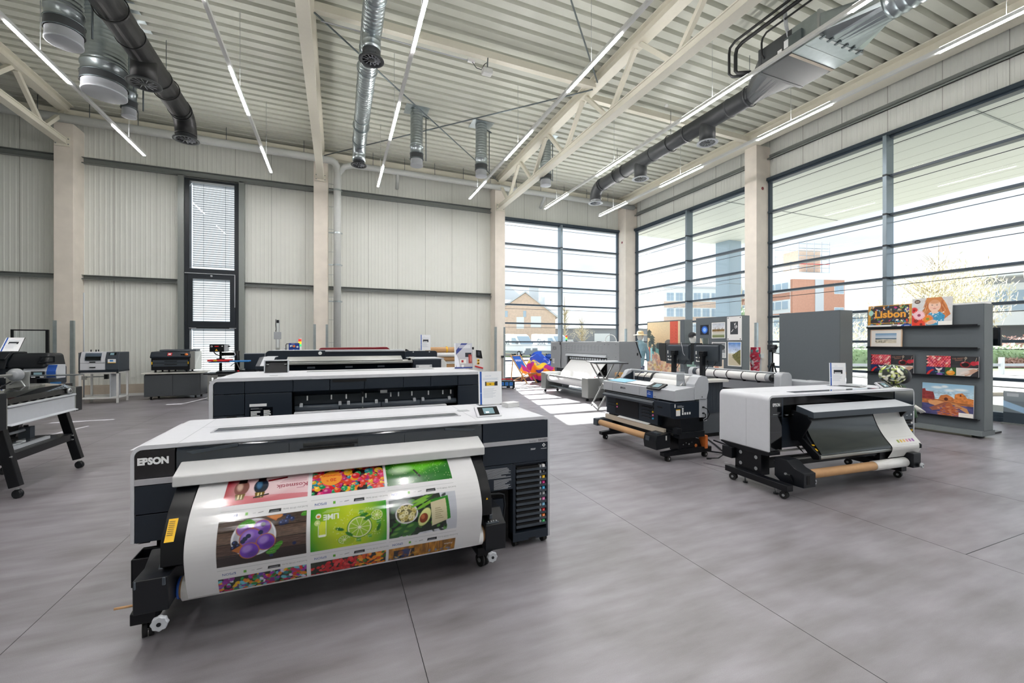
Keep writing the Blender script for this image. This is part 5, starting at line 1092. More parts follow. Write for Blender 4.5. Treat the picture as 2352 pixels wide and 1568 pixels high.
m = MB(); m.cyl((-6.35, 15.0, .0), (-6.35, 15.0, 2.9), .015, 'pale_grey', 8); m.box(-6.4, -6.3, 14.97, 15.03, .55, .65, 'brushed'); m.bar((-6.35, 15, .62), (-5.9, 15.1, .62), .02, .02, 'galv_dark'); m.box(-5.95, -5.87, 15.06, 15.14, .55, .68, 'black_plastic'); tag(m.build('air_line'), 'thin grey air line with a small valve on the left concrete column', 'pipe')
# dark laser on a cabinet
r = thing('base_cabinet', 'charcoal cabinet with a pale worktop under the black laser machine', 'cabinet', (-4.2, 14.6, 0)); O = (4.2, -14.6, 0)
m = MB(O); m.box(-4.83, -3.56, 14.33, 15.05, .09, .675, 'desk_grey'); m.build('body', r, .004)
m = MB(O); m.box(-4.88, -3.5, 14.27, 15.1, .70, .735, 'desk_top'); m.box(-4.82, -3.57, 14.36, 15.05, .674, .70, 'void'); m.build('worktop', r, .004)
for a, b in ((-4.82, -4.2), (-4.194, -3.57)): m = MB(O); m.box(a, b, 14.31, 14.33, .10, .672, 'desk_grey'); m.build('door', r, .003)
for x in (-4.7, -3.7):
    for y in (14.42, 14.95): caster(r, O, x, y, .035, .03)
r = thing('laser_cutter', 'black desktop laser cutter with a red badge, on the charcoal cabinet', 'laser cutter', (-4.25, 14.6, .735)); O = (4.25, -14.6, -.735)
m = MB(O); m.box(-4.68, -3.82, 14.34, 15.0, .80, 1.15, 'black_plastic'); m.build('body', r, .01)
m = MB(O); m.prism([(14.33, 1.13), (14.31, 1.17), (14.40, 1.30), (14.95, 1.32), (14.95, 1.13)], 'x', -4.70, -3.80, 'panel_dark'); m.prism([(14.5, 1.31), (14.52, 1.355), (14.95, 1.365), (14.95, 1.31)], 'x', -4.55, -3.72, 'panel_mid'); m.build('lid', r, .012)
m = MB(O); m.prism([(14.326, 1.195), (14.376, 1.272), (14.38, 1.27), (14.33, 1.193)], 'x', -4.32, -4.22, 'red'); m.prism([(14.335, 1.22), (14.362, 1.255), (14.365, 1.253), (14.338, 1.218)], 'x', -4.3, -4.24, 'text_white'); m.build('badge', r)
m = MB(O); m.box(-4.64, -3.86, 14.325, 14.345, 1.0, 1.075, 'panel_mid'); m.box(-4.64, -3.86, 14.325, 14.345, .90, .99, 'panel_mid'); m.box(-4.38, -4.1, 14.31, 14.326, 1.035, 1.05, 'void'); m.box(-4.38, -4.1, 14.31, 14.326, .95, .965, 'void'); m.build('front_trays', r, .003)
m = MB(O); m.lathe([(.001, -.02), (.026, -.02), (.03, -.01), (.04, 0)], (-3.89, 14.335, 1.22), 'orange', 'y', 16); m.box(-4.02, -3.93, 14.33, 14.35, 1.205, 1.235, 'screen_dark'); m.build('stop_button', r)
for x in (-4.665, -3.855): m = MB(O); m.box(x, x + .02, 14.315, 14.326, .96, 1.03, 'yellow'); m.build('warning_label', r)
m = MB(O); m.box(-3.82, -3.70, 14.36, 15.0, .8, 1.31, 'brushed'); m.build('side_panel', r, .006)
m = MB(O)
for x in (-4.6, -4.3, -3.9): m.cyl((x, 14.4, .736), (x, 14.4, .80), .022, 'black_plastic', 10); m.cyl((x, 14.9, .736), (x, 14.9, .80), .022, 'black_plastic', 10)
m.build('feet', r)
# heat press on a bench
r = thing('workbench', 'dark topped bench with aluminium legs carrying the heat press', 'table', (-2.7, 13.8, 0)); O = (2.7, -13.8, 0)
m = MB(O); m.box(-3.3, -1.95, 13.5, 14.2, .70, .735, 'black_plastic'); m.build('top', r, .003)
for x in (-3.17, -2.05):
    for y in (13.56, 14.14): m = MB(O); m.box(x - .04, x + .04, y - .04, y + .04, 0, .70, 'brushed'); m.build('leg', r, .003)
m = MB(O); m.box(-3.13, -2.09, 13.54, 13.58, .62, .7, 'brushed'); m.box(-2.98, -2.8, 13.535, 13.545, .645, .685, 'screen_dark'); m.build('rail', r); m = MB(O); m.box(-3.13, -2.09, 14.12, 14.16, .1, .16, 'brushed'); m.build('rail', r)
r = thing('heat_press', 'heat press with a red upper plate, a blue swing plate and a black control head', 'heat press', (-2.75, 13.8, .736)); O = (2.75, -13.8, -.736)
m = MB(O); m.prism([(13.62, .74), (14.05, .74), (14.05, .79), (13.62, .765)], 'x', -3.05, -2.1, 'black_metal'); m.box(-2.55, -2.5, 13.6, 13.63, .76, .79, 'red'); m.build('base', r, .006)
m = MB(O); m.box(-3.19, -2.86, 13.62, 13.9, 1.30, 1.505, 'black_metal'); hd = m.build('control_head', r, .01); m = MB(O); m.lathe([(.001, -.02), (.02, -.02), (.028, 0)], (-3.14, 13.62, 1.45), 'steel', 'y', 14); m.lathe([(.001, -.02), (.012, -.02), (.016, 0)], (-2.9, 13.62, 1.455), 'text_white', 'y', 12); m.box(-3.07, -2.98, 13.615, 13.62, 1.44, 1.465, 'red'); m.prism([(-3.06, 1.33), (-3.0, 1.33), (-3.03, 1.385)], 'y', 13.615, 13.62, 'yellow'); m.prism([(-3.038, 1.34), (-3.022, 1.34), (-3.03, 1.365)], 'y', 13.613, 13.616, 'text_dark'); m.build('display', hd)
m = MB(O); m.box(-2.86, -2.79, 13.65, 13.88, 1.31, 1.5, 'pale_grey'); m.cyl((-2.8, 13.75, 1.45), (-2.74, 13.75, 1.45), .02, 'black_plastic', 10); m.build('side_box', hd)
m = MB(O); m.cyl((-2.97, 13.78, 1.11), (-2.97, 13.78, 1.31), .03, 'black_metal', 12); m.box(-3.05, -2.88, 13.7, 13.85, 1.1, 1.125, 'black_metal'); m.box(-2.98, -2.55, 13.85, 13.95, 1.19, 1.28, 'black_metal'); m.cyl((-2.97, 13.78, .78), (-2.97, 13.78, 1.0), .035, 'black_metal', 12); m.cyl((-2.6, 13.9, .78), (-2.6, 13.9, 1.32), .06, 'black_metal', 14); m.build('column', r)
m = MB(O); m.box(-3.24, -2.72, 13.62, 14.0, 1.045, 1.095, 'red'); m.box(-3.1, -3.02, 13.612, 13.62, 1.05, 1.085, 'yellow'); m.build('upper_plate', r, .012)
m = MB(O); m.box(-3.22, -2.74, 13.64, 13.98, 1.01, 1.035, 'lightblue'); m.build('lower_plate', r, .01)
m = MB(O); m.box(-2.74, -2.28, 13.6, 13.98, 1.02, 1.06, 'lightblue'); m.build('side_plate', r, .014)
m = MB(O); m.bar((-2.62, 13.8, 1.01), (-2.75, 13.8, .9), .02, .02, 'steel'); m.bar((-2.6, 13.8, 1.01), (-2.52, 13.8, .8), .02, .02, 'steel'); m.cyl((-2.52, 13.8, .8), (-2.4, 13.8, .8), .025, 'steel', 10); m.build('plate_support', r)
m = MB(O); m.sweep([(-3.12, 13.76, 1.3), (-3.08, 13.76, 1.24), (-3.0, 13.78, 1.2), (-2.9, 13.8, 1.2)], .014, 'black_plastic', 8); m.sweep([(-2.72, 13.85, 1.33), (-2.66, 13.82, 1.3), (-2.63, 13.8, 1.22), (-2.67, 13.82, 1.16), (-2.78, 13.84, 1.14)], .012, 'pale_grey', 8); m.build('cables', r)
m = MB(); m.box(-2.5, -1.98, 14.25, 14.3, .735, 1.23, 'panel_dark'); m.box(-1.98, -1.93, 14.25, 14.32, .735, 1.25, 'pale_grey'); m.box(-2.5, -1.93, 14.25, 14.32, 1.23, 1.25, 'pale_grey'); m.box(-2.5, -1.93, 14.23, 14.35, 0, .735, 'pale_grey')
tag(m.build('back_screen'), 'dark upright panel with a pale edge behind the heat press', 'panel')

# dark garment printer at the far left
r = thing('garment_printer', 'dark garment printer with a domed smoky cover at the far left', 'garment printer', (-4.9, 9.3, 0)); O = (4.9, -9.3, 0)
m = MB(O); m.box(-5.8, -4.15, 9.15, 10.1, .86, 1.17, 'panel_dark'); m.build('body', r, .03, 3)
m = MB(O); m.prism([(8.98, 1.15), (9.08, 1.30), (9.28, 1.395), (9.9, 1.395), (10.05, 1.15)], 'x', -5.75, -4.62, 'smoke_dark'); m.build('smoky_cover', r, .03, 3)
m = MB(O); m.prism([(8.96, 1.15), (9.07, 1.31), (9.28, 1.405), (9.9, 1.405), (10.06, 1.15), (10.0, 1.15), (9.88, 1.385), (9.3, 1.385), (9.1, 1.29), (9.0, 1.15)], 'x', -4.68, -4.60, 'black_plastic'); m.prism([(9.02, 1.3), (9.27, 1.40), (9.3, 1.41), (9.9, 1.41), (9.9, 1.4), (9.3, 1.39), (9.06, 1.28)], 'x', -5.75, -4.62, 'black_plastic'); m.build('cover_frame', r, .006)
m = MB(O); m.prism([(9.0, 1.15), (9.05, 1.26), (9.25, 1.385), (9.9, 1.385), (10.05, 1.15)], 'x', -4.6, -4.14, 'black_plastic'); m.build('right_dome', r, .05, 4)
m = MB(O); m.ring([(-4.24, 1.23), (-4.02, 1.24), (-4.02, 1.34), (-4.2, 1.34)], [(-4.21, 1.25), (-4.045, 1.258), (-4.045, 1.322), (-4.18, 1.322)], 'y', 8.97, 9.03, 'black_plastic'); m.build('grip', r, .005)
m = MB(O); m.prism([(9.05, .98), (9.05, 1.1), (9.14, 1.2), (9.5, 1.2), (9.5, .98)], 'x', -4.42, -4.02, 'pale_grey'); cpn = m.build('control_panel', r, .006)
m = MB(O); m.box(-4.14, -4.03, 9.044, 9.05, 1.0, 1.1, 'blue'); m.prism([(9.046, 1.1), (9.136, 1.199), (9.14, 1.199), (9.05, 1.1)], 'x', -4.14, -4.03, 'blue'); m.box(-4.32, -4.16, 9.04, 9.05, 1.0, 1.1, 'screen_dark'); m.box(-4.29, -4.19, 9.037, 9.041, 1.02, 1.085, 'screen'); m.cyl((-4.36, 9.042, 1.08), (-4.36, 9.05, 1.08), .02, 'lightblue', 12); m.build('display', cpn)
m = MB(O); m.box(-5.15, -4.85, 8.7, 9.15, .9, 1.16, 'machine_grey'); m.box(-5.04, -4.93, 8.69, 8.7, 1.0, 1.04, 'screen_dark'); m.build('grey_module', r, .012)
m = MB(O); m.lathe([(.001, -.05), (.026, -.05), (.03, -.03), (.02, -.02), (.04, -.018), (.045, 0)], (-4.75, 9.12, .91), 'yellow', 'y', 16); m.cyl((-4.75, 9.05, .91), (-4.75, 9.075, .91), .028, 'red', 14); m.build('stop_button', r)
m = MB(O); m.box(-4.95, -3.68, 8.6, 9.0, 1.035, 1.05, 'galv_dark'); m.box(-4.4, -4.2, 8.75, 8.85, .86, 1.035, 'black_plastic')
for k in range(5): m.box(-4.5 + k * .1, -4.45 + k * .1, 8.595, 8.6, 1.02, 1.032, 'text_white')
m.build('platen', r, .004)
m = MB(O); m.box(-4.7, -3.85, 8.85, 9.15, .72, .90, 'black_plastic'); m.box(-4.05, -3.95, 8.86, 9.0, .90, .93, 'lightblue'); m.box(-4.6, -3.9, 8.84, 8.85, .8, .81, 'panel_mid'); m.build('shuttle_rail', r, .008)
m = MB(O); m.box(-5.8, -4.75, 9.3, 10.0, .0, .86, 'black_metal'); m.build('base', r, .01); r.scale = (1, .55, 1); r.location = (-5.05, 9.2, 0)
sign('white info sheet leaning back on the dark garment printer at the far left', (-4.85, 9.3, 1.412), .12, .21, .30, 1, .75)

# slitter at the left edge, facing right
S = thing('slitting_machine', 'pale roll slitting machine on black splayed legs at the left edge of the room', 'slitter', (-3.05, 6.3, 0)); O = (3.05, -6.3, 0)
y0, y1 = 5.78, 6.98
m = MB(O); m.box(-3.62, -3.03, y1, y1 + .14, .70, 1.0, 'black_plastic'); m.box(-3.6, -3.12, y1 + .02, y1 + .1, 1.0, 1.004, 'text_grey'); m.build('far_end_box', S, .004)
m = MB(O); m.box(-3.62, -3.03, y0 - .16, y0, .70, 1.06, 'black_plastic'); m.box(-3.3, -3.1, y0 - .1, y0 - .05, 1.06, 1.065, 'yellow'); m.build('near_end_box', S, .004)
m = MB(O)
for y in (y0, y1 - .012): m.prism([(-3.03, .70), (-3.03, 1.0), (-3.12, 1.03), (-3.3, 1.06), (-3.62, 1.06), (-3.62, .70)], 'y', y, y + .012, 'brushed')
m.build('end_plates', S)
m = MB(O); m.box(-3.06, -3.035, y0 + .01, y1 - .01, .735, .90, 'pale_grey'); m.box(-3.055, -3.02, y0 + .01, y1 - .01, .905, .925, 'pale_grey'); m.prism([(-3.06, .735), (-3.0, .72), (-3.0, .73), (-3.05, .745)], 'y', y0 + .01, y1 - .01, 'pale_grey'); m.box(-3.58, -3.06, y0 + .01, y1 - .01, .72, .75, 'pale_grey'); fp = m.build('front_panel', S, .004)
m = MB(O); m.box(-3.56, -3.15, y0 + .01, y1 - .01, .93, .95, 'galv_dark')
m.cyl((-3.2, y0 + .01, .955), (-3.2, y1 - .01, .955), .03, 'steel', 16); m.cyl((-3.32, y0 + .01, 1.0), (-3.32, y1 - .01, 1.0), .025, 'brushed', 14); m.box(-3.16, -3.12, y0 + .01, y1 - .01, .985, 1.005, 'pale_grey'); m.box(-3.36, -3.30, y0 + .01, y1 - .01, 1.03, 1.045, 'pale_grey'); m.build('rollers', S)
for k in range(7):
    y = y0 + .14 + k * .145; m = MB(O); m.lathe([(.012, -.02), (.042, -.006), (.044, 0), (.042, .006), (.012, .02)], (-3.12, y, .955), 'black_metal', 'y', 18); m.box(-3.13, -3.11, y - .03, y - .02, .95, .99, 'steel'); m.build('cutting_disc', S)
m = MB(O); m.prism([(-3.05, .94), (-3.06, 1.0), (-3.13, 1.045), (-3.3, 1.06), (-3.3, 1.055), (-3.13, 1.04), (-3.065, .995), (-3.055, .94)], 'y', y0 + .02, y1 - .02, 'acrylic'); m.build('clear_guard', S)
knob(S, O, (-3.045, y1 - .13, .965), (1, 0, 0), .035, 'steel')
m = MB(O); m.box(-3.5, -3.3, y1 - .32, y1 - .31, 1.0, 1.22, 'brushed'); m.box(-3.5, -3.3, y1 - .36, y1 - .27, 1.0, 1.01, 'brushed'); m.build('shaft_bracket', S, .004)
m = MB(O); m.cyl((-3.4, y0 - .7, 1.19), (-3.4, y1 - .38, 1.19), .017, 'brushed', 14); sh = m.build('roll_shaft', S)
m = MB(O); m.lathe([(.001, -.09), (.03, -.09), (.05, -.07), (.05, -.05), (.062, -.045), (.062, -.03), (.072, -.025), (.072, 0), (.03, .01), (.001, .01)], (-3.4, y1 - .34, 1.19), 'machine_grey', 'y', 22); m.build('core_cone', sh)
m = MB(O); m.sweep([(-3.46, y1 - .33, 1.08), (-3.4, y1 - .36, 1.12), (-3.34, y1 - .38, 1.12), (-3.31, y1 - .38, 1.06), (-3.3, y1 - .38, 1.0)], .007, 'steel', 8); m.sweep([(-3.44, y1 - .36, 1.11), (-3.42, y1 - .55, 1.07), (-3.4, y1 - .7, 1.02), (-3.38, y1 - .62, .98)], .007, 'black_plastic', 8); m.build('spring_arm', S)
m = MB(O); m.box(-3.5, -3.36, y0 + .08, y0 + .38, 1.0, 1.07, 'pale_grey')
for k in range(6): m.box(-3.362, -3.358, y0 + .12 + k * .03, y0 + .13 + k * .03, 1.01, 1.05, 'void')
m.build('drive_cover', S, .005)
LEG = []
for y in (y0 + .06, y1 - .08):
    for s, xt, xb in (('front', -3.12, -2.98), ('rear', -3.5, -3.66)):
        m = MB(O); m.bar((xt, y, .72), (xb, y + (.02 if y > 6.3 else -.02), .115), .075, .085, 'black_metal', up=(1, 0, 0)); lg = m.build('leg', S, .005); caster(lg, O, xb + .01, y + (.02 if y > 6.3 else -.02), .042, .026, 'black_plastic', 1.2)
m = MB(O); m.box(-3.06, -3.02, y0 + .05, y1 - .08, .36, .44, 'black_metal'); m.box(-3.60, -3.04, y0 + .05, y1 - .08, .43, .442, 'black_metal')
for k in range(4): m.cyl((-3.1, y0 + .15 + k * .28, .442), (-3.1, y0 + .15 + k * .28, .447), .008, 'steel', 8)
for y in (y0 + .06, y1 - .08): m.cyl((-3.02, y - .04, .42), (-3.0, y - .04, .42), .009, 'steel', 8); m.cyl((-3.02, y - .04, .37), (-3.0, y - .04, .37), .009, 'steel', 8)
m.build('lower_shelf', S, .003)
r = thing('paper_trimmer', 'small rotary trimmer lying on the lower shelf of the slitting machine', 'trimmer', (-3.3, 6.2, .443)); O = (3.3, -6.2, -.443)
m = MB(O); m.box(-3.36, -3.1, 5.65, 6.62, .443, .475, 'pale_grey'); m.box(-3.34, -3.14, 5.66, 6.61, .475, .48, 'rubber'); m.build('bed', r, .003)
m = MB(O); m.cyl((-3.25, 5.7, .58), (-3.25, 6.5, .58), .015, 'pale_grey', 10); m.box(-3.3, -3.2, 6.47, 6.55, .475, .61, 'panel_mid'); m.cyl((-3.25, 6.5, .61), (-3.25, 6.5, .63), .02, 'black_plastic', 10); m.build('guide_rail', r)
m = MB(O); m.box(-3.2, -3.12, 5.95, 6.4, .481, .5, 'acrylic'); m.box(-3.19, -3.14, 6.05, 6.2, .484, .497, 'text_white'); m.build('tool_bag', r)
# ================================================================= white printer at the right
P6 = thing('large_format_printer', 'white roll printer at the right, a black sheet and a narrow white strip coming out', 'printer', (4.18, 3.10, 0), -.073)
W, D, T = 2.33, .66, 1.0
m = MB(); oo, ii = arch(0, W, .405, T, .06, (.018, .022), 9); m.ring(oo, ii, 'y', -.004, D, 'white_shell', closed=False); m.box(W - .018, W, -.004, D, .1, .41, 'silver_edge'); m.box(.02, W - .02, 0, D, T - .024, T - .02, 'white_shell')
for y in (.28,): m.box(-.0008, .001, y, y + .003, .41, T - .06, 'text_grey'); m.box(.06, .5, y, y + .003, T, T + .0006, 'text_grey')
sh = m.build('shell', P6, .006); sh['label'] = 'white shell'
m = MB(); m.box(.02, W - .02, .06, D - .01, .42, T - .025, 'panel_dark'); m.build('core', P6)
m = MB(); m.box(.5, 1.85, .09, .2, T + .0005, T + .003, 'tinted'); m.box(.48, 1.87, .08, .09, T + .0005, T + .004, 'silver_edge'); m.build('top_window', P6)
m = MB(); m.prism(rrect(.02, .178, .42, T - .025, .035, 6, '0001'), 'y', -.008, .06, 'gloss_black'); fit_text(m, 'EPSON', (.1, -.008, .90), .1, .034, 'text_white', .03); m.box(.02, .178, -.0095, -.008, .78, .783, 'panel_mid'); lines(m, (.1, -.008, .80), .09, .012, 1, 'text_grey'); m.box(.02, .178, -.0095, -.008, .61, .612, 'panel_mid'); p = m.build('logo_panel', P6, .003); p['label'] = 'glossy black panel with white maker lettering'
m = MB(); m.box(.18, 1.97, .0, .004, .76, T - .025, 'smoke'); m.box(.18, .2, -.006, .02, .74, T - .025, 'panel_dark'); m.build('front_window', P6)
m = MB(); m.box(.2, 1.95, .045, .06, .93, .95, 'pale_grey'); m.box(.2, 1.95, .04, .06, .875, .885, 'black_plastic'); m.box(.2, 1.95, .035, .06, .83, .86, 'inkgrey'); m.box(.2, 1.95, .03, .05, .79, .815, 'inkgrey'); m.build('carriage_rail', P6)
for k in range(4): m = MB(); m.box(.23 + .1 * k, .28 + .1 * k, -.01, .02, .775, .80, 'acrylic'); m.box(.24 + .1 * k, .27 + .1 * k, -.006, .0, .78, .79, 'pale_grey'); m.build('media_clip', P6)
m = MB(); m.box(1.97, W - .02, -.006, .03, .80, T - .025, 'tinted'); m.box(1.97, W - .02, -.004, .03, .625, .77, 'panel_mid'); m.box(1.97, W - .02, -.008, .03, .772, .797, 'panel_dark'); lines(m, (2.25, -.008, .785), .08, .012, 1, 'text_grey'); m.prism([(2.27, .67), (2.283, .685), (2.27, .70), (2.257, .685)], 'y', -.006, -.004, 'text_white'); lines(m, (2.2, -.004, .68), .05, .01, 1, 'text_white'); m.build('right_cover', P6, .003)
m = MB(); m.box(2.02, W - .02, .01, .5, .1, .61, 'black_plastic'); rack = m.build('ink_rack', P6, .003)
for i, c in enumerate(('paper', 'text_dark', 'yellow', 'yellow', 'magenta', 'cyan', 'inkgrey', 'ltmagenta', 'ltcyan', 'red')):
    z = .57 - .045 * i; m = MB(); m.box(2.03, W - .025, -.008, .02, z - .012, z + .006, 'panel_mid'); m.box(2.04, 2.24, -.002, .012, z + .006, z + .024, 'void'); m.box(2.265, 2.288, -.0095, .0, z + .002, z + .026, c); m.build('ink_tray', rack, .0015, 1)
m = MB(); m.prism([(-.03, .885), (-.215, .838), (-.217, .778), (-.02, .80)], 'x', .36, 1.93, 'panel_mid'); m.prism([(-.03, .887), (-.213, .840), (-.213, .838), (-.03, .884)], 'x', .362, 1.928, 'pale_grey'); hd = m.build('dryer_hood', P6, .006)
m = MB(); m.prism([(.0, .83), (-.15, .80), (-.20, .74), (-.09, .52), (.02, .50), (.06, .78)], 'x', .345, .36, 'black_metal'); m.build('left_bracket', P6, .003)
m = MB(); m.prism([(-.17, .78), (-.05, .62), (-.02, .78)], 'x', 1.90, 1.93, 'black_metal'); m.build('right_bracket', P6, .003)
prof6 = np.array([(-.06, .80), (-.085, .72), (-.115, .64), (-.15, .57), (-.19, .51), (-.23, .46), (-.262, .425), (-.27, .40)])
m = MB(); m.prism([(y + .012, z - .006) for y, z in prof6] + [(-.2, .36), (-.02, .52), (.0, .78)], 'x', .375, 1.91, 'black_plastic')
m.cyl((.375, -.245, .385), (1.91, -.245, .385), .024, 'brushed', 16); m.build('platen', P6)
m = MB(); m.prism([(-.09, .56), (-.12, .545), (-.285, .41), (-.285, .37), (-.22, .355), (-.04, .53)], 'x', .345, .372, 'black_metal'); m.build('heater_arm', P6, .003); m = MB(); m.prism([(-.09, .56), (-.12, .545), (-.285, .41), (-.285, .37), (-.22, .355), (-.04, .53)], 'x', 1.915, 1.94, 'black_metal'); m.prism([(-.12, .41), (-.06, .47), (-.04, .45), (-.12, .40)], 'x', .343, .346, 'void')
m.box(.376, .40, -.2, -.15, .49, .50, 'yellow'); m.build('heater_arm', P6, .003)
m = MB(); vs = [(.385, y - .004, z + .004) for y, z in ((-.155, .50), (-.235, .44))]; m.quad((.382, -.235, .446), (.402, -.235, .446), (.402, -.145, .512), (.382, -.145, .512), 'yellow'); m.build('warning_label', P6)
d6 = np.concatenate([[0], np.cumsum(np.hypot(*np.diff(prof6, axis=0).T))])
def SH6(x0, x1, lift, ext=()):
    pr = np.concatenate([prof6, np.array(ext)]) if len(ext) else prof6
    dd6 = np.concatenate([[0], np.cumsum(np.hypot(*np.diff(pr, axis=0).T))])
    def S(U, V):
        s_ = dd6[-1] * (1 - V); f = lambda j: (np.interp(s_ - .02, dd6, pr[:, j]) + np.interp(s_, dd6, pr[:, j]) + np.interp(s_ + .02, dd6, pr[:, j])) / 3
        return x0 + (x1 - x0) * U, f(0) - lift, f(1) + lift * .3
    return S
a = Art(1.5, .5, 60, '262b2a'); o = a.build('black_sheet', SH6(.40, 1.50, .004), P6, 'film', smooth=True)
a = Art(.46, .62, 220, 'dcdcda')
for i, c in enumerate(('8d9a3a', 'd9b13a', 'e0b36a', 'd9929a', 'b06aa8', '8f4f9e')): a.rect(.13 + .046 * i, .20, .16 + .046 * i, .235, c)
for y in (.17, .265, .43, .445): a.rect(.08, y, .40, y + .002, 'b9bab9')
o = a.build('white_strip', SH6(1.46, 1.95, .008, ((-.275, .39), (-.25, .33), (-.22, .275))), P6, 'print_satin', smooth=True); o['label'] = 'narrow white paper strip with six small colour patches'
m = MB(); m.cyl((.23, -.24, .222), (1.72, -.24, .222), .046, 'kraft', 24); rl = m.build('takeup_tube', P6); m = MB(); m.cyl((1.21, -.24, .222), (1.72, -.24, .222), .052, 'paper', 24); m.build('wound_paper', rl)
m = MB(); m.prism([(-.34, .27), (-.34, .13), (-.1, .12), (-.02, .17), (-.02, .36), (-.16, .36), (-.24, .30)], 'x', .06, .22, 'black_plastic'); m.box(.1, .14, -.344, -.338, .16, .25, 'void'); tm = m.build('takeup_motor', P6, .007); knob(tm, (0, 0, 0), (.235, -.3, .17), (.3, -1, 0), .028); m = MB(); m.bar((.0, -.2, .24), (.055, -.2, .22), .012, .012, 'steel'); m.bar((.05, -.2, .225), (.05, -.23, .16), .015, .02, 'black_metal'); m.cyl((.0, -.2, .24), (-.012, -.2, .242), .012, 'steel', 10); m.build('lever', tm)
m = MB(); m.box(1.73, 1.86, -.32, -.12, .17, .33, 'black_plastic'); ts = m.build('takeup_support', P6, .007); knob(ts, (0, 0, 0), (1.82, -.335, .2), (.2, -1, 0), .028)
for x, n in ((.04, 'left_leg'), (1.9, 'right_leg')):
    m = MB(); m.box(x - .05, x + .07, .08, .42, .14, .39, 'black_metal'); m.prism([(-.02, .41), (-.02, .375), (.1, .36), (.5, .36), (.62, .395), (.62, .41)], 'x', x - .06, x + .1, 'black_metal'); m.box(x - .10, x - .04, .42, .56, .24, .36, 'black_metal') if x < 1 else None
    for yy, zz in ((.14, .32), (.34, .33), (.14, .2), (.34, .21)): m.lathe([(.012, 0), (.02, -.004), (.02, -.008), (.001, -.008)], (x - .05, yy, zz), 'steel', 'x', 12)
    m.build(n, P6, .003)
    m = MB(); m.box(x - .12, x - .03, -.27 if x < 1 else -.18, .50, .085, .15, 'black_metal'); ft = m.build('foot', P6, .005); caster(ft, (0, 0, 0), x - .075, -.21 if x < 1 else -.12, .038, .04); caster(ft, (0, 0, 0), x - .075, .42, .038, .04)
    for yy in (-.08, .3): m = MB(); m.cyl((x - .03, yy, 0), (x - .03, yy, .012), .025, 'black_plastic', 12); m.cyl((x - .03, yy, .01), (x - .03, yy, .09), .008, 'steel', 8); m.build('levelling_foot', ft)
m = MB(); m.box(.1, 1.85, .1, .16, .2, .3, 'black_metal'); m.box(.1, 1.85, .0, .03, .395, .41, 'brushed'); m.box(.1, 1.85, -.02, .02, .30, .32, 'brushed'); m.build('cross_beams', P6, .003)
tablet(P6, (0, 0, 0), (1.98, .06, T + .004), .18, .12, .95)
m = MB(); m.box(0, .2, 0, .28, 0, .004, 'screen_dark'); m.box(.02, .21, .01, .27, .004, .01, 'paper'); m.box(.0, .2, .02, .26, .01, .014, 'inkgrey'); o = m.build('brochures'); o.location = (5.98, 3.22, T + .001); o.rotation_euler = (0, 0, .2); tag(o, 'small pile of brochures beside the touch panel of the right printer', 'brochures')
sign('upright info sheet with a blue edge on the white printer at the right', (5.93, 3.45, T + .001), -.55, .19, .29, 1, .04)

# hooded figure behind the right end of that printer
r = thing('mannequin', 'small mannequin in a leaf-patterned hooded top with a black hood lining, behind the right printer', 'mannequin', (6.97, 3.36, 0)); O = (-6.97, -3.36, 0); cx, cy = 6.97, 3.36
m = MB(O); m.lathe([(.001, 0), (.17, 0), (.17, .012), (.03, .02), (.001, .02)], (cx, cy - .1, 0), 'screen_dark', 'z', 28); m.build('base_disc', r)
def pcloth(name, S, W_, H_, par, seed, cols, bg, n, res=150, size=(.012, .03)):
    R = random.Random(seed); a = Art(W_, H_, res, bg)
    for i in range(n): a.ell(R.uniform(0, W_), R.uniform(0, H_), R.uniform(*size), R.uniform(size[0] * .5, size[1] * .55), R.choice(cols), R.uniform(0, 3.1), 1, .002)
    return a.build(name, S, par, 'cloth_print', smooth=True)
bodyp = np.array([(0.0, .10), (.45, .10), (.62, .13), (.80, .135), (.93, .14), (.985, .09), (1.0, .055)])
def SB6(U, V):
    z = .32 + V * .70; t = 2 * PI * U; rr = np.interp(z, bodyp[:, 0], bodyp[:, 1]); return rr * 1.15 * np.cos(t), rr * .8 * np.sin(t), z + 0 * U
bd = pcloth('hooded_top', SB6, .8, .7, r, 5, ('e8ead0', 'cfd86a', '3f4a3a', '8aa04a', 'f2f0e6', '5a6a3a'), '30352f', 420)
def SHD(U, V):
    t = 2 * PI * U; p = PI * V; k = 1 + .06 * np.sin(3 * t) * np.sin(p)
    return -.02 + .135 * k * np.sin(p) * np.cos(t), .0 + .15 * k * np.sin(p) * np.sin(t), 1.125 - .135 * np.cos(p) + .0 * U
pcloth('hood', SHD, .8, .4, bd, 6, ('e8ead0', 'cfd86a', '3f4a3a', '8aa04a', 'f2f0e6', '9fb7b0'), '30352f', 260)
m = MB(); m.ball((.035, -.085, 1.11), (.10, .085, .105), 'text_dark', 16, 10); m.build('hood_lining', bd)
m = MB(); m.ball((.10, -.02, 1.13), (.06, .09, .115), 'mannequin', 16, 10); m.build('face_mask', r)
m = MB(); m.sweep([(.12, -.02, .95), (.17, -.05, .86), (.19, -.08, .76), (.2, -.12, .70)], [.05, .045, .038, .03], 'leaf_dark', 12); m.build('sleeve', r)
hnd = MB(); hnd.sweep([(.2, -.12, .71), (.23, -.15, .67), (.28, -.17, .645)], [.024, .03, .022], 'mannequin', 10)
for k in range(4): hnd.sweep([(.265, -.18 + .014 * k, .65), (.31, -.19 + .016 * k, .635 - .004 * k), (.335, -.19 + .016 * k, .622 - .006 * k)], [.009, .008, .006], 'mannequin', 8)
hnd.sweep([(.22, -.17, .67), (.25, -.2, .655), (.27, -.205, .64)], [.01, .009, .006], 'mannequin', 8); hnd.build('hand', r)
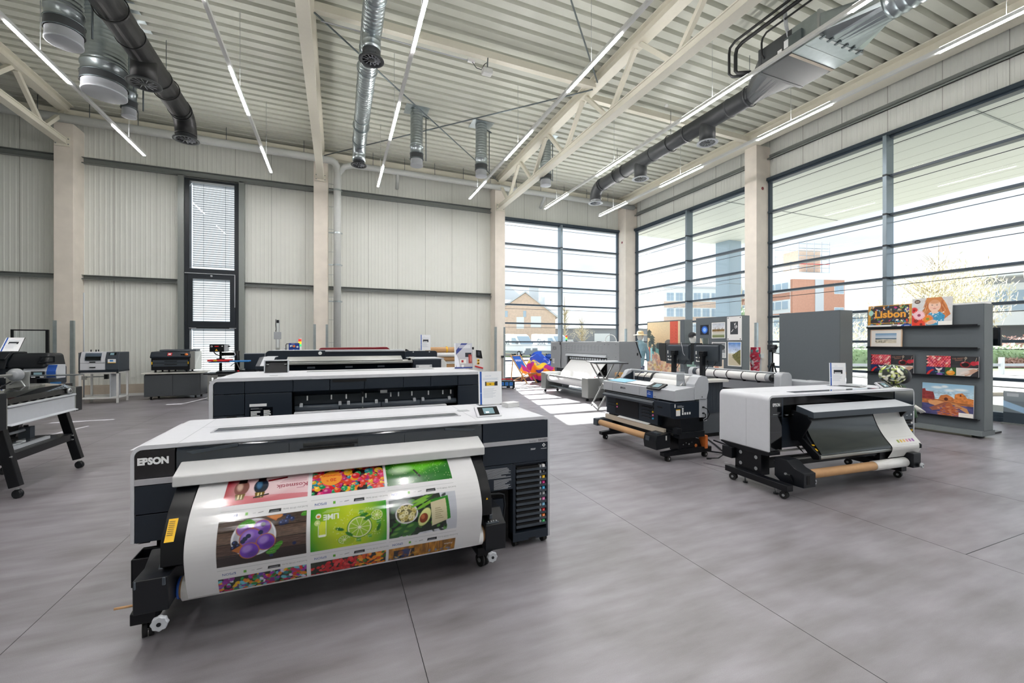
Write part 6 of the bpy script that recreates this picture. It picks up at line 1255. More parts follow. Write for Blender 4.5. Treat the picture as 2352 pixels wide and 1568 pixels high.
m = MB(); m.sweep([(.19, -.11, .70), (.2, -.12, .62), (.22, -.13, .55)], [.03, .035, .03], 'leaf_dark', 10); m.box(.2, .24, -.15, -.11, .48, .56, 'text_dark'); m.build('hanging_cord', r)
m = MB(); m.sweep([(-.03, -.02, .35), (-.03, -.04, .1), (-.02, -.12, .03)], [.06, .045, .03], 'mannequin', 12); m.sweep([(.05, .0, .35), (.06, -.02, .1), (.09, -.14, .03)], [.06, .045, .03], 'mannequin', 12); m.build('legs', r)

# ================================================================= grey printer in the middle
P7 = thing('large_format_printer', 'light grey roll printer in the middle with a bare brown tube at its front', 'printer', (4.05, 5.1, 0), -PI / 2)
m = MB(); m.prism([(0, .79), (-.004, .925), (.02, .935), (.34, .965), (.34, .79)], 'x', -.8, .8, 'pale_grey')
for x in (-.55, .1, .35): m.box(x, x + .002, -.005, .0, .8, .92, 'machine_grey')
fit_text(m, 'EPSON', (-.28, -.003, .862), .12, .03, 'text_dark', .03); lines(m, (.44, -.003, .81), .06, .012, 1, 'text_dark'); body = m.build('body', P7, .015, 3)
m = MB(); m.prism([(.33, .80), (.33, 1.0), (.40, 1.095), (.46, 1.115), (.54, 1.10), (.575, 1.04), (.575, .92), (.54, .80)], 'x', .66, .81, 'pale_grey'); m.cyl((.81, .46, .83), (.812, .46, .83), .008, 'void', 8); m.build('right_hood', P7, .018, 3)
m = MB(); m.prism([(.33, .80), (.33, .98), (.42, 1.10), (.50, 1.115), (.56, 1.08), (.575, .92), (.54, .80)], 'x', -.80, -.70, 'pale_grey'); m.build('left_hood', P7, .018, 3)
m = MB(); m.sweep([(-.75, .51, 1.10), (.7, .51, 1.10)], .02, 'pale_grey', 10); m.prism([(.32, .80), (.32, .99), (.52, 1.08), (.52, .80)], 'x', -.7, -.695, 'smoke'); m.box(-.7, .66, .55, .57, .80, 1.0, 'panel_mid')
for x in (-.45, -.3): m.sweep([(x, .4, .97), (x, .42, 1.03), (x, .5, 1.09)], .006, 'black_plastic', 6)
m.build('rear_bar', P7)
m = MB(); m.cyl((-.05, .45, 1.01), (.62, .45, 1.01), .085, 'paper', 24); m.cyl((-.09, .45, 1.01), (-.05, .45, 1.01), .095, 'black_plastic', 22); m.build('paper_roll', P7)
m = MB(); vs = []; 
for i in range(9): t = i / 8; vs.append((.30 + .07 * t, .965 + .11 * t - .05 * t * t))
m.ring([(y, z) for y, z in vs], [(y + .003, z - .003) for y, z in vs], 'x', -.03, .6, 'paper', closed=False); m.build('paper_web', P7)
m = MB(); m.prism([(.02, .9365), (.3, .963), (.3, .967), (.02, .9405)], 'x', -.74, .28, 'screen_dark'); m.prism([(.04, .9415), (.28, .966), (.28, .968), (.04, .9435)], 'x', -.72, -.3, 'ltcyan'); m.prism([(.05, .9415), (.26, .966), (.26, .968), (.05, .9435)], 'x', -.26, .2, 'paper'); m.build('top_window', P7)
m = MB(); m.X = Matrix.Translation((.42, -.02, .935)) @ Matrix.Rotation(-1.15, 4, 'X'); m.box(-.13, .13, 0, .022, -.02, .14, 'black_plastic'); m.box(-.09, .08, -.002, 0, .01, .12, 'screen_dark'); m.box(-.05, .07, -.003, -.001, .02, .11, 'screen'); m.build('control_panel', P7, .005)
m = MB(); m.box(.27, .39, -.008, -.003, .785, .885, 'blue'); lines(m, (.33, -.008, .86), .07, .01, 1, 'text_white'); lines(m, (.33, -.008, .835), .09, .016, 1, 'text_white', seed=3); m.build('blue_sticker', P7)
m = MB(); m.box(-.76, .5, .0, .3, .735, .79, 'void'); m.prism([(-.07, .70), (-.075, .73), (-.04, .755), (.02, .745), (.02, .70)], 'x', -.72, .46, 'panel_mid')
for k in range(4): m.box(-.70, .46, -.01 - .01 * k, -.005 - .01 * k, .757 + .006 * k, .76 + .006 * k, 'panel_mid')
m.build('output_slot', P7, .003)
m = MB(); m.box(-.74, .46, .02, .34, .42, .74, 'panel_dark'); m.box(-.5, .06, .014, .02, .44, .70, 'black_plastic'); m.box(-.80, -.74, .05, .4, .5, .79, 'panel_mid'); m.build('front_cover', P7, .006)
for x0, n, cs in ((-.68, 2, ('yellow', 'ltmagenta')), (.14, 4, ('text_dark', 'yellow', 'ltmagenta', 'cyan'))):
    for k in range(n):
        z = .52 + .046 * (n - 1 - k) - (.02 if n == 4 else -.03); m = MB(); m.box(x0, x0 + .2, .004, .02, z, z + .006, 'void'); m.box(x0 + .02, x0 + .16, .008, .02, z - .008, z, 'panel_mid'); m.lathe([(.001, -.012), (.012, -.012), (.014, 0)], (x0 + .235, .014, z + .0), cs[k], 'y', 12); m.build('ink_lever', P7)
m = MB(); m.prism([(-.07, .59), (-.075, .77), (.36, .78), (.42, .77), (.42, .56), (.0, .56)], 'x', .49, .80, 'panel_dark'); m.box(.56, .65, -.078, -.07, .69, .705, 'void'); ib = m.build('ink_box', P7, .012)
m = MB(); m.box(.801, .803, .02, .09, .60, .68, 'paper'); m.box(.8015, .8035, .02, .09, .675, .685, 'yellow'); m.box(.801, .803, -.005, .01, .71, .755, 'paper'); lines(m, (.80, .1, .72), .12, .03, 4, 'text_grey', ux=(0, 1, 0), nn=(1, 0, 0))
for k in range(4): m.box(.801, .803, .12 + .04 * k, .145 + .04 * k, .61, .64, 'text_white')
for k in range(3): m.box(.801, .803, .12, .145, .645 + .02 * k, .66 + .02 * k, 'text_white')
m.build('notices', ib)
m = MB(); m.box(.70, .80, .42, .56, .50, .80, 'pale_grey')
for z in (.68, .6): m.box(.80, .806, .47, .51, z, z + .02, 'black_plastic')
m.build('rear_panel', P7, .004)
m = MB(); m.sweep([(.806, .49, .69), (.84, .52, .67), (.85, .55, .6), (.83, .53, .54), (.78, .5, .5)], .007, 'black_plastic', 8); m.sweep([(.806, .49, .61), (.83, .5, .6), (.83, .5, .56), (.79, .46, .52)], .007, 'black_plastic', 8); m.build('cables', P7)
m = MB(); m.box(.40, .80, .1, .5, .38, .56, 'black_plastic'); m.box(.5, .82, .06, .5, .30, .38, 'black_plastic'); m.box(.62, .72, .05, .06, .32, .36, 'void'); m.box(.74, .82, .02, .1, .36, .44, 'black_plastic'); m.build('waste_tray', P7, .008)
m = MB(); m.box(-.72, .62, -.02, .02, .33, .40, 'concrete_base'); m.prism([(-.02, .40), (.1, .44), (.1, .445), (-.03, .405)], 'x', -.4, .3, 'paper'); m.build('media_guide', P7)
m = MB(); m.cyl((-.68, -.14, .275), (.46, -.14, .275), .045, 'kraft', 24); m.build('takeup_tube', P7)
m = MB(); m.prism([(-.21, .155), (-.225, .25), (-.2, .335), (.02, .36), (.02, .17)], 'x', .46, .70, 'black_plastic')
for k in range(3): m.box(.5 + .05 * k, .53 + .05 * k, -.14, .0, .34, .352, 'panel_mid')
m.box(.5, .57, -.224, -.21, .25, .31, 'panel_mid'); m.box(.7, .702, -.06, -.04, .27, .33, 'paper'); m.build('takeup_motor', P7, .01)
m = MB(); m.box(-.80, -.69, -.2, .1, .22, .33, 'panel_mid'); m.box(-.76, -.72, -.1, -.02, .33, .345, 'steel'); m.build('takeup_support', P7, .008)
for x, n in ((.68, 'right_leg'), (-.72, 'left_leg')):
    m = MB(); m.box(x - .1, x + .06, .12, .42, .11, .40, 'black_metal')
    if x > 0:
        for k in range(4): m.cyl((x + .06, .2 + .05 * k, .2 + .02 * (k % 2)), (x + .064, .2 + .05 * k, .2 + .02 * (k % 2)), .012 if k == 2 else .007, 'steel', 10)
        m.prism([(.42, .12), (.55, .12), (.5, .25), (.42, .27)], 'x', x - .06, x + .04, 'black_metal'); m.cyl((x + .04, .42, .17), (x + .066, .42, .17), .022, 'orange', 14)
    m.build(n, P7, .005)
    m = MB(); m.prism([(-.14, .075), (-.14, .125), (.25, .15), (.68, .14), (.68, .075)], 'x', x + .0, x + .085, 'black_metal'); ft = m.build('foot', P7, .005); caster(ft, (0, 0, 0), x + .045, -.05, .037, .04); caster(ft, (0, 0, 0), x + .045, .59, .037, .04)
m = MB(); m.box(-.72, .6, .2, .26, .2, .28, 'black_metal'); m.build('cross_beam', P7)
m = MB(); m.box(.66, .78, .55, .60, .12, .30, 'orange'); o = m.build('orange_box', P7, .01); o['label'] = 'orange plastic box at the back foot'
r = thing('acrylic_stand', 'narrow clear acrylic leaflet holder standing on the grey middle printer', 'leaflet holder', (4.36, 4.52, .968), -PI / 2 + .9)
m = MB(); m.box(-.055, .055, 0, .035, 0, .23, 'acrylic'); m.box(-.05, .05, .004, .03, .003, .16, 'text_white'); m.box(-.06, .06, -.02, .05, 0, .004, 'acrylic'); m.build('holder', r)
for z in (.06, .12, .17): m = MB(); m.box(-.052, .052, -.003, -.001, z, z + .02, 'inkgrey'); m.build('printed_line', r)

# ================================================================= desk with two monitors
r = thing('desk', 'dark ribbed counter desk with a pale top carrying the two monitors', 'desk', (5.72, 6.0, 0)); O = (-5.72, -6, 0)
m = MB(O); m.box(5.42, 5.94, 5.22, 6.85, .07, .905, 'desk_grey')
for k in range(22): m.box(5.44 + k * .023, 5.452 + k * .023, 5.208, 5.222, .4, .90, 'panel_mid')
for k in range(66): m.box(5.408, 5.421, 5.24 + k * .0245, 5.252 + k * .0245, .4, .90, 'panel_mid')
m.box(5.45, 5.91, 5.26, 6.8, .0, .07, 'void'); m.build('cabinet', r)
m = MB(O); m.box(5.36, 6.0, 5.15, 6.9, .905, .945, 'desk_top'); m.build('top', r, .006)
def monitor(y, w, hood, label):
    t = thing('monitor', label, 'monitor', (5.93, y, .946), -PI / 2, 'monitors seen from behind'); w2 = w / 2
    m = MB(); m.box(-w2, w2, .0, .05, .21, .58, 'panel_mid'); m.prism([(-.0, .28), (-.035, .34), (-.035, .55), (.0, .57)], 'x', -w2 + .07, w2 - .02, 'panel_mid'); sc = m.build('back_cover', t, .01)
    m = MB(); m.box(-w2 + .01, w2 - .01, .05, .052, .27, .57, 'screen_dark'); m.build('screen', t)
    m = MB(); m.box(-.03, .03, -.13, -.05, .02, .42, 'black_plastic'); m.box(-.06, .05, -.12, -.03, .38, .46, 'black_plastic'); m.box(-.12, .12, -.16, .1, 0, .015, 'black_plastic'); m.build('stand', t, .005)
    m = MB()
    for x, z, a, b in ((-w2 + .09, .40, .02, .06), (-w2 + .1, .335, .04, .02), (-w2 + .18, .335, .05, .02), (-w2 + .1, .27, .09, .035)): m.box(x - a / 2, x + a / 2, -.037 if z > .33 else -.003, -.0355 if z > .33 else 0, z, z + b, 'paper')
    m.build('stickers', sc)
    m = MB(); m.sweep([(.02, .0, .3), (.06, -.05, .26), (.1, -.06, .22), (.05, -.1, .1)], .006, 'black_plastic', 6); m.sweep([(w2 - .1, .0, .29), (w2 - .07, -.04, .24), (w2 - .12, -.05, .2), (w2 - .06, -.03, .26)], .006, 'black_plastic', 6); m.build('cables', t)
    m = MB()
    if hood:
        vs = [(-w2, -.006, .24), (-w2, -.006, .60), (-w2 - .27, .06, .60), (-w2 - .26, .05, .42), (-w2 - .2, .04, .25)]; m.add(vs + [(x, y + .012, z) for x, y, z in vs], [(4, 3, 2, 1, 0), (5, 6, 7, 8, 9), (0, 1, 6, 5), (1, 2, 7, 6), (2, 3, 8, 7), (3, 4, 9, 8), (4, 0, 5, 9)], 'black_plastic'); m.prism([(.0, .24), (.25, .33), (.28, .60), (.0, .60)], 'x', w2 + .002, w2 + .01, 'black_plastic'); m.box(-w2 - .02, w2 + .01, 0, .28, .59, .60, 'black_plastic'); m.build('glare_hood', t, .003)
    else: m.box(-w2, w2, .0, .03, .58, .585, 'black_plastic'); m.build('top_strip', t)
    return t
monitor(5.545, .57, False, 'right of the two black monitors on the dark desk, seen from behind')
monitor(6.22, .62, True, 'left of the two black monitors, the one with a deep glare hood')
m = MB(); m.sweep([(5.9, 6.1, 1.56), (5.85, 6.05, 1.54), (5.83, 6.0, 1.45), (5.82, 5.97, 1.36), (5.82, 5.93, 1.32)], .004, 'pale_grey', 6); tag(m.build('cable'), 'thin white cable hanging over the back of the left monitor', 'cable')

# ================================================================= folding bar table
r = thing('folding_table', 'tall folding table with a dark top and crossed metal legs in the sun patch', 'table', (5.87, 8.45, 0), 1.16)
m = MB(); m.box(-.6, .6, -.38, .38, 1.08, 1.1, 'black_board'); m.box(-.59, .59, -.37, .37, 1.1, 1.102, 'board_grey'); m.build('top', r, .004)
for s in (-.42, .42):
    m = MB(); m.bar((s, -.3, 1.075), (s, .28, 0), .03, .03, 'brushed', up=(1, 0, 0)); m.build('leg', r); m = MB(); m.bar((s + .035, .3, 1.075), (s + .035, -.28, 0), .03, .03, 'brushed', up=(1, 0, 0)); m.build('leg', r)
m = MB(); m.box(-.42, .42, .24, .27, .06, .09, 'brushed'); m.box(-.4, .46, -.27, -.24, .06, .09, 'brushed'); m.cyl((-.45, 0, .54), (.48, 0, .54), .01, 'brushed', 8); m.build('cross_bars', r)

# ================================================================= big grey industrial printer at the back
P8 = thing('industrial_printer', 'big grey industrial printer with vent slots and a stainless roller unit, by the glazed back', 'printer', (6.05, 10.85, 0), -PI / 2)
# local x = 10.85 - Y, local y = X - 6.05
m = MB(); m.box(-2.48, -1.36, .9, 1.55, .70, 1.58, 'machine_grey'); m.box(-1.36, .9, .9, 1.55, 1.19, 1.58, 'machine_grey'); m.box(.9, 1.42, .9, 1.55, .35, 1.58, 'machine_grey'); m.box(-1.36, .9, 1.2, 1.55, .6, 1.2, 'machine_grey_dark')
m.prism([(.9, .35), (1.62, .35), (1.62, 1.14), (1.44, 1.58), (.9, 1.58)], 'x', 1.42, 1.45, 'machine_grey'); m.box(-2.48, 1.45, 1.2, 1.62, .2, .6, 'machine_grey_dark'); hs = m.build('housing', P8, .004)
m = MB(); m.bar((1.452, 1.44, 1.585), (1.452, 1.625, 1.14), .02, .03, 'black_plastic', up=(1, 0, 0)); m.box(1.45, 1.455, 1.48, 1.52, 1.2, 1.27, 'void'); m.build('edge_seal', hs)
for zz in (1.4, 1.1, .9):
    pass
m = MB()
for i in range(12):
    for j in range(5): m.box(-1.47 + i * .185, -1.37 + i * .185, .893, .90, 1.32 + j * .036, 1.331 + j * .036, 'pale_grey'); m.box(-1.47 + i * .185, -1.37 + i * .185, .896, .9005, 1.312 + j * .036, 1.32 + j * .036, 'void')
m.build('vent_grille', hs)
m = MB(); fit_text(m, 'EPSON', (-2.2, .9, 1.36), .26, .12, 'text_dark', .01); lg = m.build('maker_name', hs)
m = MB(); m.box(-1.75, -1.72, .895, .9, .72, 1.58, 'machine_grey_dark'); m.box(-1.82, -1.76, .885, .9, 1.48, 1.57, 'black_plastic'); m.sweep([(-1.72, .88, 1.5), (-1.70, .88, 1.2), (-1.74, .88, .9), (-1.72, .88, .72)], .008, 'black_plastic', 6)
for k in range(3): m.box(-2.34, -2.2, .895, .9, .84 + .06 * k, .87 + .06 * k, 'paper')
m.cyl((-2.46, .86, .95), (-2.46, .9, .95), .04, 'black_plastic', 12)
for x in (.78, .98, 1.3):
    for z in (1.5, 1.15, .75): m.cyl((x, .893, z), (x, .9, z), .012, 'machine_grey_dark', 8)
m.build('fittings', hs)
m = MB(); m.prism([(.84, 1.13), (.86, 1.19), (.9, 1.2), (.9, 1.12)], 'x', -1.36, .9, 'pale_grey'); m.build('front_strip', P8, .004)
m = MB(); m.box(-1.34, .88, .95, 1.2, .62, 1.12, 'void')
for k in range(16): m.box(-1.2 + k * .13, -1.12 + k * .13, .92, .96, 1.03, 1.09, 'text_grey')
m.build('print_opening', P8)
m = MB(); m.prism([(.93, 1.0), (.45, .48), (.45, .49), (.92, 1.01)], 'x', -1.12, .85, 'fabric_white'); m.build('fabric_web', P8)
m = MB(); m.cyl((-1.05, .14, .45), (1.02, .14, .45), .12, 'fabric_white', 26); m.cyl((-1.12, .14, .45), (1.1, .14, .45), .05, 'steel', 14); m.cyl((-1.05, .5, .46), (1.02, .5, .46), .05, 'fabric_white', 16); rr = m.build('fabric_roll', P8)
m = MB(); m.prism([(.0, .575), (.14, .57), (.5, .515), (.5, .505), (.14, .56), (.0, .565)], 'x', -1.03, 1.0, 'fabric_white'); m.build('fabric_span', P8)
for x0, x1, n in ((-1.4, -1.1, 'far_roller_post'), (1.05, 1.36, 'near_roller_post')):
    m = MB(); m.box(x0, x1, -.02, .6, .09, .62, 'brushed'); pb = m.build(n, P8, .02, 3); caster(pb, (0, 0, 0), (x0 + x1) / 2, .06, .035, .03); caster(pb, (0, 0, 0), (x0 + x1) / 2, .5, .035, .03)
    if x0 > 0: m = MB(); fit_text(m, 'EPSON', (x1, .42, .37), .2, .07, 'text_white', .03, ux=(0, 1, 0), n=(1, 0, 0)); m.lathe([(.001, 0), (.02, 0), (.02, .02), (.001, .02)], (1.2, .3, .62), 'red', 'z', 12); m.build('lettering', pb)
m = MB(); m.box(-1.1, 1.05, .3, .36, .14, .2, 'brushed'); m.box(-1.1, 1.05, .1, .14, .2, .24, 'galv_dark'); m.build('floor_rails', P8)
for x in (-2.3, 0, 1.3): m = MB(); m.box(x - .06, x + .06, 1.0, 1.5, 0, .72 if x < -1 else .4, 'machine_grey_dark'); m.build('leg', P8)
m = MB(); m.cyl((-1.82, 1.15, 1.58), (-1.82, 1.15, 1.64), .025, 'black_plastic', 12); sl = m.build('signal_lamp', P8)
for z, c, n in ((1.64, 'lamp_green', 'green_lens'), (1.69, 'lamp_yellow', 'yellow_lens'), (1.74, 'lamp_red', 'red_lens')): m = MB(); m.cyl((-1.82, 1.15, z), (-1.82, 1.15, z + .049), .032, c, 12); m.build(n, sl)
m = MB(); m.sweep([(.5 + .28 * math.cos(t), 1.3, 1.58 + .2 * math.sin(t)) for t in np.linspace(PI, 0, 14)], .012, 'white_paint', 8); m.build('feed_hose', P8)
m = MB(); m.box(-.09, .09, -.08, .08, 0, .16, 'kraft'); m.box(-.05, .05, -.081, -.08, .06, .1, 'text_dark'); m.box(-.091, .091, -.03, .03, .12, .161, 'yellow'); o = m.build('cardboard_box'); o.location = (6.74, 9.1, .62); o.rotation_euler = (0, 0, -1.3); tag(o, 'small brown and yellow cardboard box behind the folding table', 'box')
m = MB(); m.box(-.24, .24, -.22, .22, 0, .62, 'machine_grey_dark'); o = m.build('side_cabinet', None, .01); o.location = (6.76, 9.1, 0); o.rotation_euler = (0, 0, -PI / 2); tag(o, 'low dark cabinet under the small cardboard box, beside the grey industrial printer', 'cabinet')

# ================================================================= deck chair, bean bag, power box
r = thing('deck_chair', 'wooden deck chair with a blue, purple and orange cloth by the glazed back wall', 'deck chair', (6.68, 15.05, 0), -1.17)
for y in (-.27, .27):
    m = MB(); m.bar((-.48, y, 1.06), (.42, y, 0), .028, .045, 'wood', up=(0, 1, 0)); m.build('long_rail', r)
    m = MB(); m.bar((-.5, y * .85, 0.02), (.46, y * .85, .40), .026, .04, 'wood', up=(0, 1, 0)); m.build('seat_rail', r); m = MB(); m.bar((-.42, y * 1.1, .0), (-.33, y * 1.1, .85), .022, .035, 'wood', up=(0, 1, 0)); m.build('prop_leg', r)
m = MB(); m.cyl((-.46, -.28, 1.03), (-.46, .28, 1.03), .016, 'wood', 10); m.cyl((.44, -.24, .39), (.44, .24, .39), .016, 'wood', 10); m.cyl((-.46, -.25, .04), (-.46, .25, .04), .014, 'wood', 10); m.build('cross_bars', r)
a = Art(.46, 1.2, 110, '2a63c4'); a.poly([(0, .0), (.46, .0), (.46, .55), (.2, .75), (0, .6)], 'f2a02c'); a.poly([(.46, .15), (.46, .7), (.25, .85), (.1, .35)], 'c2308a'); a.ell(.2, .35, .16, .2, 'f28a2c', .4); a.poly([(.1, .1), (.36, .06), (.3, .3)], 'd83a6a'); a.poly([(.12, .24), (.2, .3), (.3, .26), (.34, .34), (.22, .36)], '7a2a8a'); a.text('EPSON', .23, 1.0, .075, 'f0f2f8', 0, .02)
def SDC(U, V):
    s_ = 1 - V; x = -.46 + .90 * s_; z = 1.02 - .63 * s_ - .26 * np.sin(PI * s_) ** 1.0 * (s_ * .8 + .4); return x - .0, (.5 - U) * .46 * -1 * -1 * -1 if False else (U - .5) * .46, z
cl = a.build('sling_cloth', SDC, r, 'cloth_print', smooth=True)
r = thing('bean_bag', 'big rumpled bean bag with blue, orange and magenta print beside the deck chair', 'bean bag', (7.47, 15.12, 0))
a = Art(2.0, 1.0, 110, '2b50b8'); R = random.Random(9)
a.rect(0, 0, 2, .2, '232a4a'); a.rect(0, .2, 2, .42, 'e0307f'); a.poly([(0, .3), (.5, .36), (1, .3), (1.5, .38), (2, .3), (2, .46), (0, .46)], 'f0761f')
for x in (.25, .75, 1.25, 1.75): a.ell(x, .52, .3, .13, 'f28c20', .1); a.ell(x + .1, .6, .22, .06, 'f6d23a', -.1); a.ell(x - .16, .55, .14, .07, 'c4308f', .3); a.ell(x + .12, .47, .1, .04, '4a2a8a', .2)
for i in range(26): x = R.uniform(0, 2); a.line(x, R.uniform(.55, .8), x + .22, R.uniform(.6, .85), .012, R.choice(('f0f2fa', '3f6ad8', '7a46b8', '1f3a90')))
a.rect(0, .86, 2, 1, '2f5fd0')
def SBB(U, V):
    t = 2 * PI * U; p = PI * V; rr = np.sin(p) ** .7 * (1 + .07 * np.sin(5 * t + 4 * p) + .04 * np.sin(11 * t)); hz = .54 - .54 * np.cos(p)
    hz = hz * (1 - .12 * np.cos(t + .5) * (V > .5)); return .58 * rr * np.cos(t) * (1.1 - .2 * V), .42 * rr * np.sin(t) * (1.1 - .45 * V), np.maximum(hz + .05 * np.sin(7 * t) * np.sin(p), 0)
a.build('filled_cover', SBB, r, 'cloth_print', smooth=True)
m = MB(); m.ball((.36, .0, 1.0), (.2, .1, .1), 'blue', 12, 8); m.build('corner_tip', r)
r = thing('power_distributor', 'small black power distributor box with blue sockets and a red handle on the floor', 'power box', (5.28, 13.3, 0), -.4)
m = MB(); m.box(-.26, .26, -.14, .14, .03, .27, 'black_plastic'); m.build('housing', r, .02)
for k in range(3): m = MB(); m.box(-.21 + k * .145, -.10 + k * .145, -.155, -.14, .12, .23, 'lightblue'); m.box(-.19 + k * .145, -.12 + k * .145, -.157, -.154, .15, .2, 'blue'); m.build('socket', r)
m = MB(); m.sweep([(-.2, 0, .26), (-.18, 0, .32), (.18, 0, .32), (.2, 0, .26)], .018, 'red', 10); m.build('handle', r)
m = MB(); m.box(-.16, -.02, -.153, -.14, .05, .09, 'text_white'); m.box(.1, .18, -.153, -.14, .05, .09, 'text_white')
for x in (-.2, .2): m.box(x - .03, x + .03, -.1, .1, 0, .03, 'rubber')
m.build('plates', r)
m = MB(); m.sweep([(5.52, 13.2, .012), (5.8, 13.05, .012), (6.3, 13.25, .012), (6.9, 13.2, .012), (7.4, 12.9, .012)], .012, 'black_plastic', 6); tag(m.build('power_cable'), 'black cable running along the floor from the power distributor to the grey industrial printer', 'cable')
m = MB(); m.cyl((5.82, 15.17, 0), (5.82, 15.17, 1.0), .013, 'black_plastic', 8); m.box(5.78, 5.88, 15.13, 15.2, .98, 1.05, 'black_plastic'); tag(m.build('socket_post'), 'thin black cable conduit with a socket on the column left of the deck chair', 'conduit')
m = MB(); m.cyl((11.75, 8.96, 0), (11.75, 8.96, 1.12), .016, 'pale_grey', 8); m.box(11.68, 11.82, 8.9, 8.98, 1.1, 1.22, 'white_paint'); m.box(11.62, 11.68, 8.9, 8.96, 1.11, 1.2, 'machine_grey_dark'); tag(m.build('socket_post'), 'white conduit with a socket box on the middle column of the right wall', 'conduit')

# ================================================================= roll printer seen from behind, right of the desk
P9 = thing('large_format_printer', 'pale grey printer with a long white paper roll along its back, right of the desk', 'printer', (7.43, 6.35, 0), -1.64)
m = MB(); m.prism([(.08, .62), (.02, .80), (.1, .86), (.7, .86), (.7, .62)], 'x', -1.0, 1.08, 'pale_grey'); m.prism([(.06, .62), (-.01, .80), (.0, .80), (.08, .62)], 'x', -1.0, 1.08, 'inkgrey'); m.box(1.1, 1.45, .3, .78, .60, .86, 'pale_grey'); m.box(-1.2, 1.2, .15, .65, .45, .62, 'void'); m.build('body', P9, .01)
m = MB(); m.cyl((-.88, -.0, .905), (.86, -.0, .905), .075, 'paper', 26); m.cyl((.86, 0, .905), (.95, 0, .905), .07, 'inkgrey', 22); m.cyl((-.98, 0, .905), (-.88, 0, .905), .082, 'panel_mid', 22); m.cyl((.95, 0, .905), (1.06, 0, .905), .06, 'black_plastic', 18); m.build('paper_roll', P9)
for x in (-.35, -.02, .35, .68): m = MB(); m.lathe([(.078, -.008), (.084, -.008), (.084, .008), (.078, .008)], (x, 0, .905), 'black_plastic', 'x', 24); m.box(x - .01, x + .01, -.03, .03, .80, .835, 'black_plastic'); m.build('roll_band', P9)
m = MB(); m.prism(rrect(-.08, .2, .68, 1.02, .09, 6, '0011'), 'x', 1.06, 1.2, 'pale_grey'); m.build('near_end_cap', P9, .02, 3)
m = MB(); m.prism(rrect(-.08, .2, .68, 1.0, .09, 6, '0011'), 'x', -1.12, -.98, 'pale_grey'); m.build('far_end_cap', P9, .02, 3)
m = MB(); m.cyl((-1.0, .1, .995), (1.08, .1, .995), .014, 'pale_grey', 10); m.box(-1.0, 1.06, .1, .3, .97, .985, 'pale_grey'); m.build('cover_bar', P9)
for x in (-.9, .9): m = MB(); m.box(x - .05, x + .05, .2, .6, .09, .62, 'black_metal'); m.box(x - .04, x + .04, -.05, .75, .08, .13, 'black_metal'); lg = m.build('leg', P9, .004); caster(lg, (0, 0, 0), x, .0, .04, .035); caster(lg, (0, 0, 0), x, .7, .04, .035)

# ================================================================= display boards
def board(label, xc, y0, y1, depth, group='tall grey display boards'):
    w = y1 - y0; r = thing('display_board', label, 'display board', (xc, (y0 + y1) / 2, 0), -PI / 2, group)
    m = MB(); m.box(-w / 2, w / 2, 0, depth, .09, 2.19, 'board_grey'); m.build('panel', r, .003)
    m = MB(); m.box(-w / 2 - .0, w / 2 + .004, -.0 - .06, depth + .06, .04, .12, 'board_edge'); m.build('plinth', r, .004)
    m = MB(); m.box(w / 2, w / 2 + .003, .01, depth - .01, .13, 2.18, 'board_edge'); m.build('edge_panel', r)
    for x in (-w / 2 + .12, w / 2 - .12):
        for y in (0.0, depth): caster(r, (0, 0, 0), x, y, .018, .02)
    return r
board('grey display board at the corner covered with a large landscape mural', 8.84, 9.03, 10.55, .3)
board('grey display board with small pinned photographs, behind the two monitors', 8.68, 7.1, 8.46, .26)
board('plain empty grey display board in front of the middle of the glazed right wall', 9.0, 5.2, 6.42, .4)
SB_ = board('grey display board with four picture ledges and colourful posters, at the right', 9.65, 3.45, 5.08, .3)
for z in (1.84, 1.462, .985, .30): m = MB(); m.box(-.79, .77, -.075, 0, z - .012, z, 'black_plastic'); m.box(-.79, .77, -.078, -.07, z - .012, z + .018, 'black_plastic'); m.build('picture_ledge', SB_)

def on(name, a, w, h, t, X, Yc, z, label, cat='picture', tilt=0.0, mt='print_satin', grp=None, bm='paper'):
    return board_print(name, a, w, h, t, label, cat, (X, Yc, z), -PI / 2, tilt, mt, grp, bm)
R = random.Random(21)
# mural
a = Art(1.34, 1.72, 130, 'e6cba0'); a.grad(0, .9, 1.34, 1.72, 'e0bd92', 'ecd9b4')
for x, y, rx, ry, c in ((.55, .95, .28, .16, '8a8076'), (.75, .86, .35, .2, '7d766e'), (.9, 1.1, .16, .1, '6f6a66'), (.3, .85, .25, .12, '6fa19a'), (1.15, 1.0, .2, .09, '7fa89c')): a.ell(x, y, rx, ry, c)
for bx, by, s in ((.07, 1.42, 1), (.2, 1.25, 1.1), (.1, 1.1, .8), (.45, 1.05, .7), (.28, .98, .8)):
    for k in range(4): a.poly([(bx - .1 * s, by - .05 * k * s), (bx, by + .1 * s - .05 * k * s), (bx + .13 * s, by - .07 * k * s), (bx, by - .02 - .05 * k * s)], R.choice(('3f4a4a', '4d5652', '56605a')))
a.rect(.95, 1.06, 1.26, 1.72, 'd9604c'); 
for k in range(5): a.line(1.16 + .01 * (k % 2), 1.6 - k * .09, 1.2, 1.56 - k * .09, .012, 'b8473a'); a.line(1.02, 1.5 - k * .08, 1.05, 1.48 - k * .08, .01, 'b8473a')
for i in range(170): a.ell(R.uniform(0, 1.34), R.uniform(0, .8), R.uniform(.03, .1), R.uniform(.02, .06), R.choice(('d99a80', 'c98872', 'e3b79a', 'b58f86', '8fb0a6', 'e8cfae', 'c2a09a', 'd6b06a')), R.uniform(0, 3), .85, .01)
a.rect(.06, .62, .12, .98, 'cf5a46'); a.rect(.13, .55, .2, .95, 'a8c8c4'); a.noise(0, 0, 1.34, 1.72, .06, .02, .02)
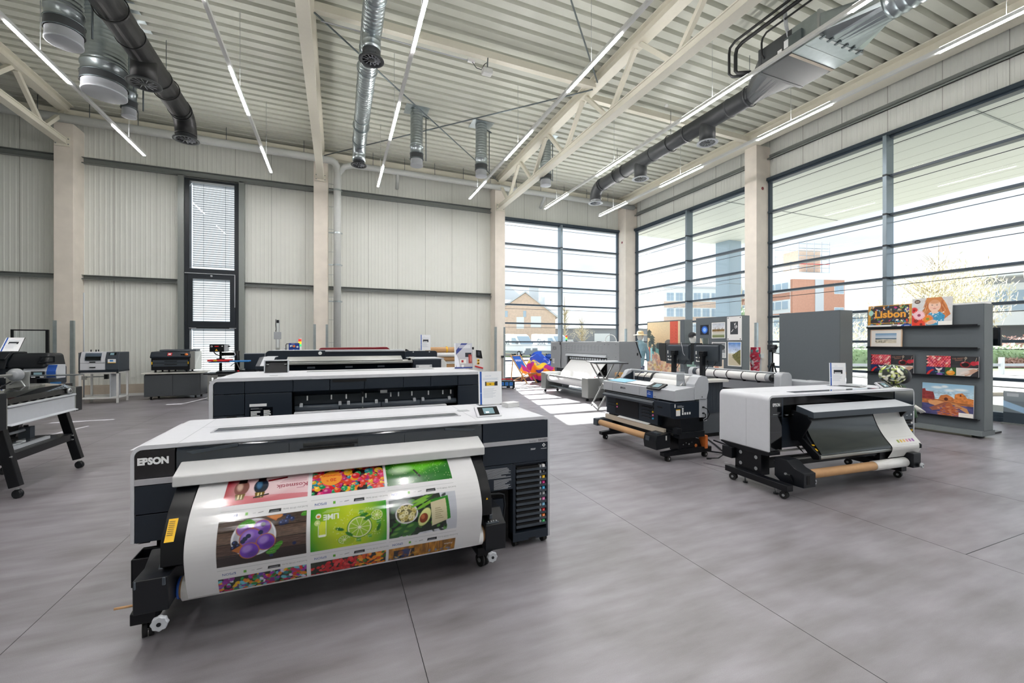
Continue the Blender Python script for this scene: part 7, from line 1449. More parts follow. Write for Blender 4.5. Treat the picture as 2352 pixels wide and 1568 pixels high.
on('mural_print', a, 1.34, 1.72, .012, 8.825, 9.84, .44, 'large mural print of hills, dark pines and a red banner on the corner board', tilt=0)
# photographs on the second board
XB = 8.668
a = Art(.28, .25, 260, '121620'); 
for q, rr, c in ((14, .085, '2f6fe0'), (12, .06, '5a9cf5'), (9, .035, 'a9d0ff')):
    for k in range(q): t = 2 * PI * k / q + q; a.ell(.14 + rr * .7 * math.cos(t), .125 + rr * .7 * math.sin(t), rr * .5, .014, c, t)
on('photo_print', a, .28, .25, .01, XB, 8.165, 1.755, 'square photo of a blue flower on black, pinned to the photograph board', grp='photos on the board behind the monitors')
a = Art(.40, .39, 220, 'f2f2f0'); a.grad(.02, .2, .38, .37, 'e9ebee', 'b9c0cb'); a.noise(.02, .25, .38, .37, .15, .06, .02); a.rect(.02, .17, .38, .22, '8a6a34'); a.noise(.02, .16, .38, .24, .4, .02, .03); a.rect(.02, .11, .38, .17, 'c9c4b6'); a.rect(.02, .02, .38, .08, '7f8a5f'); a.grad(.02, .08, .38, .12, 'a9b08f', 'dcdcd6')
for k in range(10): a.poly([(.03 + k * .035, .2), (.045 + k * .035, .24 + .02 * (k % 3)), (.06 + k * .035, .2)], '6f5a34')
on('photo_print', a, .40, .39, .006, XB, 7.745, 1.66, 'landscape photo of autumn trees mirrored in a lake, pinned to the photograph board', grp='photos on the board behind the monitors')
a = Art(.39, .56, 220, 'ecebea'); a.rect(.09, .14, .30, .44, '3b3f44')
for p in ((.2, .4, .22, .34), (.24, .41, .21, .36), (.25, .36, .27, .31), (.2, .31, .28, .33), (.22, .28, .27, .3), (.15, .23, .12, .2), (.17, .26, .15, .23)): a.line(*p, .012, 'f4f4f4')
for x, y in ((.03, .53), (.36, .53), (.03, .03), (.36, .03)): a.ell(x, y, .013, .013, '1a1a1c')
on('framed_print', a, .39, .56, .02, XB - .01, 7.285, 1.61, 'white mount with a black panel and white brush strokes, top right on the photograph board', grp='photos on the board behind the monitors')
a = Art(.26, .15, 200, '8f9a92'); a.poly([(0, 0), (.1, 0), (.04, .15), (0, .15)], 'd9c9b0'); a.rect(.1, .0, .26, .15, '4f5a58')
on('photo_print', a, .26, .15, .006, XB, 8.185, 1.515, 'small dim photo under the blue flower picture', grp='photos on the board behind the monitors')
a = Art(.42, .38, 200, 'eeeeec'); a.rect(.02, .02, .4, .36, '8c9094'); a.grad(.02, .2, .4, .36, 'b9bcc0', '6f7478'); a.ell(.3, .25, .09, .06, '3f4448'); a.rect(.02, .02, .4, .12, 'c4c8ca'); a.noise(.02, .02, .4, .36, .25, .05, .02)
on('photo_print', a, .42, .38, .006, XB, 7.73, 1.185, 'black and white photo partly hidden behind the right monitor', grp='photos on the board behind the monitors')
a = Art(.37, .58, 220, 'f0f0ee'); a.grad(.02, .3, .35, .56, 'dfe8f2', '4f86cf'); a.noise(.02, .35, .35, .56, .15, .06, .03); a.rect(.02, .02, .35, .3, 'cfc9b8'); a.poly([(.12, .26), (.35, .4), (.35, .04), (.3, .05), (.16, .2)], '6d6a3f'); a.noise(.1, .04, .35, .4, .35, .02, .02); a.poly([(.02, .02), (.34, .02), (.22, .13), (.1, .26), (.02, .28)], 'c9bfa6'); a.line(.12, .22, .34, .04, .01, '7a6a4a')
on('photo_print', a, .37, .58, .006, XB, 7.285, .995, 'photo of a tree-lined path under a blue sky, low on the photograph board', grp='photos on the board behind the monitors')
a = Art(.3, .3, 100, 'e6d8c6'); a.ell(.1, .1, .06, .1, 'c98f7a'); a.ell(.2, .2, .05, .07, 'b0a08f')
on('photo_print', a, .3, .3, .006, XB, 7.74, .84, 'pale photo at the bottom of the photograph board, just right of the monitor stand', grp='photos on the board behind the monitors')
# posters on the ledges
XP = 9.59
a = Art(.68, .42, 300, '2f2a30'); 
for i in range(150): a.ell(R.uniform(0, .68), R.uniform(.05, .42), R.uniform(.008, .035), R.uniform(.006, .016), R.choice(('d9452f', 'e8a23a', '7a4aa0', '3f8a5a', '2f7fae', 'e8d9b0', 'c2306a', '8fb04a', 'efe6d6')), R.uniform(0, 3), 1, .001)
for y in (.07, .40): a.rect(0, y, .68, y + .02, 'e0a640', .5)
a.rect(0, .05, .045, .42, 'e0a640', .75); a.rect(.64, .05, .68, .42, 'e0a640', .75); a.ell(.05, .28, .04, .05, '9fd0c4'); a.ell(.35, .24, .26, .1, '2f2a30', 0, .8, .02)
a.text('Lisbon', .36, .245, .145, '4a2a12', 0, .06, 1, 1.0); a.text('Lisbon', .355, .25, .14, 'f0a83a', 0, .03, 1, 1.0)
a.rect(0, 0, .68, .05, 'eeeeee'); a.poly([(.5, 0), (.68, 0), (.68, .055), (.56, .055)], '1f4fa3'); a.text('EPSON', .615, .027, .018, 'f0f2f8', 0, .02); a.rect(.38, .02, .47, .035, '3a3a40')
on('poster_board', a, .68, .42, .018, XP, 4.70, 1.842, 'dark colourful poster with a city name in big orange letters, on the top ledge', 'poster', -.05)
a = Art(.54, .50, 330, 'd9d9d8'); a.noise(0, 0, .54, .5, .07, .05, .03)
for i in range(14): x, y = R.uniform(0, .54), R.uniform(.2, .5); a.line(x, y, x + R.uniform(-.05, .05), y + .04, .002, 'a9a6a2')
a.poly([(.2, .5), (.4, .5), (.46, .38), (.52, .2), (.44, .12), (.2, .18), (.12, .24), (.2, .36)], 'c9783f'); a.ell(.3, .45, .11, .07, 'cf8549')
for i in range(60):
    sd = R.choice((-1, 1)); x0 = .31 + sd * R.uniform(.08, .13); y0 = R.uniform(.24, .46); a.line(x0, y0, x0 + sd * R.uniform(0, .05), y0 - .11, .006, R.choice(('b5612c', 'dc9a5c', 'a8552a', 'e3a96f')), .8)
a.ell(.31, .355, .082, .105, 'efc9b2', 0, 1, .004); a.ell(.31, .43, .08, .04, 'cf8549', 0, .75, .02)
for x in (.278, .342): a.ell(x, .365, .013, .007, '5a4a44', 0, .8, .003); a.line(x - .016, .383, x + .016, .386, .004, 'b58a6a', .7)
a.ell(.31, .335, .01, .008, 'e0ab94', 0, .7, .004); a.ell(.31, .306, .025, .008, 'c9726a', 0, .85, .003); a.ell(.265, .325, .02, .015, 'eeb09c', 0, .5, .01); a.ell(.355, .325, .02, .015, 'eeb09c', 0, .5, .01)
a.poly([(.25, .25), (.38, .25), (.45, .18), (.42, .02), (.2, .02), (.2, .18)], '3f9ac4'); 
for i in range(40): a.ell(R.uniform(.21, .43), R.uniform(.03, .24), .012, .007, R.choice(('7fc4d8', 'f0f4f6', '2a7fb0')), R.uniform(0, 3))
a.ell(.31, .25, .045, .03, 'efc9b2')
def daisy(x, y, r, c, cc, n=18):
    for k in range(n): t = 2 * PI * k / n; a.ell(x + r * .6 * math.cos(t), y + r * .6 * math.sin(t), r * .42, r * .12, c, t)
    a.ell(x, y, r * .28, r * .28, cc)
daisy(.03, .29, .06, 'd8241f', '8a1414'); daisy(.06, .1, .12, 'e0341f', '8a2414'); daisy(.22, .13, .08, 'f0882c', '8a9a3a'); daisy(.1, .2, .085, 'f6c8d0', 'a03a5a', 20); daisy(.13, .04, .07, 'e8442a', '7a1f14')
a.ell(.27, .07, .07, .035, 'efc9b2', .3); 
for k in range(4): a.line(.23, .075 - .012 * k, .3, .09 - .014 * k, .01, 'e6b89f')
a.ell(.075, .44, .042, .034, '5a4636'); a.rect(.05, .434, .10, .447, 'd9cdbd'); a.rect(.36, .015, .54, .085, 'f4f2ee')
on('poster_board', a, .54, .50, .018, XP - .004, 4.08, 1.842, 'poster of a red-haired girl holding bright flowers, on the top ledge', 'poster', -.04)
a = Art(.5, .34, 260, 'd8bca2'); a.rect(.018, .018, .482, .322, 'ebe6e0'); a.grad(.085, .17, .415, .265, 'dfe6ea', '5f93bd'); a.rect(.085, .155, .415, .178, '4f6f86'); a.grad(.085, .085, .415, .157, 'd6cbb6', 'c9c4b6'); a.noise(.085, .085, .415, .157, .2, .03, .01); a.poly([(.085, .15), (.2, .158), (.16, .16), (.085, .165)], '3f4a4a')
for i in range(14): a.ell(R.uniform(.09, .25), R.uniform(.09, .13), .014, .004, '5a5a44', .2)
on('framed_picture', a, .5, .34, .025, XP + .0, 4.75, 1.464, 'framed beach picture in a light wood frame on the second ledge', 'picture', -.04, bm='light_wood')
def collage():
    a = Art(.66, .34, 330, '26262b')
    for j in range(7):
        for i in range(9): a.ell(.02 + i * .036 + (j % 2) * .018, .165 + j * .028, .021, .015, R.choice(('d8242f', 'e04a5a', 'c21f3a', 'e86f7a', 'b81f4a', 'e0584a', 'f0c0b0')), .5, 1, .001, (0, .15, .32, .34)); a.ell(.026 + i * .036 + (j % 2) * .018, .17 + j * .028, .008, .004, 'f6c0c4', .5, .7, 0, (0, .15, .32, .34))
    a.rect(.32, .15, .66, .34, '2c2c30'); a.noise(.32, .15, .66, .34, .3, .03, .03)
    a.text('Cafe dessert', .41, .305, .02, 'c98a6a', .12, 0); a.text('Dessert', .42, .277, .02, 'c98a6a', .12, 0)
    a.ell(.5, .205, .065, .05, '8e1220', 0, 1, .003); a.ell(.5, .2, .045, .035, '140a0c'); a.ell(.47, .235, .02, .008, 'e8a0a4', .3, .8, .004); a.ell(.6, .225, .04, .035, 'c0283a', 0, 1, .003); a.ell(.65, .235, .03, .03, 'd0384a'); a.line(.495, .25, .5, .3, .004, 'd9c9b0'); a.ell(.505, .31, .014, .018, 'd9c9b0'); a.ell(.505, .31, .008, .011, '2c2c30'); a.line(.62, .26, .635, .32, .004, 'd9c9b0')
    a.rect(0, 0, .11, .15, '1c2f66'); a.grad(0, 0, .11, .06, '0f1118', '17224a'); a.poly([(.0, .01), (.04, .02), (.07, .07), (.11, .1), (.08, .11), (.03, .07)], 'd62a22'); a.rect(.11, 0, .25, .15, '1a2440'); a.poly([(.15, .11), (.19, .13), (.18, .03), (.16, .03)], 'd9b8a8'); a.poly([(.12, .14), (.17, .12), (.22, .145), (.2, .1), (.14, .1)], 'e6e2e4'); a.ell(.18, .03, .04, .02, '8a5ab0'); a.line(.12, .07, .24, .05, .008, '4fb0c4')
    a.rect(.25, 0, .39, .15, '2f5a2a'); a.ell(.32, .06, .055, .04, 'e8982a', 0, 1, .003); a.ell(.31, .07, .03, .015, 'f4c46a', .2, .7, .005); a.rect(.25, 0, .39, .02, 'd8a878'); a.poly([(.3, .09), (.33, .14), (.35, .1)], 'cfe0c0'); a.rect(.39, 0, .66, .15, 'd9d3cd'); a.poly([(.55, 0), (.66, 0), (.66, .15), (.62, .11)], '2a2a30'); a.poly([(.5, .01), (.58, .05), (.66, .12), (.6, .14), (.48, .08)], 'c9a08a'); a.ell(.5, .07, .06, .03, 'e8dcd4', .3, .9, .01); a.line(.45, .03, .6, .1, .006, 'b59a88')
    return a
for Yc, lb in ((4.66, 'left of the two red collage posters on the third ledge, partly behind the hooded figure'), (3.82, 'right of the two long red collage posters on the third ledge')):
    on('poster_board', collage(), .66, .34, .012, XP, Yc, .987, lb, 'poster', -.04, grp='red collage posters')
a = Art(.66, .55, 300, 'b9d4e4'); a.grad(0, .3, .66, .55, 'c4dbe6', '8fbcd8')
for x, y, rx in ((.2, .48, .07), (.36, .44, .06), (.5, .46, .08), (.3, .5, .04)): a.ell(x, y, rx, .02, 'eef3f5', 0, .85, .015)
a.rect(0, 0, .66, .2, '4a4a78'); a.noise(0, 0, .66, .2, .4, .05, .015); a.rect(0, .2, .66, .28, 'b8703f'); a.noise(0, .17, .66, .3, .4, .04, .02)
a.poly([(0, .44), (.04, .45), (.05, .41), (.15, .4), (.17, .32), (.17, .27), (0, .27)], '8e3434'); a.poly([(.22, .28), (.25, .35), (.33, .37), (.4, .33), (.44, .28)], 'c9783f'); a.poly([(.42, .26), (.43, .38), (.47, .4), (.52, .41), (.56, .37), (.58, .33), (.66, .32), (.66, .24), (.44, .24)], 'd2803f'); a.ell(.32, .29, .025, .03, '5a2a1a'); a.rect(.49, .35, .51, .385, '7a3a1f'); a.noise(0, .24, .66, .42, .3, .025, .018)
a.poly([(.08, .24), (.2, .26), (.3, .24), (.2, .16), (.1, .19)], 'e0a06a'); a.poly([(.1, .12), (.3, .24), (.36, .25), (.22, .1), (.14, .08)], '9a5a44'); a.poly([(.36, .25), (.5, .14), (.62, .06), (.58, .16), (.44, .22)], 'c9905f'); a.poly([(.2, 0), (.28, .16), (.36, .24), (.48, .1), (.52, 0)], 'b5623a')
for i in range(90): t = R.random(); a.ell(.22 + .28 * R.random(), .01 + .17 * t, .02, .006, R.choice(('c97a4f', '8e3f2f', 'd99a6a', '6a5a90', 'b0563a')), 0, .9)
a.rect(.48, .01, .655, .085, 'f2ece6'); a.line(.5, .055, .6, .055, .002, 'c9c0b8')
on('poster_board', a, .66, .55, .018, XP, 3.88, .302, 'big poster of an orange stone fort by the water, on the lowest ledge', 'poster', -.04)
a = Art(.3, .5, 120, '141c38'); a.noise(0, 0, .3, .5, .4, .03, .03)
for i in range(40): a.ell(R.uniform(0, .3), R.uniform(0, .5), .004, .004, 'bcd0ff')
on('poster_board', a, .3, .5, .012, XP, 4.77, .302, 'dark night-blue poster on the lowest ledge, behind the right printer', 'poster', -.04)
m = MB(); m.box(-.24, .24, 0, .02, 0, .62, 'paper'); o = m.build('spare_board'); o.location = (9.97, 3.72, 1.62); o.rotation_euler = (0, 0, -PI / 2); tag(o, 'pale spare board hooked behind the right poster stand, its top edge showing', 'board')
m = MB(); m.box(-.2, .2, 0, .01, 0, .02, 'black_metal')
r = thing('screen', 'dark framed screen on a stand behind the right end of the poster board', 'screen', (10.35, 3.72, 0), -PI / 2)
m = MB(); m.box(-.4, .22, 0, .05, 1.5, 1.81, 'anthracite'); m.box(-.37, .19, -.003, 0, 1.53, 1.78, 'screen_dark'); m.build('panel', r, .004); m = MB(); m.box(-.13, -.05, .05, .1, .02, 1.6, 'black_metal'); m.box(-.3, .15, -.15, .25, 0, .03, 'black_metal'); m.build('stand', r)
r = thing('roll_up_banner', 'grey and blue advertising banner at the right edge by the glazing', 'banner', (11.85, 3.72, 0), -PI / 2)
a = Art(.5, .6, 120, '7f8a92'); a.rect(0, 0, .5, .2, '3f4a54'); a.poly([(0, .3), (.5, .12), (.5, .22), (0, .42)], 'a9cbe8'); a.grad(0, .42, .5, .6, '8f9aa2', 'a5aeb4'); a.rect(.05, .5, .2, .56, 'c9d0d4')
a.build('print', flat(.5, .6, .03), r, 'print_satin', (.5, .01, .02)); m = MB(); m.box(-.26, .26, -.08, .08, 0, .03, 'brushed'); m.build('foot', r)

# ================================================================= figures and small things between the boards
r = thing('mannequin', 'mannequin in a straw hat and a light denim jacket beside the mural', 'mannequin', (8.36, 10.3, 0)); 
bp = np.array([(.85, .10), (1.0, .12), (1.2, .15), (1.4, .16), (1.52, .17), (1.58, .10), (1.62, .06)])
def SJ(U, V): z = .85 + .77 * V; t = 2 * PI * U; rr = np.interp(z, bp[:, 0], bp[:, 1]); return rr * 1.2 * np.cos(t), rr * .85 * np.sin(t), z + 0 * U
a = Art(1, .77, 60, '8fb3c2'); a.rect(.2, 0, .22, .77, '5f8090'); a.rect(.7, .3, .9, .45, '7a9fb0'); a.noise(0, 0, 1, .77, .1, .03, .03); a.build('denim_jacket', SJ, r, 'cloth_print', smooth=True)
pcloth('trousers', lambda U, V: ((.12 + .03 * V) * np.cos(2 * PI * U), (.1 + .02 * V) * np.sin(2 * PI * U), .12 + .74 * V), .7, .74, r, 8, ('6a7a94', 'c9d0dc', '3f4a66', 'dfe3ea'), '56648a', 260, 100)
m = MB(); m.sweep([(.16, 0, 1.5), (.26, -.04, 1.25), (.22, -.1, 1.0)], [.07, .06, .045], 'denim', 12); m.sweep([(-.16, 0, 1.5), (-.26, -.04, 1.25), (-.24, -.12, 1.02)], [.07, .06, .045], 'denim', 12); m.build('sleeves', r)
m = MB(); m.ball((0, -.02, 1.74), (.085, .10, .125), 'mannequin', 14, 10); m.cyl((0, 0, 1.58), (0, 0, 1.68), .05, 'mannequin', 12); m.build('head', r)
m = MB(); m.lathe([(.2, 0), (.19, .015), (.1, .03), (.095, .1), (.07, .13), (.001, .135)], (0, -.02, 1.77), 'straw', 'z', 24); m.build('straw_hat', r)
m = MB(); m.lathe([(.001, 0), (.2, 0), (.2, .015), (.02, .02), (.02, .2), (.001, .2)], (0, 0, 0), 'brushed', 'z', 22); m.build('base_disc', r)
r = thing('mannequin', 'white mannequin bust in a dark cap and pale green top between mural and photograph board', 'mannequin', (8.95, 8.85, 0))
m = MB(); m.ball((0, -.02, 1.66), (.085, .105, .13), 'mannequin', 16, 10); m.cyl((0, 0, 1.48), (0, 0, 1.6), .05, 'mannequin', 12); m.ball((0, -.115, 1.655), (.016, .02, .03), 'mannequin', 8, 6); m.build('head', r)
m = MB(); m.lathe([(.1, 0), (.105, .04), (.09, .1), (.05, .13), (.001, .138)], (0, -.0, 1.70), 'text_dark', 'z', 22); m.prism([(-.1, .0), (-.19, -.05), (-.2, -.13), (-.12, -.1), (.0, -.1)], 'z', 1.70, 1.712, 'text_dark'); m.build('cap', r, .004)
def SG(U, V): z = .9 + .62 * V; t = 2 * PI * U; rr = np.interp(V, [0, .6, .85, 1], [.13, .17, .15, .06]); return rr * 1.25 * np.cos(t), rr * .8 * np.sin(t), z + 0 * U
a = Art(.8, .6, 60, '9fc0b4'); a.poly([(.5, .6), (.8, .6), (.8, .3), (.65, .4)], 'e6e6e2'); a.noise(0, 0, .8, .6, .1, .05, .05); a.build('top', SG, r, 'cloth_print', smooth=True)
m = MB(); m.cyl((0, 0, .02), (0, 0, .92), .02, 'brushed', 10); m.lathe([(.001, 0), (.18, 0), (.18, .015), (.001, .02)], (0, 0, 0), 'brushed', 'z', 22); m.build('stand', r)
r = thing('fabric_roll', 'upright roll of red and white flowered fabric beside the photograph board', 'fabric roll', (9.45, 7.35, 0))
pcloth('fabric', lambda U, V: (.10 * np.cos(2 * PI * U) * (1 + .25 * np.sin(8 * V + 6 * U)), .10 * np.sin(2 * PI * U) * (1 + .2 * np.sin(9 * V)), .02 + 1.42 * V), .66, 1.45, r, 11, ('c4203f', 'd8405a', 'a01830', 'f2e8ea', '3fa0a0', 'e8b0bc'), 'c93a52', 330, 110, (.02, .05))
m = MB(); m.lathe([(.001, 0), (.13, 0), (.13, .02), (.001, .02)], (0, 0, 0), 'black_metal', 'z', 18); m.cyl((0, 0, .02), (0, 0, 1.44), .04, 'kraft', 12); m.build('core', r)
r = thing('camera_tripod', 'black camera tripod with a camera, by the glazing left of the empty grey board', 'tripod', (10.75, 7.85, 0))
for k in range(3): t = 2 * PI * k / 3 + .5; m = MB(); m.bar((.03 * math.cos(t), .03 * math.sin(t), .98), (.36 * math.cos(t), .36 * math.sin(t), 0.0), .028, .028, 'black_plastic'); m.build('leg', r)
m = MB(); m.cyl((0, 0, .55), (0, 0, 1.3), .018, 'black_metal', 10); m.cyl((0, 0, .93), (0, 0, 1.02), .05, 'black_plastic', 12); m.bar((0, 0, .6), (.2, .1, .5), .012, .012, 'steel'); m.build('centre_column', r)
m = MB(); m.box(-.07, .07, -.05, .05, 1.3, 1.36, 'black_plastic'); m.cyl((0, 0, 1.3), (.12, -.14, 1.24), .01, 'black_plastic', 8); m.build('pan_head', r)
m = MB(); m.box(-.13, .09, -.06, .06, 1.36, 1.5, 'text_dark'); m.cyl((-.1, -.06, 1.43), (-.14, -.2, 1.43), .05, 'black_plastic', 14); m.build('camera', r, .01)
for i, pts in enumerate((((5.5, 5.15, .012), (5.3, 4.8, .012), (5.1, 4.5, .012), (5.02, 4.2, .012), (5.0, 3.95, .1)), ((4.75, 4.45, .05), (5.0, 4.35, .012), (5.4, 4.5, .012), (5.5, 5.0, .012)), ((4.55, 4.25, .012), (4.7, 4.2, .012), (4.9, 4.3, .012), (5.1, 4.25, .012)))):
    m = MB(); m.sweep(pts, .011, 'black_plastic', 6); tag(m.build('power_cable'), ('black cable curving from the desk to the white right printer', 'black cable from the grey middle printer to the desk', 'short black cable behind the foot of the grey middle printer')[i], 'cable', 'cables on the floor')
m = MB(); m.box(-.3, .3, -.3, .3, 0, .012, 'vinyl_floor'); m.box(-.29, .29, -.29, -.285, .012, .013, 'steel')
for x, y in ((-.1, .1), (.12, .05)): m.cyl((x, y, .012), (x, y, .016), .02, 'steel', 10)
o = m.build('floor_box'); o.location = (4.75, 3.95, 0); o.rotation_euler = (0, 0, .35); tag(o, 'flat floor socket lid with two metal plugs between the middle and right printers', 'floor socket')
m = MB(); m.cyl((0, 0, .045), (.22, .06, .045), .045, 'ltcyan', 16); m.cyl((-.12, -.03, .045), (0, 0, .045), .02, 'black_plastic', 10); o = m.build('bottle'); o.location = (5.9, 4.95, .001); tag(o, 'pale blue bottle lying on the floor at the foot of the desk', 'bottle')
# ================================================================= outside the glazing
R = random.Random(33)
def windows(par, name, x0, x1, n, z0, z1, y, m='ext_window', gap=.25):
    w = (x1 - x0) / n
    for i in range(n):
        q = MB(); a = x0 + i * w + w * gap / 2; b = a + w * (1 - gap); q.box(a - .08, b + .08, y - .05, y + .05, z0 - .08, z1 + .08, 'render_white'); f = q.build(name, par)
        q = MB(); q.box(a, (a + b) / 2 - .04, y - .08, y, z0, z1, m); q.box((a + b) / 2 + .04, b, y - .08, y, z0, z1, m); q.build('pane', f)
# brick house
r = thing('brick_house', 'pale brick gable house with grey chimneys behind the white vans', 'house', (25.2, 56.8, -.13), -.39)
m = MB(); m.prism([(-6, 0), (4.6, 0), (4.6, 5.6), (.2, 8.9), (-6, 4.8)], 'y', 0, 13, 'brick_pale'); m.build('walls', r)
m = MB(); m.prism([(4.95, 5.25), (.2, 8.95), (.2, 9.2), (5.1, 5.45)], 'y', -.3, 13.3, 'roof_grey'); m.prism([(.2, 8.95), (-6.3, 4.6), (-6.4, 4.85), (.2, 9.2)], 'y', -.3, 13.3, 'roof_grey'); m.build('roof', r)
m = MB(); m.prism([(-6, 9), (-2.6, 11.6), (.4, 9)], 'y', 10, 13, 'roof_grey'); m.build('rear_gable', r)
for x, y, h in ((1.6, 4, 10.2), (2.7, 6, 8.9)): m = MB(); m.box(x - .75, x + .75, y - .5, y + .5, 6.5, h, 'roof_grey'); m.cyl((x - .2, y, h), (x - .2, y, h + .3), .12, 'roof_grey', 8); m.cyl((x + .2, y, h), (x + .2, y, h + .3), .12, 'roof_grey', 8); m.build('chimney', r)
for x in (-2.6, .1): m = MB(); m.box(x - .22, x + .22, -.05, .05, 5.4, 6.3, 'ext_window'); m.build('window', r)
for x0, x1, z0, z1 in ((-1.1, .0, 3.7, 5.4), (1.0, 2.5, 3.9, 5.5)): m = MB(); m.box(x0, x1, -.04, .05, z0, z1, 'render_white'); m.build('bricked_up_window', r)
# vans
def van(px, py, label, first=None):
    if first: return dup(first, (px, py, -.13), None, label)
    t = thing('van', label, 'van', (px, py, -.13), math.atan2(-.97, .25), 'white vans parked before the brick house')
    m = MB(); m.prism([(-2.9, .35), (2.35, .35), (2.75, .5), (2.8, 1.05), (2.55, 1.25), (1.85, 1.5), (1.1, 2.45), (.7, 2.65), (-2.8, 2.7), (-2.9, 2.5)], 'y', -1.0, 1.0, 'van_white'); m.build('body', t, .08, 3)
    m = MB(); m.prism([(1.9, 1.5), (1.16, 2.36), (1.2, 2.4), (1.96, 1.53)], 'y', -.86, .86, 'ext_window'); m.build('windscreen', t)
    m = MB(); m.prism([(.3, 1.5), (1.55, 1.5), (1.0, 2.2), (.3, 2.2)], 'y', -1.012, -.99, 'ext_window'); m.prism([(.3, 1.5), (1.55, 1.5), (1.0, 2.2), (.3, 2.2)], 'y', .99, 1.012, 'ext_window'); m.build('side_windows', t)
    m = MB(); m.box(2.7, 2.84, -.98, .98, .3, .75, 'van_dark'); m.box(2.68, 2.81, -.85, .85, .75, 1.0, 'van_dark'); m.lathe([(.001, .82), (.16, .82), (.16, .78)], (2.0, 0, .88), 'van_white', 'x', 14); m.build('grille', t)
    m = MB(); m.box(-2.9, 2.4, -1.02, -.99, .45, .7, 'van_dark'); m.box(-2.9, 2.4, .99, 1.02, .45, .7, 'van_dark'); fit_text(m, 'Sixt', (-.9, -1.0, 1.75), 1.5, .75, 'van_dark', .02); m.build('side_trim', t)
    for x in (1.75, -1.85):
        for y in (-.93, .93): m = MB(); m.cyl((x, y - .11, .36), (x, y + .11, .36), .36, 'rubber', 18); m.cyl((x, y - .12, .36), (x, y + .12, .36), .2, 'pale_grey', 14); m.build('wheel', t)
    m = MB(); m.box(1.35, 1.55, -1.25, -1.05, 1.5, 1.85, 'van_dark'); m.box(1.35, 1.55, 1.05, 1.25, 1.5, 1.85, 'van_dark'); m.build('mirrors', t)
    return t
v = van(20.0, 47.2, 'white van in front of the middle of the brick house, the left of two'); van(24.0, 45.6, 'white van at the right end of the brick house, half hidden by the window mullion', v)
# long grey sheds
r = thing('workshop', 'long low grey workshop building right of the brick house', 'building', (42.5, 66.5, -.13), -.39)
m = MB(); m.box(-10, 16, 0, 10, 0, 4.3, 'machine_grey'); m.build('walls', r); m = MB(); m.prism([(-.4, 4.2), (10.4, 4.2), (9, 6.2), (3, 6.2)], 'x', -10.3, 9, 'roof_grey'); m.prism([(-.4, 4.2), (10.4, 4.2), (5, 5.3)], 'x', 9, 16.3, 'roof_grey'); m.build('roof', r)
for x, w, h in ((-4.5, 1.6, 2.2), (1, 2.8, 3.3), (7, 3, 2.6), (12, 2.5, 3)): m = MB(); m.box(x, x + w, -.06, .02, .3, h, 'render_white'); m.build('door', r)
# white office block
r = thing('office_block', 'pale office block with window bands behind the mural board', 'building', (66, 72, -.13), -.30)
m = MB(); m.box(-1, 16, 0, 14, 0, 13.4, 'render_white'); 
for z in (2.4, 5.9, 9.2): m.box(-1.02, 16.02, -.03, .0, z, z + 1.3, 'brick_pale')
m.box(-1.2, 16.2, -.2, 14.2, 13.4, 13.8, 'roof_grey'); m.build('walls', r)
for z in (.4, 3.9, 7.3, 10.7): windows(r, 'window', -.6, 15.6, 8, z, z + 1.7, -.04)
# brick office with scaffolded tower
r = thing('brick_office', 'red brick office block with a scaffolded tower on its roof, behind the empty grey board', 'building', (84.5, 52.5, -.13), -.25)
m = MB(); m.box(-5.5, 5.6, 0, 16, 0, 13.6, 'brick_red'); m.box(-5.55, 5.65, -.05, 16.05, 13.6, 14.9, 'render_white'); m.box(-.8, 1.0, -.12, 0, 0, 13.6, 'roof_grey'); m.build('walls', r)
m = MB(); m.box(-5.62, -5.5, .5, 15.5, 0, 13.6, 'render_white')
for z in (2.2, 6.0, 9.9): m.box(-5.7, -5.6, .5, 15.5, z, z + 1.3, 'brick_red')
m.build('side_facade', r)
for z in (.4, 4.2, 8.1, 11.6):
    for y in np.arange(1, 15, 1.75): m = MB(); m.box(-5.75, -5.6, y, y + 1.3, z, z + 1.5, 'ext_window'); m.build('window', r)
for z in (2.6, 6.4, 11.0): windows(r, 'window', 3.3, 5.4, 1, z, z + 1.9, -.03, gap=.1)
m = MB(); m.box(-2.3, 2.3, 2, 6, 14.9, 19.6, 'brick_pale'); m.build('tower', r)
m = MB()
for x in (-3.3, -1.6, 0, 1.6, 3.3):
    for y in (1, 7): m.cyl((x, y, 14.9), (x, y, 21), .05, 'scaffold', 5)
for z in (16, 17.6, 19.2, 20.6):
    for y in (1, 7): m.cyl((-3.4, y, z), (3.4, y, z), .05, 'scaffold', 5)
    m.box(-3.3, 3.3, .9, 1.3, z - .9, z - .84, 'red' if z == 17.6 else 'scaffold')
for x in (-5, -3.5): m.cyl((x, 1, 14.9), (x, 1, 17), .05, 'scaffold', 5)
m.cyl((-5.2, 1, 16.2), (-3, 1, 16.2), .05, 'scaffold', 5); m.cyl((-5.2, 1, 17), (-3, 1, 17), .05, 'scaffold', 5); m.build('scaffold', r)
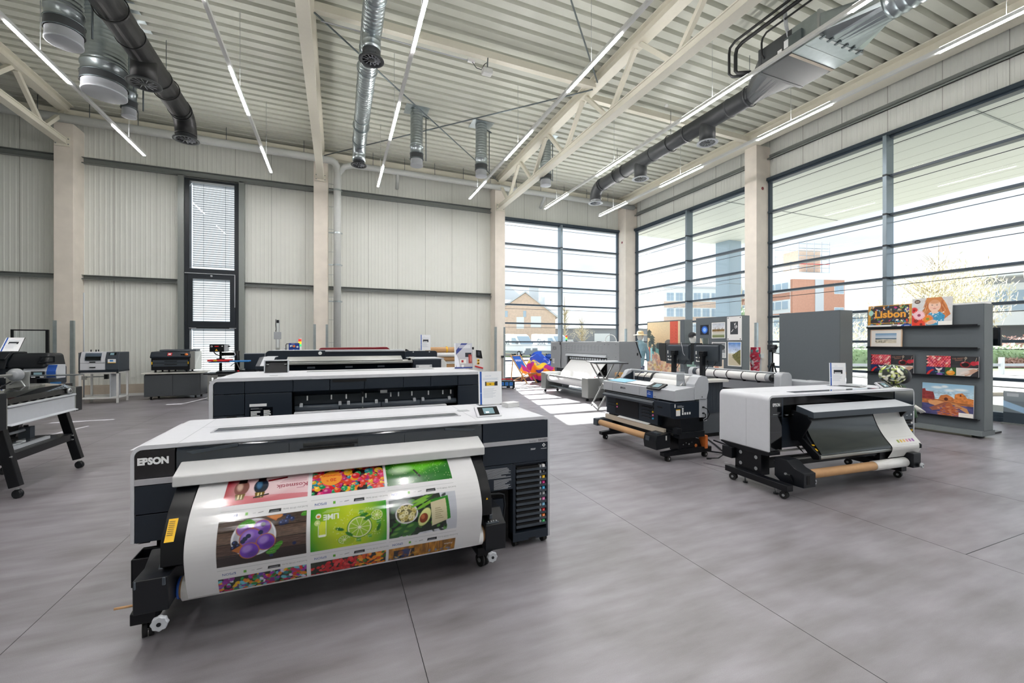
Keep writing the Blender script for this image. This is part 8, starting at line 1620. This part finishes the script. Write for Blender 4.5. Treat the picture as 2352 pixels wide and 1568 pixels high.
# modern white building at the far right with a low wing
r = thing('modern_building', 'modern white building with a window band and overhanging roof, behind the golden tree', 'building', (68, 24, -.13), -1.25)
m = MB(); m.box(-6, 26, 0, 12, 3.6, 8.2, 'render_white'); m.box(-6, 26, 4, 12, 0, 3.6, 'machine_grey'); m.build('walls', r); m = MB(); m.box(-8, 27, -1.6, 13, 8.9, 9.25, 'render_white'); m.box(-6, 26, .5, 12, 8.2, 8.9, 'pale_grey')
for x in np.arange(-7, 26, 2.4): m.box(x, x + .12, -1.5, .5, 8.7, 8.9, 'roof_grey')
m.build('roof', r); windows(r, 'window', -5.6, 25.6, 13, 5.2, 7.4, -.04, gap=.12)
for x in (-5, 0, 5, 10, 15): m = MB(); m.cyl((x, .6, 0), (x, .6, 3.6), .3, 'render_white', 12); m.build('pillar', r)
r = thing('low_wing', 'low glazed office wing seen between the empty board and the poster board', 'building', (66, 39, -.13), -1.3)
m = MB(); m.box(-8, 6.5, 0, 8, 0, 5.6, 'render_white'); m.box(-8.5, 7, -.8, 8.5, 5.6, 5.95, 'roof_grey'); m.build('walls', r); windows(r, 'window', -7.8, 6.2, 8, 3.1, 5.2, -.04, gap=.1)
# trees, hedges, verge, railing
def tree(name, label, x, y, h, cr, cz, n, leafm, twig=True, seed=1, lw=.22):
    q = random.Random(seed); t = thing(name, label, 'tree', (x, y, -.13)); m = MB(); m.sweep([(0, 0, 0), (.05, 0, cz * .5), (0, .05, cz), (0, 0, h)], [.2, .16, .1, .02], 'bark', 8)
    for i in range(70 if twig else 26):
        a = q.uniform(0, 6.28); z0 = q.uniform(cz * .35, h * .8); l = cr * q.uniform(.5, 1.0); z1 = min(h * 1.0, z0 + l * q.uniform(.5, 1.3))
        m.sweep([(0, 0, z0), (math.cos(a) * l * .45, math.sin(a) * l * .45, z0 + (z1 - z0) * .6), (math.cos(a) * l * .8, math.sin(a) * l * .8, z1)], [.04, .02, .006], 'bark', 5)
    m.build('trunk', t)
    if n:
        f = MB(); cb = [(q.gauss(0, .45) * cr, q.gauss(0, .45) * cr, cz + q.gauss(0, .38) * cr * .8) for i in range(40)]
        for i in range(n):
            c = q.choice(cb); p = Vector((c[0] + q.gauss(0, .16) * cr, c[1] + q.gauss(0, .16) * cr, max(.6, c[2] + q.gauss(0, .16) * cr))); a = Vector((q.gauss(0, 1), q.gauss(0, 1), q.gauss(0, 1))).normalized(); b = a.orthogonal().normalized()
            a.z = abs(a.z) + .5; wd = .16 if twig else .4; f.add([p, p + a * lw + b * lw * wd, p + a * lw * 1.8, p + a * lw - b * lw * wd], [(0, 1, 2, 3)], leafm)
        f.build('foliage', t)
    return t
tree('golden_tree', 'broad golden budding tree above the poster board', 52, 22, 8.2, 4.8, 4.0, 11000, 'leaf_gold', True, 4, .26)
tree('bare_tree', 'bare pale tree rising above the golden tree', 60, 24.9, 12.5, 2.6, 7.5, 1500, 'leaf_gold', True, 5, .12)
tree('bare_tree', 'bare slender tree right of the mullion in the glazed back bay', 28.8, 51.2, 8, 1.6, 4.6, 150, 'leaf_gold', True, 6, .12)
tree('conifer_tree', 'pale green tree partly hidden by the middle column of the right wall', 66, 54, 13, 2.2, 6, 1100, 'leaf_green', False, 7, .28)
tree('budding_tree', 'low golden shrub tree in front of the brick office', 55, 37.3, 4.6, 2.3, 2.6, 1500, 'leaf_gold', False, 8, .16)
tree('budding_tree', 'thin pale tree before the grey workshop', 37, 60, 6, 2, 3.4, 700, 'leaf_gold', True, 9, .14)
def hedge(label, p0, p1, w, h, n, leafm, seed, z0=-.13):
    q = random.Random(seed); p0 = Vector(p0); p1 = Vector(p1); d = p1 - p0; L = d.length; u = d / L; v = Vector((-u.y, u.x, 0)); m = MB()
    t = thing('hedge', label, 'hedge', ((p0.x + p1.x) / 2, (p0.y + p1.y) / 2, z0)); off = Vector(t.location)
    m.bar(p0 + Vector((0, 0, z0 + h * .42)) - off, p1 + Vector((0, 0, z0 + h * .42)) - off, w * .7, h * .8, leafm); m.build('dense_core', t)
    f = MB()
    for i in range(n):
        p = p0 + u * q.uniform(0, L) + v * q.uniform(-.5, .5) * w + Vector((0, 0, z0 + h * (q.random() ** .6) * q.uniform(.85, 1.06))) - off; a = Vector((q.gauss(0, 1), q.gauss(0, 1), q.gauss(.4, 1))).normalized(); b = a.orthogonal().normalized(); s = q.uniform(.08, .17)
        f.add([p, p + a * s + b * s * .5, p + a * s * 1.7, p + a * s - b * s * .5], [(0, 1, 2, 3)], leafm)
    f.build('foliage', t); return t
hedge('long green hedge behind the grass verge at the right', (30, 19, 0), (47, 12.2, 0), 1.6, 1.45, 3600, 'leaf_green', 2)
hedge('low reddish shrubs at the foot of the green hedge, right of the poster board', (41.0, 14.0, 0), (43.4, 13.1, 0), .8, .6, 900, 'leaf_red', 3)
hedge('reddish brown bank of shrubs behind the green hedge', (48, 16, 0), (57, 11.5, 0), 2.0, 2.2, 1500, 'leaf_red', 4)
hedge('dark bushes beside the right white van', (25.5, 48.5, 0), (31, 46.3, 0), 1.4, 1.2, 900, 'leaf_dark', 5)
m = MB(); m.bar((29, 16.6, -.1405), (46.5, 9.8, -.1405), 1.8, .018, 'grass'); m.bar((17, 49, -.1405), (36, 43, -.1405), 2.5, .018, 'grass'); o = m.build('grass'); tag(o, 'strip of short green grass in front of the hedge', 'grass', kind='stuff')
r = thing('railing', 'low pale railing beyond the right glazing, in front of the grass', 'railing', (29, 10.5, -.13))
for k in range(8): x = -7 + 2.6 * k; y = 4.5 - 1.02 * k; m = MB(); m.box(x - .09, x + .09, y - .09, y + .09, 0, .9, 'render_white'); m.build('post', r)
m = MB(); m.bar((-7, 4.5, .5), (11.2, -2.64, .5), .06, .14, 'pale_grey'); m.build('rail', r)
m = MB(); m.bar((14, 9, -.1), (32, 2, -.1), .35, .12, 'concrete_base'); m.bar((13.2, 14, -.11), (13.2, -6, -.11), .3, .08, 'rail_grey'); o = m.build('kerb'); o['kind'] = 'structure'; o['label'] = 'pale kerbs of the forecourt'
